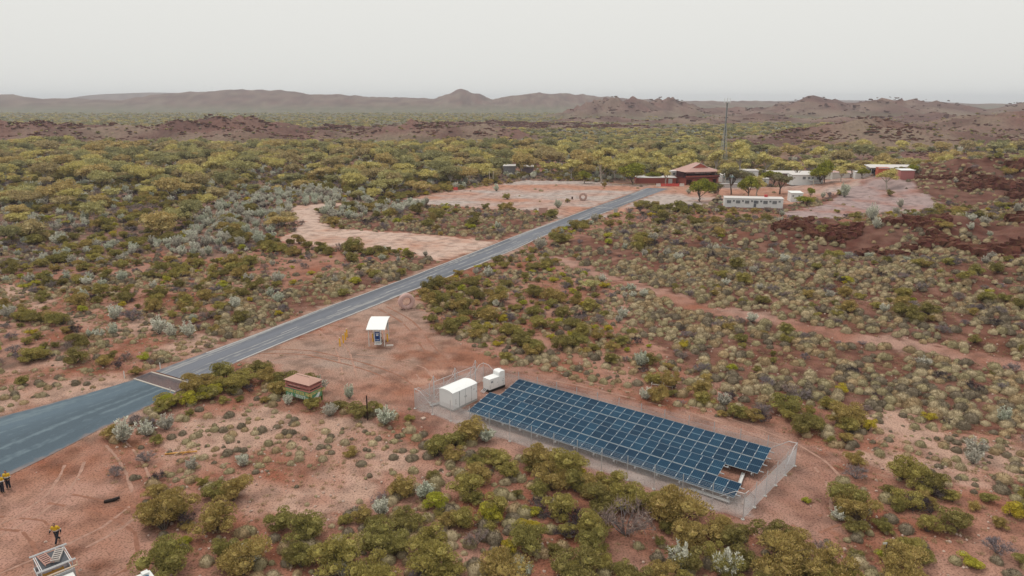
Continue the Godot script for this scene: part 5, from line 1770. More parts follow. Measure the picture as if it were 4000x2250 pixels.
	bx(cp, "back_wall", white, Vector3(0.1, 1.3, -2.5), Vector3(6.8, 2.6, 0.1))
	var fw := thing("four_wheel_drive", "dark blue-black four-wheel drive parked under the carport", "car", P(137.2, 264.0), -PI / 2)
	var body := MB.new()
	extrude(body, [Vector2(-2.2, 0.4), Vector2(-2.2, 1.1), Vector2(-2.05, 1.8), Vector2(0.4, 1.85), Vector2(0.95, 1.15), Vector2(2.1, 1.05), Vector2(2.25, 0.4)], 0.92, [0, 0, 0.15, 0.15, 0.05, 0.06, 0.03])
	put(fw, "body", body, mat("car navy", Color(0.015, 0.02, 0.035), 0.3))
	var ws := MB.new()
	ws.quad(Vector3(0.44, 1.80, -0.7), Vector3(0.44, 1.80, 0.7), Vector3(0.95, 1.18, 0.78), Vector3(0.95, 1.18, -0.78), Vector3(0.7, 0.7, 0))
	put(fw, "windscreen", ws, mat("vehicle glass", Color(0.02, 0.025, 0.03), 0.08))
	for x in [-1.35, 1.45]:
		for s in [-1.0, 1.0]:
			wheel(fw, Vector3(x, 0.38, s * 0.82), 0.38, 0.25)
	for s in [-1.0, 1.0]:
		bx(fw, "headlight", mat("lamp lens", Color(0.6, 0.62, 0.63), 0.1), Vector3(2.21, 0.85, s * 0.62), Vector3(0.1, 0.18, 0.3))
	hut("container", "orange-red shipping container half hidden by an olive tree", "container", 133.6, 254.4, 3.8, 2.6, 2.6, rough_paint("container orange", Color(0.47, 0.10, 0.05), 0.7, 0.8, 0.7), rough_paint("container orange", Color(0.47, 0.10, 0.05), 0.7, 0.8, 0.7), -0.1, 0.0)
	var ps := hut("shed", "pink-red steel shed with a white roof at the yard's end", "shed", 137.6, 246.8, 4.8, 4.0, 3.2, rough_paint("shed pink", Color(0.44, 0.16, 0.15), 0.7, 0.8, 0.8), white, -0.06, 0.05)
	for k in 9:
		bx(ps, "rib", rough_paint("shed pink", Color(0.44, 0.16, 0.15), 0.7, 0.8, 0.8), Vector3(-2.2 + k * 0.55, 1.6, 2.02), Vector3(0.06, 3.1, 0.06))
	# satellite dish
	var ds := thing("satellite_dish", "white satellite dish standing behind the pale-roofed buildings", "dish", P(141.5, 308.0))
	tb(ds, "mast", pale, Vector3(0, -0.1, 0), Vector3(0, 3.4, 0), 0.08, 6)
	var dm := MB.new()
	for i in 4:
		for s in 14:
			var q := []
			for t in [[i, s], [i, s + 1], [i + 1, s + 1], [i + 1, s]]:
				var rr: float = 1.2 * t[0] / 4.0
				var a: float = TAU * t[1] / 14.0
				q.append(Vector3(cos(a) * rr, 3.5 + sin(a) * rr, 0.3 + 0.28 * rr * rr))
			dm.quad(q[0], q[1], q[2], q[3], Vector3.BACK)
	put(ds, "reflector", dm, white)
	tb(ds, "feed_arm", pale, Vector3(0, 2.5, 0.6), Vector3(0, 3.4, 1.5), 0.03, 5)
	# water tanks and sheds on the left
	for k in 2:
		var tk := MB.new()
		tk.tube(Vector3(0, -0.1, 0), Vector3(0, 3.3, 0), 2.0, 2.0, 24)
		tk.tube(Vector3(0, 3.3, 0), Vector3(0, 3.75, 0), 2.05, 0.3, 24)
		var tn := thing("water_tank", ["round pale water tank nearest the small white pump hut", "round pale water tank farther from the small white pump hut"][k], "tank", P(-25.2 + 4.4 * k, 312.0), 0.0, "pair of water tanks at the woodland edge")
		put(tn, "shell", tk, rough_paint("tank cream", Color(0.66, 0.63, 0.57), 0.7, 0.4, 0.86))
		tb(tn, "hatch", pale, Vector3(0.9, 3.45, 0.4), Vector3(0.9, 3.75, 0.4), 0.35, 10)
	hut("pump_hut", "small white pump hut beside the two round tanks", "hut", -30.3, 310.5, 2.8, 3.0, 4.0, white, pale, 0.05, 0.05, [[1.7, 3.2, 0.6]])
	hut("shed", "grey-walled shed with a pale roof in the trees beyond the yard", "shed", -4.0, 322.0, 5.6, 4.5, 3.6, rough_paint("shed grey", Color(0.22, 0.21, 0.22), 0.8, 0.6, 0.7), pale, 0.0, 0.1, [[1.2, 2.4, 0.6], [2.6, 2.4, 0.6]])
	hut("shed", "purple-brown shed with a pale roof beside the grey-walled shed", "shed", 4.4, 319.5, 5.4, 4.5, 3.4, rough_paint("shed purple", Color(0.19, 0.13, 0.15), 0.8, 0.6, 0.7), pale, 0.0, 0.1)
	var cream := rough_paint("pole cream", Color(0.55, 0.48, 0.38), 0.8, 1.0, 0.8)
	for q in [[-9.1, 280.9, 5.2, "cream pole at the edge of the yard, the taller of a pair"], [-7.7, 286.0, 5.0, "cream pole at the edge of the yard, set behind its twin"], [-29.4, 302.0, 6.0, "lone pale pole by the water tanks"], [-48.0, 318.0, 5.5, "pale pole standing in the woodland left of the tanks"], [240.0, 338.0, 4.0, "dark pole on the rise beyond the settlement"], [103.5, 238.5, 6.0, "white pole beside the small square hut"]]:
		var b := MB.new()
		b.tube(Vector3(0, -0.2, 0), Vector3(0, q[2], 0), 0.13, 0.1, 8)
		solid("pole", b, cream if q[0] != 240.0 else mat("pole dark", Color(0.05, 0.04, 0.035), 0.9), q[3], "pole", P(q[0], q[1]), 0.0, "poles round the yard")
	var dr := thing("oil_drum", "dark upright oil drum next to the far painted tyre", "drum", P(20.6, 236.3))
	tb(dr, "barrel", rough_paint("drum brown", Color(0.10, 0.05, 0.04), 0.8, 1.0, 0.7), Vector3(0, -0.02, 0), Vector3(0, 0.9, 0), 0.3, 14)
	for hh in [0.3, 0.6, 0.88]:
		tb(dr, "hoop", rough_paint("drum brown", Color(0.10, 0.05, 0.04), 0.8, 1.0, 0.7), Vector3(0, hh, 0), Vector3(0, hh + 0.03, 0), 0.315, 14)
	var pb := thing("notice_board", "pinkish blank notice board standing among the loop's hummocks", "board", P(9.2, 203.0), 0.1)
	bx(pb, "board", rough_paint("board pink", Color(0.50, 0.30, 0.25), 0.8, 1.0, 0.8), Vector3(0, 1.15, 0), Vector3(2.6, 1.7, 0.12))
	for s in [-1.0, 1.0]:
		bx(pb, "post", cream, Vector3(s * 1.2, 0.9, -0.12), Vector3(0.12, 2.1, 0.12))
	var gb2 := thing("meter_box", "grey box on a stand beside the road before the yard", "box", P(30.8, 204.3))
	bx(gb2, "box", rough_paint("box grey", Color(0.4, 0.38, 0.36), 0.7, 1.0, 0.8), Vector3(0, 1.0, 0), Vector3(1.1, 1.5, 0.5))
	bx(gb2, "stand", cream, Vector3(0, 0.15, 0), Vector3(0.9, 0.4, 0.4))
	tower()


func tower() -> void:
	# guyed-looking lattice mast: wide three-legged lattice below, dark pole line, antenna head
	var steel := mat("mast steel", Color(0.36, 0.37, 0.38), 0.6, 0.3)
	var darkc := mat("feeder dark", Color(0.03, 0.032, 0.035), 0.7)
	var o := thing("radio_tower", "tall lattice radio tower with white panel antennas at its head", "tower", P(106.5, 354.0), 0.3)
	var H := 32.0
	var ring := func(h: float) -> Array:
		var w := lerpf(3.6, 0.45, clampf(h / 22.0, 0.0, 1.0)) if h < 22.0 else 0.45
		var a := []
		for k in 4:
			var t := TAU * (k + 0.5) / 4.0
			a.append(Vector3(cos(t) * w * 0.7, h, sin(t) * w * 0.7))
		return a
	var hs := []
	for k in 17:
		hs.append(H * k / 16.0)
	for k in 4:
		var b := MB.new()
		for i in 16:
			b.tube(ring.call(hs[i])[k], ring.call(hs[i + 1])[k], 0.10, 0.10, 5, false)
		put(o, "leg", b, steel)
	var br := MB.new()
	for i in 16:
		var a: Array = ring.call(hs[i])
		var c: Array = ring.call(hs[i + 1])
		for k in 4:
			br.tube(a[k], c[(k + 1) % 4], 0.05, 0.05, 4, false)
			br.tube(a[(k + 1) % 4], c[k], 0.05, 0.05, 4, false)
			br.tube(c[k], c[(k + 1) % 4], 0.03, 0.03, 4, false)
	put(o, "bracing", br, steel)
	var fd := MB.new()
	fd.tube(Vector3(0.3, 0, 0.3), Vector3(0.12, 12, 0.12), 0.2, 0.2, 6)
	fd.tube(Vector3(0.12, 12, 0.12), Vector3(0.0, H, 0.1), 0.22, 0.22, 6)
	put(o, "feeder", fd, darkc)
	tb(o, "head_ring", steel, Vector3(0, H - 0.2, 0), Vector3(0, H, 0), 1.1, 12)
	for k in 6:
		var t := TAU * k / 6.0
		bx(o, "antenna", mat("antenna white", Color(0.72, 0.73, 0.73), 0.5), Vector3(cos(t) * 1.5, H + 0.9, sin(t) * 1.5), Vector3(0.24, 2.3, 0.14), Basis(Vector3.UP, -t + PI / 2))
		tb(o, "antenna_arm", steel, Vector3(0, H - 0.1, 0), Vector3(cos(t) * 1.5, H - 0.1, sin(t) * 1.5), 0.05, 5)
	tb(o, "whip", mat("antenna white", Color(0.72, 0.73, 0.73), 0.5), Vector3(0, H, 0), Vector3(0, H + 2.6, 0), 0.04, 5)


# ---------------------------------------------------------------- rocks
func rock_mesh(sd: int, m: Material) -> ArrayMesh:
	# an angular slab: a cube cut into a 3 x 2 x 3 lattice, jittered and bedded
	var r := RandomNumberGenerator.new()
	r.seed = sd
	var b := MB.new()
	var jit := {}
	var pt := func(i: int, j: int, k: int) -> Vector3:
		var key := Vector3i(i, j, k)
		if not jit.has(key):
			var p := Vector3(i / 3.0 - 0.5, j / 2.0 - 0.5, k / 3.0 - 0.5)
			var edge := 1.0 - 0.28 * float(int(i == 0 or i == 3) + int(k == 0 or k == 3) + int(j == 0 or j == 2) - 1) * r.randf()
			jit[key] = Vector3(p.x * edge, p.y * (0.85 + 0.3 * r.randf()), p.z * edge) + Vector3(r.randf_range(-0.1, 0.1), r.randf_range(-0.08, 0.08), r.randf_range(-0.1, 0.1))
		return jit[key]
	var shade := func() -> void:
		var s := r.randf_range(0.75, 1.25)
		b.tint = Color(0.135 * s, (0.045 + 0.022 * r.randf()) * s, 0.037 * s)
	for i in 3:
		for k in 3:
			for j in [0, 2]:
				shade.call()
				b.quad(pt.call(i, j, k), pt.call(i + 1, j, k), pt.call(i + 1, j, k + 1), pt.call(i, j, k + 1), Vector3.UP if j else Vector3.DOWN)
	for i in 3:
		for j in 2:
			for k in [0, 3]:
				shade.call()
				b.quad(pt.call(i, j, k), pt.call(i + 1, j, k), pt.call(i + 1, j + 1, k), pt.call(i, j + 1, k), Vector3.BACK if k else Vector3.FORWARD)
				b.quad(pt.call(k, j, i), pt.call(k, j, i + 1), pt.call(k, j + 1, i + 1), pt.call(k, j + 1, i), Vector3.RIGHT if k else Vector3.LEFT)
	return mesh_of([[b, m]], false)


var rock_kinds := []


func build_rocks() -> void:
	var m := StandardMaterial3D.new()
	m.resource_name = "ironstone"
	m.vertex_color_use_as_albedo = true
	m.roughness = 0.9
	m.metallic_specular = 0.25
	m.albedo_texture = shared_grain(0.5)
	m.uv1_triplanar = true
	m.uv1_world_triplanar = true
	m.uv1_scale = Vector3.ONE * 0.5
	for k in 5:
		rock_kinds.append(rock_mesh(900 + k, m))
	var r := RandomNumberGenerator.new()
	r.seed = 77
	# ledges on the near ridges: each a run of bedded slabs: x0, d0, x1, d1, count, size, label
	var ledges := [
		[60.5, 156.5, 76.0, 150.0, 138, 2.0, "long dark red ledge along the crest of the hummock-covered ridge"],
		[82.0, 152.0, 94.0, 148.0, 96, 2.1, "dark red bluff above the pale bushes on the ridge"],
		[66.0, 165.0, 72.0, 163.0, 46, 1.3, "small red ledge near the top of the hummock ridge"],
		[92.0, 134.0, 122.0, 122.0, 184, 2.3, "broad dark red rock face at the picture's right edge"],
		[88.0, 120.0, 98.0, 116.0, 59, 1.6, "low dark red ledge below the broad rock face"],
		[108.0, 148.0, 128.0, 140.0, 92, 2.0, "dark red ledge behind the broad rock face"],
		[150.0, 232.0, 178.0, 226.0, 147, 2.6, "dark red outcrop on the hill right of the sheds"],
		[172.0, 242.0, 206.0, 238.0, 161, 3.0, "upper dark red outcrop running up the hill beyond the sheds"],
		[84.0, 140.0, 100.0, 134.0, 60, 2.0, "rust-brown ledge in the middle of the rocky slope"],
		[72.0, 141.0, 82.0, 138.0, 36, 1.6, "short rust-brown ledge below the ridge crest"],
		[104.0, 128.0, 116.0, 122.0, 40, 2.0, "low rust-brown ledge at the slope's right foot"],
		[160.0, 222.0, 190.0, 214.0, 60, 2.6, "dark red ledge low on the hill beyond the sheds"],
		[142.0, 243.0, 160.0, 240.0, 59, 1.8, "thin red ledge just right of the pink shed"],
	]
	for q in ledges:
		var o := thing("rock_outcrop", q[6], "outcrop", P(q[0], q[1]), 0.0, "ironstone ledges on the near ridges")
		for k in q[4]:
			var t := r.randf()
			var bend: float = 1.6 * sin(t * 7.0) + r.randfn() * (0.5 + 0.25 * q[5])
			var x: float = lerpf(q[0], q[2], t) + bend * 0.35
			var d: float = lerpf(q[1], q[3], t) + bend
			var s: float = q[5] * r.randf_range(0.4, 1.15)
			var p := part(o, "slab", rock_kinds[r.randi() % 5])
			p.transform = Transform3D(Basis.from_euler(Vector3(r.randfn() * 0.16 - 0.1, yaw(q[2] - q[0], q[3] - q[1]) + r.randfn() * 0.35, r.randfn() * 0.12)).scaled_local(Vector3(s * 1.5, s * 0.8, s)), P(x, d, s * r.randf_range(0.0, 0.22)) - o.position)
	# the hills farther off: ledges too many and small to tell apart
	var where := []
	for h in rises:
		if h[1] < 330.0 or h[6] < 0.7: continue
		var count := int(clampf(h[2] * h[3] * 0.26, 60, 1300)) if h[1] < 1000.0 else int(clampf(h[2] * h[3] * 0.035, 40, 200))
		for k in count:
			var bed := floorf(r.randf_range(-1.3, 1.3) * 3.0) / 3.0
			var u := r.randfn() * 0.75
			var w := bed + r.randfn() * 0.06
			var a: float = deg_to_rad(h[5])
			var x: float = h[0] + u * h[2] * cos(a) - w * h[3] * sin(a)
			var d: float = h[1] + u * h[2] * sin(a) + w * h[3] * cos(a)
			if nz_a.get_noise_2d(x * 1.6, d * 1.6) < -0.12: continue
			var s: float = r.randf_range(0.6, 1.9) * (1.0 if h[1] < 800.0 else 2.0)
			where.append(Transform3D(Basis.from_euler(Vector3(r.randfn() * 0.15, a + r.randfn() * 0.3, r.randfn() * 0.1)).scaled_local(Vector3(s * 2.2, s * 0.55, s)), P(x, d, s * 0.05)))
	var far := Node3D.new()
	far.name = "hillside_rocks"
	add_child(far)
	tag(far, "scattered dark red ledges over the distant hills", "rocks", "", "stuff")
	spread(far, "ledge", rock_kinds, where, [], r)
	# stones on the open ground
	where = []
	for k in 2600:
		var d := 38.0 + 75.0 * pow(r.randf(), 1.3)
		var x := r.randf_range(-0.8, 0.8) * d
		var z := zone_at(x, d)
		if z == 8 or z == 3: continue
		if is_cleared(z) and r.randf() < 0.88: continue
		var s := r.randf_range(0.06, 0.2)
		where.append(Transform3D(Basis.from_euler(Vector3(r.randf(), r.randf() * 6.0, r.randf())) * Basis.from_scale(Vector3(s * 1.3, s, s)), P(x, d, s * 0.15)))
	var pale := StandardMaterial3D.new()
	pale.resource_name = "pale stone"
	pale.albedo_color = lin(0.45, 0.33, 0.27)
	pale.roughness = 0.9
	var kinds := []
	for k in 3:
		var c: ArrayMesh = rock_kinds[k].duplicate()
		c.surface_set_material(0, pale)
		kinds.append(c)
	var st := Node3D.new()
	st.name = "loose_stones"
	add_child(st)
	tag(st, "small pale stones scattered over the bare red ground", "stones", "", "stuff")
	spread(st, "stone", kinds, where, [], r)


func spread(to: Node3D, called: String, kinds: Array, where: Array, tints: Array, r: RandomNumberGenerator) -> void:
	var sets := []
	for k in kinds.size():
		sets.append([])
	for i in where.size():
		sets[r.randi() % kinds.size()].append(i)
	for k in kinds.size():
		if sets[k].is_empty(): continue
		var mm := MultiMesh.new()
		mm.transform_format = MultiMesh.TRANSFORM_3D
		mm.use_colors = not tints.is_empty()
		mm.mesh = kinds[k]
		mm.instance_count = sets[k].size()
		for i in sets[k].size():
			mm.set_instance_transform(i, where[sets[k][i]])
			if mm.use_colors:
				mm.set_instance_color(i, tints[sets[k][i]])
		var o := MultiMeshInstance3D.new()
		o.name = called
		o.multimesh = mm
		to.add_child(o, true)


# ---------------------------------------------------------------- plants
class Leaves:
	var v := PackedVector3Array()
	var c := PackedColorArray()
	var r: RandomNumberGenerator
	var pal: Array

	func unit() -> Vector3:
		var z := r.randf_range(-1.0, 1.0)
		var a := r.randf() * TAU
		var s := sqrt(1.0 - z * z)
		return Vector3(s * cos(a), z, s * sin(a))

	func leaf(p: Vector3, dir: Vector3, l: float, w: float) -> void:
		var side := dir.cross(unit()).normalized() * w * 0.5
		var k: Color = pal[r.randi() % pal.size()]
		var s := r.randf_range(0.8, 1.2)
		k = Color(k.r * s, k.g * s, k.b * s)
		var m := p + dir * l * 0.45
		var t := p + dir * l
		for q in [p, m - side, m + side, m - side, t, m + side]:
			v.append(q); c.append(k)

	func blade(p: Vector3, t: Vector3, w: float) -> void:
		var side := (t - p).cross(unit()).normalized() * w * 0.5
		var k: Color = pal[r.randi() % pal.size()]
		var s := r.randf_range(0.82, 1.18)
		k = Color(k.r * s, k.g * s, k.b * s)
		for q in [p - side, t, p + side]:
			v.append(q); c.append(k)

	func core(o: Vector3, s: Vector3) -> void:
		# solid lump in leaf colours, added inside the clump to brighten its dark gaps
		var ring := []
		for i in 5:
			var row := []
			for k in 8:
				var th := -0.9 + 2.3 * i / 4.0
				var ph := TAU * (k + 0.5 * (i % 2)) / 8.0
				var q := r.randf_range(0.72, 1.12)
				row.append(o + Vector3(cos(th) * cos(ph), sin(th), cos(th) * sin(ph)) * s * q)
			ring.append(row)
		for i in 4:
			for k in 8:
				var a: Vector3 = ring[i][k]
				var b: Vector3 = ring[i][(k + 1) % 8]
				var e: Vector3 = ring[i + 1][(k + 1) % 8]
				var f: Vector3 = ring[i + 1][k]
				for t in [[a, b, e], [a, e, f]]:
					var kc: Color = pal[r.randi() % pal.size()]
					for p in t:
						v.append(p); c.append(kc)

	func clump(o: Vector3, s: Vector3, n: int, l: float, w: float, up: float, inner := 0.7) -> void:
		core(o, s * inner)
		for i in n:
			var u := unit()
			if u.y < -0.45 and r.randf() < 0.7: u.y = -u.y
			var p := o + u * s * (0.62 + 0.38 * sqrt(r.randf()))
			var dir := (u + Vector3.UP * up + unit() * 0.75).normalized()
			leaf(p, dir, l * r.randf_range(0.7, 1.3), w)

	func surface(m: ArrayMesh, mt: Material) -> void:
		var a := []
		a.resize(Mesh.ARRAY_MAX)
		a[Mesh.ARRAY_VERTEX] = v
		a[Mesh.ARRAY_COLOR] = c
		m.add_surface_from_arrays(Mesh.PRIMITIVE_TRIANGLES, a)
		m.surface_set_material(m.get_surface_count() - 1, mt)


func leaf_mat(key: String, tint: Color, through := 0.3) -> StandardMaterial3D:
	if not mats.has(key):
		var m := StandardMaterial3D.new()
		m.resource_name = key
		m.albedo_color = tint.linear_to_srgb()
		m.vertex_color_use_as_albedo = true
		m.roughness = 0.85
		m.metallic_specular = 0.2
		m.cull_mode = BaseMaterial3D.CULL_DISABLED
		if through > 0.0:
			m.backlight_enabled = true
			m.backlight = lin(through, through, through)
		mats[key] = m
	return mats[key]


func leaves(sd: int, pal: Array) -> Leaves:
	var l := Leaves.new()
	l.r = RandomNumberGenerator.new()
	l.r.seed = sd
	l.pal = pal
	return l


func grow_hummock(sd: int, pal: Array) -> Dictionary:
	# spinifex: a mound one metre across bristling with needles
	var l := leaves(sd, pal)
	var lobes := [[Vector3.ZERO, 0.44, 0.46]]
	for k in 1 + l.r.randi() % 3:
		var a := l.r.randf() * TAU
		var q := l.r.randf_range(0.16, 0.3)
		lobes.append([Vector3(cos(a) * q, 0.0, sin(a) * q), l.r.randf_range(0.24, 0.32), l.r.randf_range(0.26, 0.40)])
	for lb in lobes:
		var rad: float = lb[1]
		var hh: float = lb[2]
		var o: Vector3 = lb[0]
		var rings := 5
		var seg := 12
		var one: Color = pal[0]
		for i in rings:
			for s in seg:
				var q := []
				for t in [[i, s], [i, s + 1], [i + 1, s + 1], [i + 1, s]]:
					var th: float = PI * 0.5 * t[0] / rings
					var ph: float = TAU * (t[1] % seg) / seg
					var wob := 1.0 + 0.08 * sin(ph * 3.0 + sd + t[0])
					var out := cos(th * 0.94)
					q.append(o + Vector3(out * cos(ph) * rad * 0.9 * wob, sin(th) * hh * 0.92 - 0.03, out * sin(ph) * rad * 0.9 * wob))
				for p in [q[0], q[1], q[2], q[0], q[2], q[3]]:
					l.v.append(p); l.c.append(one)
		for i in int(1000.0 * rad):
			var u := l.unit()
			u.y = absf(u.y)
			var s := o + Vector3(u.x * rad, u.y * hh, u.z * rad) * 0.8
			var t := o + Vector3(u.x * rad, u.y * hh + 0.02, u.z * rad) * l.r.randf_range(0.98, 1.2) + l.unit() * 0.035
			t.y = maxf(t.y, 0.01)
			l.blade(s, t, 0.022)
	return {"leaf": l, "wood": null}


func branchwork(b: MB, r: RandomNumberGenerator, p: Vector3, dir: Vector3, l: float, w: float, depth: int, tips: Array, spread_by: float) -> void:
	var q := p + dir * l
	b.tube(p, q, w, w * 0.68, 4 if depth > 1 else 3, false)
	if depth == 0:
		tips.append(q)
		return
	for k in 2 + r.randi() % 2:
		var d := (dir + Vector3(r.randfn(), r.randfn() * 0.7 + 0.12, r.randfn()) * spread_by).normalized()
		branchwork(b, r, p.lerp(q, r.randf_range(0.7, 1.0)), d, l * r.randf_range(0.6, 0.85), w * 0.62, depth - 1, tips, spread_by)


func grow_shrub(sd: int, pal: Array, R: float, H: float, stems: int, n: int, l: float, w: float, up: float, lumps: float) -> Dictionary:
	# many-stemmed bush of uneven outline: leaf clumps at the ends of its stems, gaps and bare wood between
	var lf := leaves(sd, pal)
	var r := lf.r
	var wood := MB.new()
	var lop := Vector3(r.randfn() * 0.18 * R, 0, r.randfn() * 0.18 * R)
	for k in stems:
		var a := TAU * (k + r.randf() * 0.9) / stems
		var reach := R * r.randf_range(0.12, 0.9)
		var top := Vector3(cos(a) * reach, H * r.randf_range(0.34, 1.0) * (1.0 - 0.35 * reach / R), sin(a) * reach) + lop
		var base := Vector3(cos(a) * 0.06, -0.05, sin(a) * 0.06)
		var mid := base.lerp(top, 0.5) + Vector3(r.randfn() * 0.06, 0.1 * H, r.randfn() * 0.06)
		wood.tube(base, mid, 0.028 * H, 0.018 * H, 4, false)
		wood.tube(mid, top, 0.018 * H, 0.008 * H, 4, false)
		for i in 3:
			var tip := top + Vector3(r.randfn(), absf(r.randfn()) * 0.7, r.randfn()) * R * 0.2
			wood.tube(mid.lerp(top, 0.6), tip, 0.009 * H, 0.004 * H, 3, false)
		var s := R * lumps * r.randf_range(0.55, 1.4)
		lf.clump(top, Vector3(s * r.randf_range(0.8, 1.3), s * r.randf_range(0.5, 0.95), s * r.randf_range(0.8, 1.3)), int(n / stems * clampf(s / (R * lumps), 0.6, 1.4)), l, w, up, 0.6)
		if r.randf() < 0.6:
			var s2 := s * 0.65
			lf.clump(mid + Vector3(cos(a), 0, sin(a)) * R * 0.16, Vector3(s2, s2 * 0.7, s2), n / stems / 3, l, w, up, 0.6)
	return {"leaf": lf, "wood": wood}


func grow_silver(sd: int, pal: Array) -> Dictionary:
	# pale upright wattle: sprays of long leaves along rising twigs
	var lf := leaves(sd, pal)
	var r := lf.r
	var wood := MB.new()
	for k in 40:
		var a := r.randf() * TAU
		var lean := r.randf_range(0.1, 1.0)
		var p := Vector3(cos(a), 0, sin(a)) * 0.08
		var d := Vector3(cos(a) * lean, 1.1, sin(a) * lean).normalized()
		var len := r.randf_range(0.8, 1.5) * (1.05 - 0.3 * lean)
		for s in 4:
			var q := p + d * len / 4.0
			wood.tube(p, q, 0.016, 0.012, 3, false)
			if s > 0:
				for i in 14:
					var b := p.lerp(q, r.randf())
					lf.leaf(b, (d * 0.7 + lf.unit() + Vector3.UP * 0.35).normalized(), r.randf_range(0.13, 0.26), 0.068)
			p = q
			d = (d + lf.unit() * 0.22 + Vector3.UP * 0.1).normalized()
	return {"leaf": lf, "wood": wood}


func grow_dead(sd: int, pal: Array) -> Dictionary:
	# leafless grey bush: twigs upon twigs
	var lf := leaves(sd, pal)
	var r := lf.r
	var wood := MB.new()
	var tips := []
	for k in 12:
		var a := r.randf() * TAU
		var lean := r.randf_range(0.15, 1.4)
		branchwork(wood, r, Vector3(cos(a), 0, sin(a)) * 0.05, Vector3(cos(a) * lean, 1.0, sin(a) * lean).normalized(), r.randf_range(0.3, 0.45), 0.024, 3, tips, 0.42)
	for t in tips:
		for i in 5:
			lf.blade(t, t + (lf.unit() + Vector3.UP * 0.4).normalized() * r.randf_range(0.12, 0.28), 0.02)
	return {"leaf": lf, "wood": wood}


func grow_tree(sd: int, pal: Array, R: float, H: float, limbs: int, n: int, l: float, w: float, flat: float, lean := 0.0, low := 0.35) -> Dictionary:
	# trunk that forks to limbs, each carrying clumps of leaves
	var lf := leaves(sd, pal)
	var r := lf.r
	var wood := MB.new()
	var fork := Vector3(lean * H * 0.2 + r.randfn() * 0.1, H * low, r.randfn() * 0.1)
	var tw := 0.028 * H
	wood.tube(Vector3(0, -0.2, 0), fork * 0.5 + Vector3(r.randfn() * 0.08, 0, 0), tw * 1.25, tw, 7, false)
	wood.tube(fork * 0.5, fork, tw, tw * 0.8, 7, false)
	for k in limbs:
		var a := TAU * (k + 0.7 * r.randf()) / limbs
		var reach := R * r.randf_range(0.15, 0.75)
		var tip := Vector3(cos(a) * reach + lean * H * 0.3, H * r.randf_range(0.62, 0.9), sin(a) * reach)
		tip.y -= H * 0.16 * (reach / R)
		var mid := fork.lerp(tip, 0.5) + Vector3(r.randfn() * 0.15, 0.08 * H, r.randfn() * 0.15)
		wood.tube(fork, mid, tw * 0.62, tw * 0.36, 5, false)
		wood.tube(mid, tip, tw * 0.36, tw * 0.14, 4, false)
		for i in 3:
			var o := tip + Vector3(r.randfn(), r.randfn() * 0.4 + 0.15, r.randfn()) * R * 0.22
			wood.tube(mid.lerp(tip, 0.6), o, tw * 0.16, tw * 0.06, 3, false)
			var s := R * r.randf_range(0.2, 0.36)
			lf.clump(o, Vector3(s, s * flat, s), n / limbs / 3, l, w, 0.3)
	return {"leaf": lf, "wood": wood}


# kind: name, category, plant parts, tones, words
var kinds := {}


func new_kind(key: String, called: String, category: String, words: String, group: String, protos: Array, tones: Array, tone_words: Array, wood: Variant, leaf_part: String, wood_part: String, through := 0.3) -> void:
	var k := {"name": called, "category": category, "words": words, "group": group, "tones": tones, "tone_words": tone_words, "leaf_part": leaf_part, "wood_part": wood_part, "leaf": [], "wood": [], "joined": [], "mats": [], "spots": []}
	for t in tones.size():
		k.mats.append(leaf_mat("%s leaf %d" % [key, t], tones[t], through))
	var free := leaf_mat("%s leaf" % key, Color.WHITE, through)
	for p in protos:
		var a := ArrayMesh.new()
		p.leaf.surface(a, k.mats[0])
		k.leaf.append(a)
		var j := ArrayMesh.new()
		p.leaf.surface(j, free)
		if p.wood and p.wood.v.size():
			var wm: Material = wood[k.wood.size() % wood.size()] if wood is Array else wood
			k.wood.append(mesh_of([[p.wood, wm]]))
			j.add_surface_from_arrays(Mesh.PRIMITIVE_TRIANGLES, p.wood.arrays())
			j.surface_set_material(1, wm)
		else:
			k.wood.append(null)
		k.joined.append(j)
	kinds[key] = k


func plant(key: String, x: float, d: float, size: float, tall := 1.0, proto := -1, tone := -1, r: RandomNumberGenerator = rng) -> void:
	var k: Dictionary = kinds[key]
	var z := d * 0.966 + 8.3
	var px := absf(x) / z
	var seen := size / z if px < 0.76 and d > 37.0 else 0.0
	k.spots.append({"x": x, "d": d, "s": size, "t": tall, "p": proto if proto >= 0 else r.randi() % k.leaf.size(), "c": tone if tone >= 0 else r.randi() % k.tones.size(), "a": r.randf() * TAU, "seen": seen, "j": r.randf_range(0.82, 1.18)})


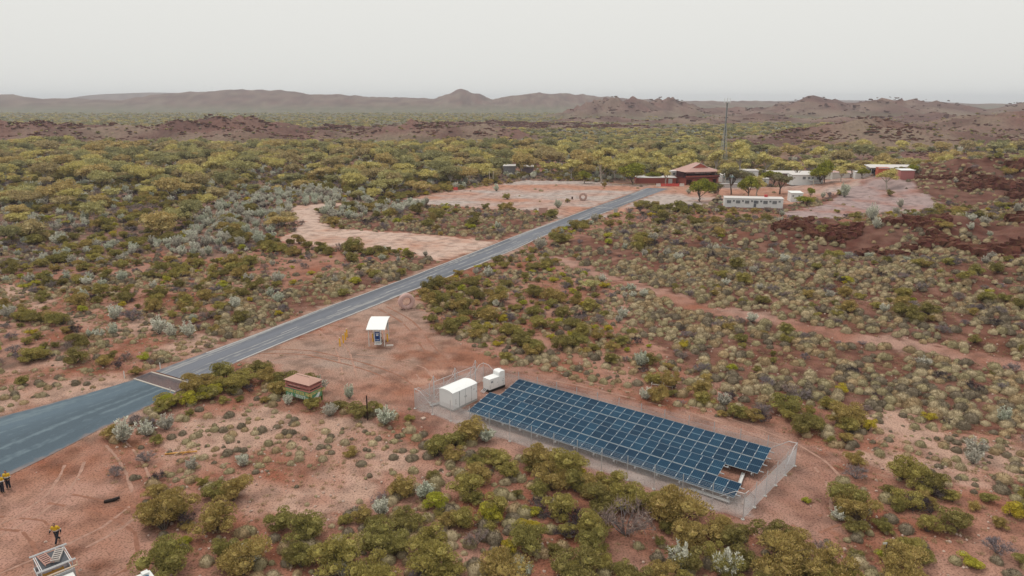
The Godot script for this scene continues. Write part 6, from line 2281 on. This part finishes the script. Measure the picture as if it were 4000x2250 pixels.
func place_phrase(x: float, d: float) -> String:
	var z := zone_at(x, d)
	if d > 330.0:
		var q := x / d
		if q < -0.5: return "below the leftmost dark hill"
		if q < -0.3: return "below the long left hill"
		if q < -0.1: return "before the low middle hill"
		if q < 0.05: return "far behind the sheds"
		if q < 0.2: return "far behind the low red wing"
		if q < 0.4: return "far behind the radio tower"
		return "before the far hills on the right"
	if d < 52.0 and z != 12:
		if x < -22.0: return "beside the dirt yard with the ute"
		if x < -12.0: return "along the bottom before the bare patch"
		if x < -2.0: return "along the bottom below the fence"
		if x < 8.0: return "just in front of the long fence"
		if x < 18.0: return "below the near corner of the fence"
		return "in the bottom right corner scrub"
	if d < 70.0:
		if x < -38.0: return "beside the fresh bitumen bend"
		if x < -22.0: return "on stony ground below the sign"
		if x < -8.0: return "around the rusted iron post"
		if x < 20.0: return "by the front of the solar fence"
		if x < 36.0: return "right of the fence's short end"
		return "beyond the compound at right"
	if d < 100.0:
		if x < -56.0: return "by the pale track's left end"
		if x < -36.0: return "left of the cattle grid road"
		if x < -24.0: return "between the cattle grid and the sign"
		if x < -2.0: return "behind the charging clearing"
		if x < 24.0: return "on the slope behind the solar rows"
		if x < 48.0: return "below the narrow track at right"
		return "near the dirt track's right end"
	if d < 150.0:
		if x < -70.0: return "in the scrub at the left edge"
		if x < -40.0: return "in the scrub left of the road"
		if x < -10.0: return "along the straight road's left verge"
		if x < 20.0: return "beyond the painted tyre by the road"
		if x < 60.0: return "on the slope above the dirt track"
		return "on the ridge with red rock faces"
	if d < 215.0:
		if x < -60.0: return "left of the sandy loop track"
		if x < 8.0: return "inside the sandy loop track"
		if x < 60.0: return "below the long hut by the road"
		return "on the rise below the settlement yard"
	if x < -150.0: return "in the woodland at the left edge"
	if x < -100.0: return "in the deep left woodland" if d < 270.0 else "in the left woodland's back row"
	if x < -60.0: return "in the woodland left of the yard" if d < 270.0 else "in the back row left of the tanks"
	if x < -15.0: return "in front of the water tanks" if d < 308.0 else "behind the water tanks"
	if x < 45.0: return "in the woodland behind the yard"
	if x < 110.0: return "around the hotel and huts"
	return "near the sheds at the settlement's end"


func size_word(s: float, lo: float, hi: float) -> String:
	return "small" if s < lo else ("big" if s > hi else "mid-sized")


func settle_plants(most: int) -> void:
	for key in kinds:
		var k: Dictionary = kinds[key]
		var spots: Array = k.spots
		spots.sort_custom(func(a, b): return a.seen > b.seen)
		var where := []
		var tints := []
		var protos := []
		var sum := 0.0
		for s in spots: sum += s.s
		var mean := sum / maxf(1.0, spots.size())
		var ordinals := ["leftmost", "second from left", "third from left", "fourth from left", "fifth from left", "sixth from left", "seventh from left", "eighth from left", "ninth from left", "tenth from left", "eleventh from left", "twelfth from left", "thirteenth from left", "fourteenth from left", "fifteenth from left", "sixteenth from left", "seventeenth from left", "eighteenth from left", "nineteenth from left", "twentieth from left", "one from the right end"]
		var sets := {}
		for i in mini(most, spots.size()):
			var s: Dictionary = spots[i]
			var build: String = "low" if s.t < 0.85 else ("upright" if s.t > 1.03 else "rounded")
			s.label = "%s %s %s %s %s" % [size_word(s.s, mean * 0.85, mean * 1.2), build, k.tone_words[s.c], k.words, place_phrase(s.x, s.d)]
			if not sets.has(s.label): sets[s.label] = []
			sets[s.label].append(s)
		for l in sets:
			var same: Array = sets[l]
			if same.size() < 2 or same.size() > ordinals.size(): continue
			same.sort_custom(func(a, b): return a.x / a.d < b.x / b.d)
			for i in same.size():
				var o: String = ordinals[i] if i < same.size() - 1 or i == 0 else "rightmost"
				if (o + " " + l).split(" ").size() <= 16: same[i].label = o + " " + l
		for i in spots.size():
			var s: Dictionary = spots[i]
			var at := P(s.x, s.d)
			var tr := Transform3D(Basis(Vector3.UP, s.a) * Basis.from_scale(Vector3(s.s, s.s * s.t, s.s)), at)
			if i < most and s.seen > 0.0:
				var words: String = s.label
				var lm: Material = k.mats[s.c]
				if k.wood[s.p] == null:
					var o := part(self, numbered(k.name), k.leaf[s.p])
					o.transform = tr
					o.set_surface_override_material(0, lm)
					tag(o, words, k.category, k.group)
				else:
					var o := Node3D.new()
					o.name = numbered(k.name)
					add_child(o)
					o.transform = tr
					tag(o, words, k.category, k.group)
					part(o, k.wood_part, k.wood[s.p])
					part(o, k.leaf_part, k.leaf[s.p]).set_surface_override_material(0, lm)
			else:
				where.append(tr)
				protos.append(s.p)
				var t: Color = k.tones[s.c]
				tints.append(Color(t.r * s.j, t.g * s.j, t.b * s.j))
		if where.is_empty(): continue
		var rest := Node3D.new()
		rest.name = k.name + "_mass"
		add_child(rest)
		tag(rest, "the smaller and farther %ss, seen as one cover" % k.words, k.category, "", "stuff")
		for p in k.joined.size():
			var idx := []
			for i in where.size():
				if protos[i] == p: idx.append(i)
			if idx.is_empty(): continue
			var mm := MultiMesh.new()
			mm.transform_format = MultiMesh.TRANSFORM_3D
			mm.use_colors = true
			mm.mesh = k.joined[p]
			mm.instance_count = idx.size()
			for i in idx.size():
				mm.set_instance_transform(i, where[idx[i]])
				mm.set_instance_color(i, tints[idx[i]])
			var o := MultiMeshInstance3D.new()
			o.name = "clump"
			o.multimesh = mm
			rest.add_child(o, true)
		print(key, " ", spots.size())


func build_plants() -> void:
	var bark := rough_paint("grey bark", Color(0.13, 0.095, 0.075), 0.9, 2.0, 0.6)
	var white_bark := rough_paint("white gum bark", Color(0.50, 0.44, 0.38), 0.8, 1.5, 0.7)
	var dry := rough_paint("dry twig", Color(0.22, 0.185, 0.185), 0.9, 2.0, 0.7)
	var bleached := rough_paint("bleached twig", Color(0.30, 0.265, 0.255), 0.9, 2.0, 0.75)
	var straw := [Color(0.40, 0.325, 0.205), Color(0.345, 0.28, 0.18), Color(0.28, 0.225, 0.15), Color(0.48, 0.395, 0.26)]
	var olive := [Color(0.37, 0.31, 0.09), Color(0.31, 0.265, 0.08), Color(0.245, 0.21, 0.07), Color(0.42, 0.34, 0.12)]
	var lime := [Color(0.52, 0.46, 0.065), Color(0.45, 0.41, 0.06), Color(0.36, 0.33, 0.06)]
	var silver := [Color(0.62, 0.61, 0.51), Color(0.54, 0.535, 0.45), Color(0.68, 0.665, 0.57)]
	var mauve := [Color(0.25, 0.205, 0.205), Color(0.20, 0.165, 0.17), Color(0.29, 0.24, 0.22)]
	var gum := [Color(0.585, 0.50, 0.18), Color(0.51, 0.445, 0.165), Color(0.41, 0.365, 0.15), Color(0.625, 0.525, 0.215)]
	var deep := [Color(0.25, 0.25, 0.04), Color(0.20, 0.205, 0.036), Color(0.31, 0.30, 0.045)]
	var a := []
	for i in 6: a.append(grow_hummock(100 + i, straw))
	new_kind("hummock", "spinifex_hummock", "grass hummock", "spiky hummock", "spinifex hummocks", a, [Color(1, 1, 1), Color(0.82, 0.85, 0.78), Color(0.50, 0.50, 0.55), Color(0.90, 0.82, 0.75)], ["straw-coloured", "greenish", "grey-brown", "sandy"], null, "needles", "stem", 0.1)
	a = []
	for i in 8: a.append(grow_shrub(200 + i, olive, 1.0, 1.2, 11 + i % 4, 4200, 0.095, 0.034, 0.7, 0.33))
	new_kind("olive", "olive_shrub", "shrub", "leafy shrub", "olive shrubs", a, [Color(1, 1, 1), Color(0.82, 0.86, 0.9), Color(1.08, 0.96, 1.1), Color(0.72, 0.72, 0.8)], ["olive", "dull green", "khaki", "dark olive"], bark, "foliage", "stems")
	a = []
	for i in 4: a.append(grow_shrub(300 + i, lime, 0.9, 1.05, 10, 3200, 0.09, 0.034, 0.8, 0.32))
	new_kind("lime", "yellow_green_shrub", "shrub", "yellow-green shrub", "yellow-green shrubs", a, [Color(1, 1, 1), Color(0.88, 0.95, 0.9), Color(1.1, 0.98, 0.9)], ["bright", "fresh", "mustard"], bark, "foliage", "stems")
	a = []
	for i in 4: a.append(grow_silver(400 + i, silver))
	new_kind("silver", "silver_shrub", "shrub", "silvery feathery shrub", "silver-leaved shrubs", a, [Color(1, 1, 1), Color(0.84, 0.88, 0.84), Color(0.80, 0.76, 0.76)], ["pale", "grey-green", "dusty"], bleached, "foliage", "stems")
	a = []
	for i in 4: a.append(grow_dead(500 + i, mauve))
	new_kind("dead", "dry_shrub", "shrub", "leafless twiggy shrub", "leafless grey shrubs", a, [Color(1, 1, 1), Color(0.85, 0.85, 0.92), Color(1.05, 0.95, 0.85), Color(0.22, 0.19, 0.22)], ["mauve-grey", "slate-grey", "brown-grey", "blackish"], dry, "twigs", "stems", 0.0)
	a = []
	for i in 8: a.append(grow_tree(600 + i, gum, 3.6, 4.6, 7 + i % 3, 2300, 0.42, 0.20, 0.62, 0.0, 0.3))
	new_kind("tree", "woodland_tree", "tree", "spreading tree", "trees of the woodland", a, [Color(1, 1, 1), Color(0.80, 0.84, 0.98), Color(0.92, 0.82, 0.92), Color(0.58, 0.62, 0.78), Color(0.78, 0.72, 0.95)], ["golden-green", "grey-green", "tawny green", "dark green", "khaki"], [bark, white_bark, bark], "crown", "trunk")
	special_trees(gum, deep, silver, bark, white_bark, bleached, lime)
	var tuft := []
	for i in 3:
		var l := leaves(700 + i, straw)
		for k in 46:
			var u := l.unit()
			l.blade(Vector3(u.x * 0.12, 0, u.z * 0.12), Vector3(u.x * 0.3, 0.12 + 0.18 * absf(u.y), u.z * 0.3), 0.022)
		var m := ArrayMesh.new()
		l.surface(m, leaf_mat("tuft leaf", Color(1.0, 0.92, 0.84), 0.1))
		tuft.append(m)
	scatter(tuft)
	settle_plants(300)


func special_trees(gum: Array, deep: Array, silver: Array, bark: Material, white_bark: Material, bleached: Material, lime: Array) -> void:
	# trees about the settlement, each grown for its place: kind, x, d, height, width, label
	var list := [
		["round", 29.4, 283.6, 4.8, 4.4, "round dark green tree on a short trunk alone in the yard"],
		["gum", 36.5, 284.5, 13.0, 9.0, "tall pale-limbed gum beside the yard, left of the dark trees"],
		["round", 48.8, 280.0, 7.8, 8.5, "broad dark green tree at the end of the low red wing"],
		["round", 58.0, 285.5, 4.6, 5.0, "low green tree behind the low red wing"],
		["gum", 61.5, 279.5, 6.8, 6.0, "white-trunked gum leaning in front of the low red wing"],
		["round", 63.2, 230.8, 7.4, 7.0, "dense bright green tree in front of the red hotel"],
		["thin", 73.1, 245.9, 4.8, 3.6, "small thin tree between the dense tree and the branchy one"],
		["thin", 78.9, 248.7, 10.4, 7.5, "tall dark-limbed airy tree right of the red hotel"],
		["round", 80.6, 236.5, 7.2, 5.4, "mustard-green tree standing behind the long white hut"],
		["gum", 84.6, 240.5, 7.4, 6.0, "pale gum with bare white limbs behind the long white hut"],
		["thin", 95.1, 245.9, 7.6, 8.0, "wide dark-branched tree before the tall white building"],
		["round", 114.6, 258.0, 6.2, 7.5, "spreading green tree in front of the tall white building"],
		["round", 117.9, 262.5, 7.8, 5.0, "taller green tree crown behind the spreading green tree"],
		["round", 101.8, 236.0, 3.2, 2.8, "little green tree beside the small square hut"],
		["gum", 129.6, 240.0, 7.0, 6.5, "olive gum in front of the orange container"],
		["gum", 102.8, 312.0, 15.0, 11.0, "tallest gum rising just right of the radio tower"],
		["gum", 112.5, 310.0, 10.5, 9.0, "dark gum right of the tallest gum"],
		["gum", 92.0, 318.0, 11.0, 9.0, "gum crown directly below the radio tower"],
		["gum", 77.7, 312.0, 10.8, 10.0, "rust-tinted gum behind the hotel roof"],
		["gum", 67.0, 314.0, 10.2, 9.0, "spreading gum left of the hotel roof"],
		["gum", 85.0, 277.0, 8.5, 6.0, "bare-limbed gum at the right corner of the hotel"],
		["gum", 52.0, 306.0, 9.0, 9.0, "gum behind the low red wing"],
		["gum", 164.5, 311.0, 6.4, 9.0, "broad gum behind the wide tin roof"],
		["gum", 150.0, 316.0, 6.8, 9.0, "broad gum behind the pink shed"],
		["gum", 122.0, 318.0, 6.5, 8.0, "olive gum beyond the long pale roof"],
		["round", 99.5, 266.0, 6.0, 6.5, "green tree against the left end of the tall white building"],
		["gum", 122.0, 258.5, 5.6, 5.0, "small olive gum before the cream site container"],
		["round", 131.5, 261.0, 3.6, 3.6, "small round tree between container and carport"],
		["thin", 88.5, 262.0, 6.8, 6.0, "thin tree in the garden behind the low wall"],
		["gum", 72.0, 295.0, 9.5, 7.0, "pale gum close behind the hotel's left side"],
		["gum", 118.0, 290.0, 8.0, 8.0, "olive gum rising behind the tall white building"],
		["gum", 140.0, 288.0, 6.5, 7.5, "olive gum in front of the dish"],
		["gum", 44.0, 296.0, 8.5, 8.0, "airy gum behind the broad dark tree"],
		["gum", 26.0, 300.0, 8.0, 9.0, "low gum at the back of the yard"],
		["gum", 134.0, 312.0, 7.0, 9.0, "gum beside the dish"],
		["round", 144.5, 252.0, 3.0, 3.6, "small bush-like tree beside the pink shed"],
		["round", 94.5, 223.5, 2.4, 4.4, "low olive bush beside the small square hut"],
	]
	var sd := 800
	var protos := {
		"round": [grow_tree(811, deep, 1.0, 2.0, 9, 2600, 0.15, 0.075, 0.8, 0.0, 0.24), grow_tree(812, deep, 1.0, 2.0, 8, 2600, 0.15, 0.075, 0.85, 0.0, 0.2)],
		"gum": [grow_tree(821, gum, 1.0, 2.4, 6, 1500, 0.13, 0.06, 0.7, 0.12, 0.34), grow_tree(822, gum, 1.0, 2.4, 7, 1500, 0.13, 0.06, 0.7, -0.12, 0.3)],
		"thin": [grow_tree(831, [Color(0.16, 0.14, 0.07), Color(0.2, 0.18, 0.1)], 1.0, 2.2, 9, 800, 0.13, 0.055, 0.75, 0.0, 0.25)],
	}
	var made := {}
	for key in protos:
		made[key] = []
		for p in protos[key]:
			var m := ArrayMesh.new()
			p.leaf.surface(m, leaf_mat("special " + key, Color.WHITE))
			made[key].append([m, mesh_of([[p.wood, white_bark if key == "gum" else bark]])])
	var base_h := {"round": 2.0, "gum": 2.4, "thin": 2.2}
	for i in list.size():
		var q: Array = list[i]
		var t := thing("settlement_tree", q[5], "tree", P(q[1], q[2]), i * 1.7, "trees about the settlement")
		var wide: float = q[4] / 2.0 * (1.25 if q[0] == "round" else 1.12)
		t.scale = Vector3(wide, q[3] / base_h[q[0]] * 1.02, wide)
		var m: Array = made[q[0]][i % made[q[0]].size()]
		part(t, "trunk", m[1])
		part(t, "crown", m[0])


func scatter(tuft: Array) -> void:
	var r := RandomNumberGenerator.new()
	r.seed = 4242
	# plants that can be picked out in the photograph: kind, x, d, size, height factor, prototype, tone
	for q in [
		["dead", 8.7, 46.3, 2.5, 1.15, 0, 2], ["dead", 3.2, 48.4, 1.5, 0.7, 1, 3], ["dead", 5.0, 47.6, 1.6, 0.7, 2, 3], ["dead", 6.2, 46.9, 1.5, 0.7, 3, 3], ["dead", 2.0, 49.6, 1.3, 0.7, 0, 3], ["dead", 4.2, 46.0, 1.4, 0.6, 1, 3], ["dead", 35.5, 52.0, 1.6, 0.7, 2, 3], ["dead", 33.0, 49.5, 1.5, 0.7, 3, 3], ["silver", 11.8, 42.2, 1.25, 1.25, 0, 0], ["silver", 15.0, 41.4, 1.3, 1.2, 1, 0], ["silver", -37.9, 61.3, 1.55, 1.15, 2, 0], ["silver", -36.3, 62.6, 1.2, 1.0, 3, 0],
		["lime", -33.5, 71.6, 1.5, 1.0, 0, 0], ["olive", -36.4, 71.9, 1.7, 1.1, 0, 2], ["lime", -37.6, 69.2, 1.4, 1.0, 1, 1], ["olive", -32.0, 73.6, 1.5, 1.0, 2, 0], ["lime", -35.4, 69.8, 1.3, 1.0, 2, 0], ["olive", -37.0, 75.0, 1.3, 1.0, 2, 2],
		["silver", -2.6, 61.6, 1.25, 0.9, 1, 1], ["olive", 2.3, 56.0, 1.7, 1.0, 1, 2], ["olive", 4.6, 54.6, 1.9, 1.0, 3, 0], ["olive", 7.6, 51.4, 1.7, 1.0, 0, 2], ["olive", 10.0, 50.3, 1.3, 0.9, 4, 2], ["olive", 12.6, 47.2, 2.3, 1.0, 1, 2],
		["lime", -24.9, 43.8, 1.1, 1.0, 0, 0], ["lime", -6.0, 50.0, 1.3, 1.0, 1, 1], ["lime", -1.5, 48.2, 1.4, 1.0, 2, 0], ["olive", -27.0, 47.0, 1.9, 1.0, 0, 2], ["olive", -24.0, 42.0, 1.9, 1.0, 1, 1], ["olive", -19.0, 41.8, 2.0, 0.9, 2, 2], ["olive", -12.0, 42.4, 2.0, 0.9, 3, 0], ["olive", -6.4, 41.0, 2.1, 1.0, 0, 0], ["olive", -1.0, 40.6, 1.8, 1.0, 1, 2], ["olive", 4.0, 40.6, 1.9, 0.9, 4, 3], ["olive", 19.2, 41.5, 2.2, 0.9, 2, 2], ["olive", 22.0, 40.0, 2.1, 1.0, 0, 2], ["olive", 20.8, 43.6, 1.5, 1.0, 1, 2], ["lime", 24.2, 50.6, 0.5, 0.8, 1, 1],
		["silver", -24.6, 70.0, 0.9, 0.9, 0, 0], ["silver", -18.2, 71.5, 0.9, 1.3, 2, 1], ["silver", -60.5, 100.5, 1.6, 1.1, 0, 0], ["dead", -57.5, 100.0, 2.2, 0.9, 1, 1], ["silver", -50.5, 94.0, 1.5, 1.3, 1, 0], ["silver", -48.0, 92.5, 1.3, 1.1, 2, 0], ["silver", -45.8, 92.8, 1.5, 1.1, 3, 0],
		["lime", -28.5, 122.0, 1.4, 0.9, 1, 0], ["tree", 14.0, 118.0, 0.5, 0.8, 0, 1], ["silver", 112.0, 233.0, 2.6, 1.3, 0, 1], ["silver", 83.0, 158.0, 1.8, 1.6, 1, 0], ["silver", 80.0, 150.0, 1.5, 1.2, 2, 0],
	]:
		plant(q[0], q[1], q[2], q[3], q[4], q[5], q[6], r)
	# what grows where: chances per cell for hummock, olive, lime, silver, dead, tree, tuft
	var share := {
		0: [0.88, 0.28, 0.04, 0.05, 0.11, 0.0, 0.5], 1: [0, 0, 0, 0, 0, 0, 0.015], 2: [0.9, 0.09, 0.015, 0.03, 0.13, 0.0, 0.4], 3: [0.55, 0.34, 0.04, 0.15, 0.34, 0.38, 0.0],
		4: [0.75, 0.40, 0.06, 0.06, 0.14, 0.0, 0.4], 5: [0.3, 0.14, 0.02, 0.66, 0.2, 0.03, 0.0], 6: [0.89, 0.05, 0.0, 0.03, 0.02, 0.0, 0.0], 7: [0, 0, 0, 0, 0, 0, 0.02],
		8: [0, 0, 0, 0, 0, 0, 0.0], 9: [0.7, 0.03, 0.008, 0.02, 0.02, 0.0, 0.45], 10: [0, 0, 0, 0, 0, 0, 0], 11: [0.88, 0.72, 0.10, 0.06, 0.2, 0.0, 0.5], 12: [0, 0, 0, 0, 0, 0, 0.008],
		13: [0, 0, 0, 0, 0, 0, 0], 14: [0.01, 0.004, 0, 0.004, 0, 0, 0], 15: [0.02, 0.01, 0, 0.02, 0, 0, 0],
	}
	var soft := func(x: float, d: float) -> int:
		return zone_at(x + 1.3 * nz_c.get_noise_2d(x, d) + 1.2 * nz_b.get_noise_2d(x, d), d + 1.3 * nz_c.get_noise_2d(x + 77.0, d) + 1.0 * nz_b.get_noise_2d(x, d))
	var buildings := [[42.0, 96.0, 276.0, 294.0], [66.0, 88.0, 212.0, 223.0], [91.0, 98.0, 228.0, 235.0], [103.0, 146.0, 244.0, 276.0], [84.0, 166.0, 272.0, 308.0], [-31.0, -18.0, 308.0, 315.0], [-5.0, 11.0, 318.0, 328.0], [98.0, 107.0, 299.0, 305.0]]
	var free := func(x: float, d: float) -> bool:
		for q in buildings:
			if x > q[0] and x < q[1] and d > q[2] and d < q[3]: return false
		# paths trodden round the placed things
		if Vector2(x - 8.7, d - 46.3).length() < 1.7: return false
		if Vector2(x + 23.4, d - 70.6).length() < 2.4 or Vector2(x + 15.1, d - 66.3).length() < 0.6: return false
		return true
	# hummocks
	for band in [[36.0, 140.0, 1.05], [140.0, 335.0, 1.45]]:
		var d: float = band[0]
		var st: float = band[2]
		while d < band[1]:
			var x := -0.82 * d - 12.0
			while x < 0.82 * d + 12.0:
				var px := x + r.randf_range(-0.4, 1.4) * st
				var pd := d + r.randf_range(-0.4, 1.4) * st
				x += st
				var z: int = soft.call(px, pd)
				if z >= 20: z = 3
				if not share.has(z): continue
				var q: float = share[z][0]
				var patch := nz_b.get_noise_2d(px * 0.8 + 50.0, pd * 0.8)
				var chance := q * clampf(0.8 + 2.4 * patch, 0.05, 1.4) if q < 0.9 else clampf(q + 1.8 * patch + 0.6 * nz_b.get_noise_2d(px * 0.3 + 33.0, pd * 0.3), 0.12, 1.0)
				if r.randf() > chance or not free.call(px, pd): continue
				var s := 0.7 + 1.2 * pow(r.randf(), 1.3) if z == 2 or z == 6 else 0.45 + 1.15 * pow(r.randf(), 1.5)
				if z == 3 or z == 5: s *= 1.1
				if z == 9: s *= 0.75
				if band[2] > 1.5: s *= 1.2
				plant("hummock", px, pd, s, r.randf_range(0.8, 1.15), -1, -1, r)
			d += st
	# shrubs
	for band in [[36.0, 150.0, 2.35], [150.0, 345.0, 3.1]]:
		var d: float = band[0]
		var st: float = band[2]
		while d < band[1]:
			var x := -0.82 * d - 14.0
			while x < 0.82 * d + 14.0:
				var px := x + r.randf() * st
				var pd := d + r.randf() * st
				x += st
				var z: int = soft.call(px, pd)
				if z >= 20: z = 3
				if not share.has(z) or not free.call(px, pd): continue
				var q: Array = share[z]
				var pn := clampf(1.0 + 3.2 * nz_b.get_noise_2d(px * 0.4 + 90.0, pd * 0.4), 0.08, 2.2)
				var sn := clampf(1.0 + 2.4 * nz_b.get_noise_2d(px * 0.3 + 190.0, pd * 0.3), 0.1, 3.0) if z != 5 else 1.0
				var pick := r.randf()
				var grow := 1.0 if band[2] < 3.0 else 1.35
				if pick < q[1] * pn: plant("olive", px, pd, (0.55 + 1.25 * pow(r.randf(), 1.6)) * grow, r.randf_range(0.75, 1.1), -1, -1, r)
				elif pick < q[1] * pn + q[2]: plant("lime", px, pd, r.randf_range(0.5, 1.15) * grow, r.randf_range(0.75, 1.05), -1, -1, r)
				elif pick < q[1] * pn + q[2] + q[3] * sn: plant("silver", px, pd, r.randf_range(0.7, 1.5) * grow, r.randf_range(0.8, 1.15), -1, -1, r)
				elif pick < q[1] * pn + q[2] + q[3] * sn + q[4]: plant("dead", px, pd, r.randf_range(0.7, 1.5) * grow, r.randf_range(0.65, 1.0), -1, -1, r)
			d += st
	# trees near
	var td := 100.0
	while td < 500.0:
		var st := 6.0 + (td - 100.0) * 0.004
		var x := -0.85 * td - 20.0
		while x < 0.85 * td + 20.0:
			var px := x + r.randf() * st
			var pd := td + r.randf() * st
			x += st
			var z := zone_at(px, pd)
			var chance := 0.0
			if z == 20:
				chance = 0.82 if px < 150.0 else 0.62
				hgt(px, pd)
				chance *= clampf(1.0 - hill_rock * 6.0, 0.0, 1.0)
			elif share.has(z): chance = share[z][5]
			chance *= clampf(1.0 + 2.6 * nz_b.get_noise_2d(px * 0.25 + 20.0, pd * 0.25), 0.1, 1.8)
			if r.randf() > chance or not free.call(px, pd): continue
			if pd > 262.0 and pd < 300.0 and px > 20.0 and px < 60.0: continue
			var big := 0.62 + 0.5 * clampf((pd - 130.0) / 160.0, 0.0, 1.0)
			plant("tree", px, pd, (0.5 + 0.95 * pow(r.randf(), 1.5)) * big, r.randf_range(0.75, 1.3), -1, -1, r)
		td += st
	# the plain beyond: trees thin out with the distance
	var fd := 500.0
	while fd < 2100.0:
		var st := 8.0 + (fd - 500.0) * 0.009
		var x := -0.80 * fd
		while x < 0.80 * fd:
			var px := x + r.randf() * st
			var pd := fd + r.randf() * st
			x += st
			hgt(px, pd)
			var chance := clampf(0.75 + 1.6 * nz_a.get_noise_2d(px * 0.9, pd * 0.9), 0.1, 1.0) * clampf(1.0 - hill_rock * 7.0, 0.0, 1.0)
			if hill_rock > 0.1 and pd < 1300.0 and r.randf() < 0.35: plant("olive", px, pd, r.randf_range(0.8, 1.9), 0.7, -1, -1, r)
			if r.randf() > chance: continue
			plant("tree", px, pd, r.randf_range(0.5, 1.1), r.randf_range(0.6, 1.0), -1, -1, r)
		fd += st
	# low scrub between the trees and on the hills
	var sdist := 345.0
	while sdist < 950.0:
		var st := 4.6 + (sdist - 345.0) * 0.008
		var x := -0.80 * sdist
		while x < 0.80 * sdist:
			var px := x + r.randf() * st
			var pd := sdist + r.randf() * st
			x += st
			hgt(px, pd)
			var t := r.randf()
			if hill_rock > 0.1:
				if t < 0.30: plant("hummock", px, pd, r.randf_range(1.6, 3.2), 0.7, -1, -1, r)
			elif t < 0.16: plant("silver", px, pd, r.randf_range(1.2, 2.4), 1.0, -1, -1, r)
			elif t < 0.36: plant("dead", px, pd, r.randf_range(1.4, 2.6), 0.8, -1, -1, r)
			elif t < 0.66: plant("olive", px, pd, r.randf_range(1.2, 2.2), 0.9, -1, -1, r)
		sdist += st
	# tufts of dry grass
	var where := []
	var gd := 37.0
	while gd < 125.0:
		var x := -0.8 * gd - 4.0
		while x < 0.8 * gd + 4.0:
			var px := x + r.randf() * 0.85
			var pd := gd + r.randf() * 0.85
			x += 0.85
			var z: int = soft.call(px, pd)
			if not share.has(z) or r.randf() > share[z][6] * 1.6 * clampf(1.0 + 2.0 * nz_b.get_noise_2d(px, pd), 0.1, 1.6): continue
			var s := r.randf_range(0.45, 1.35)
			where.append(Transform3D(Basis(Vector3.UP, r.randf() * TAU) * Basis.from_scale(Vector3(s, s * 0.8, s)), P(px, pd, -0.02)))
		gd += 0.85
	var g := Node3D.new()
	g.name = "dry_grass"
	add_child(g)
	tag(g, "small tufts of dry grass between the hummocks", "grass", "", "stuff")
	spread(g, "tuft", tuft, where, [], r)
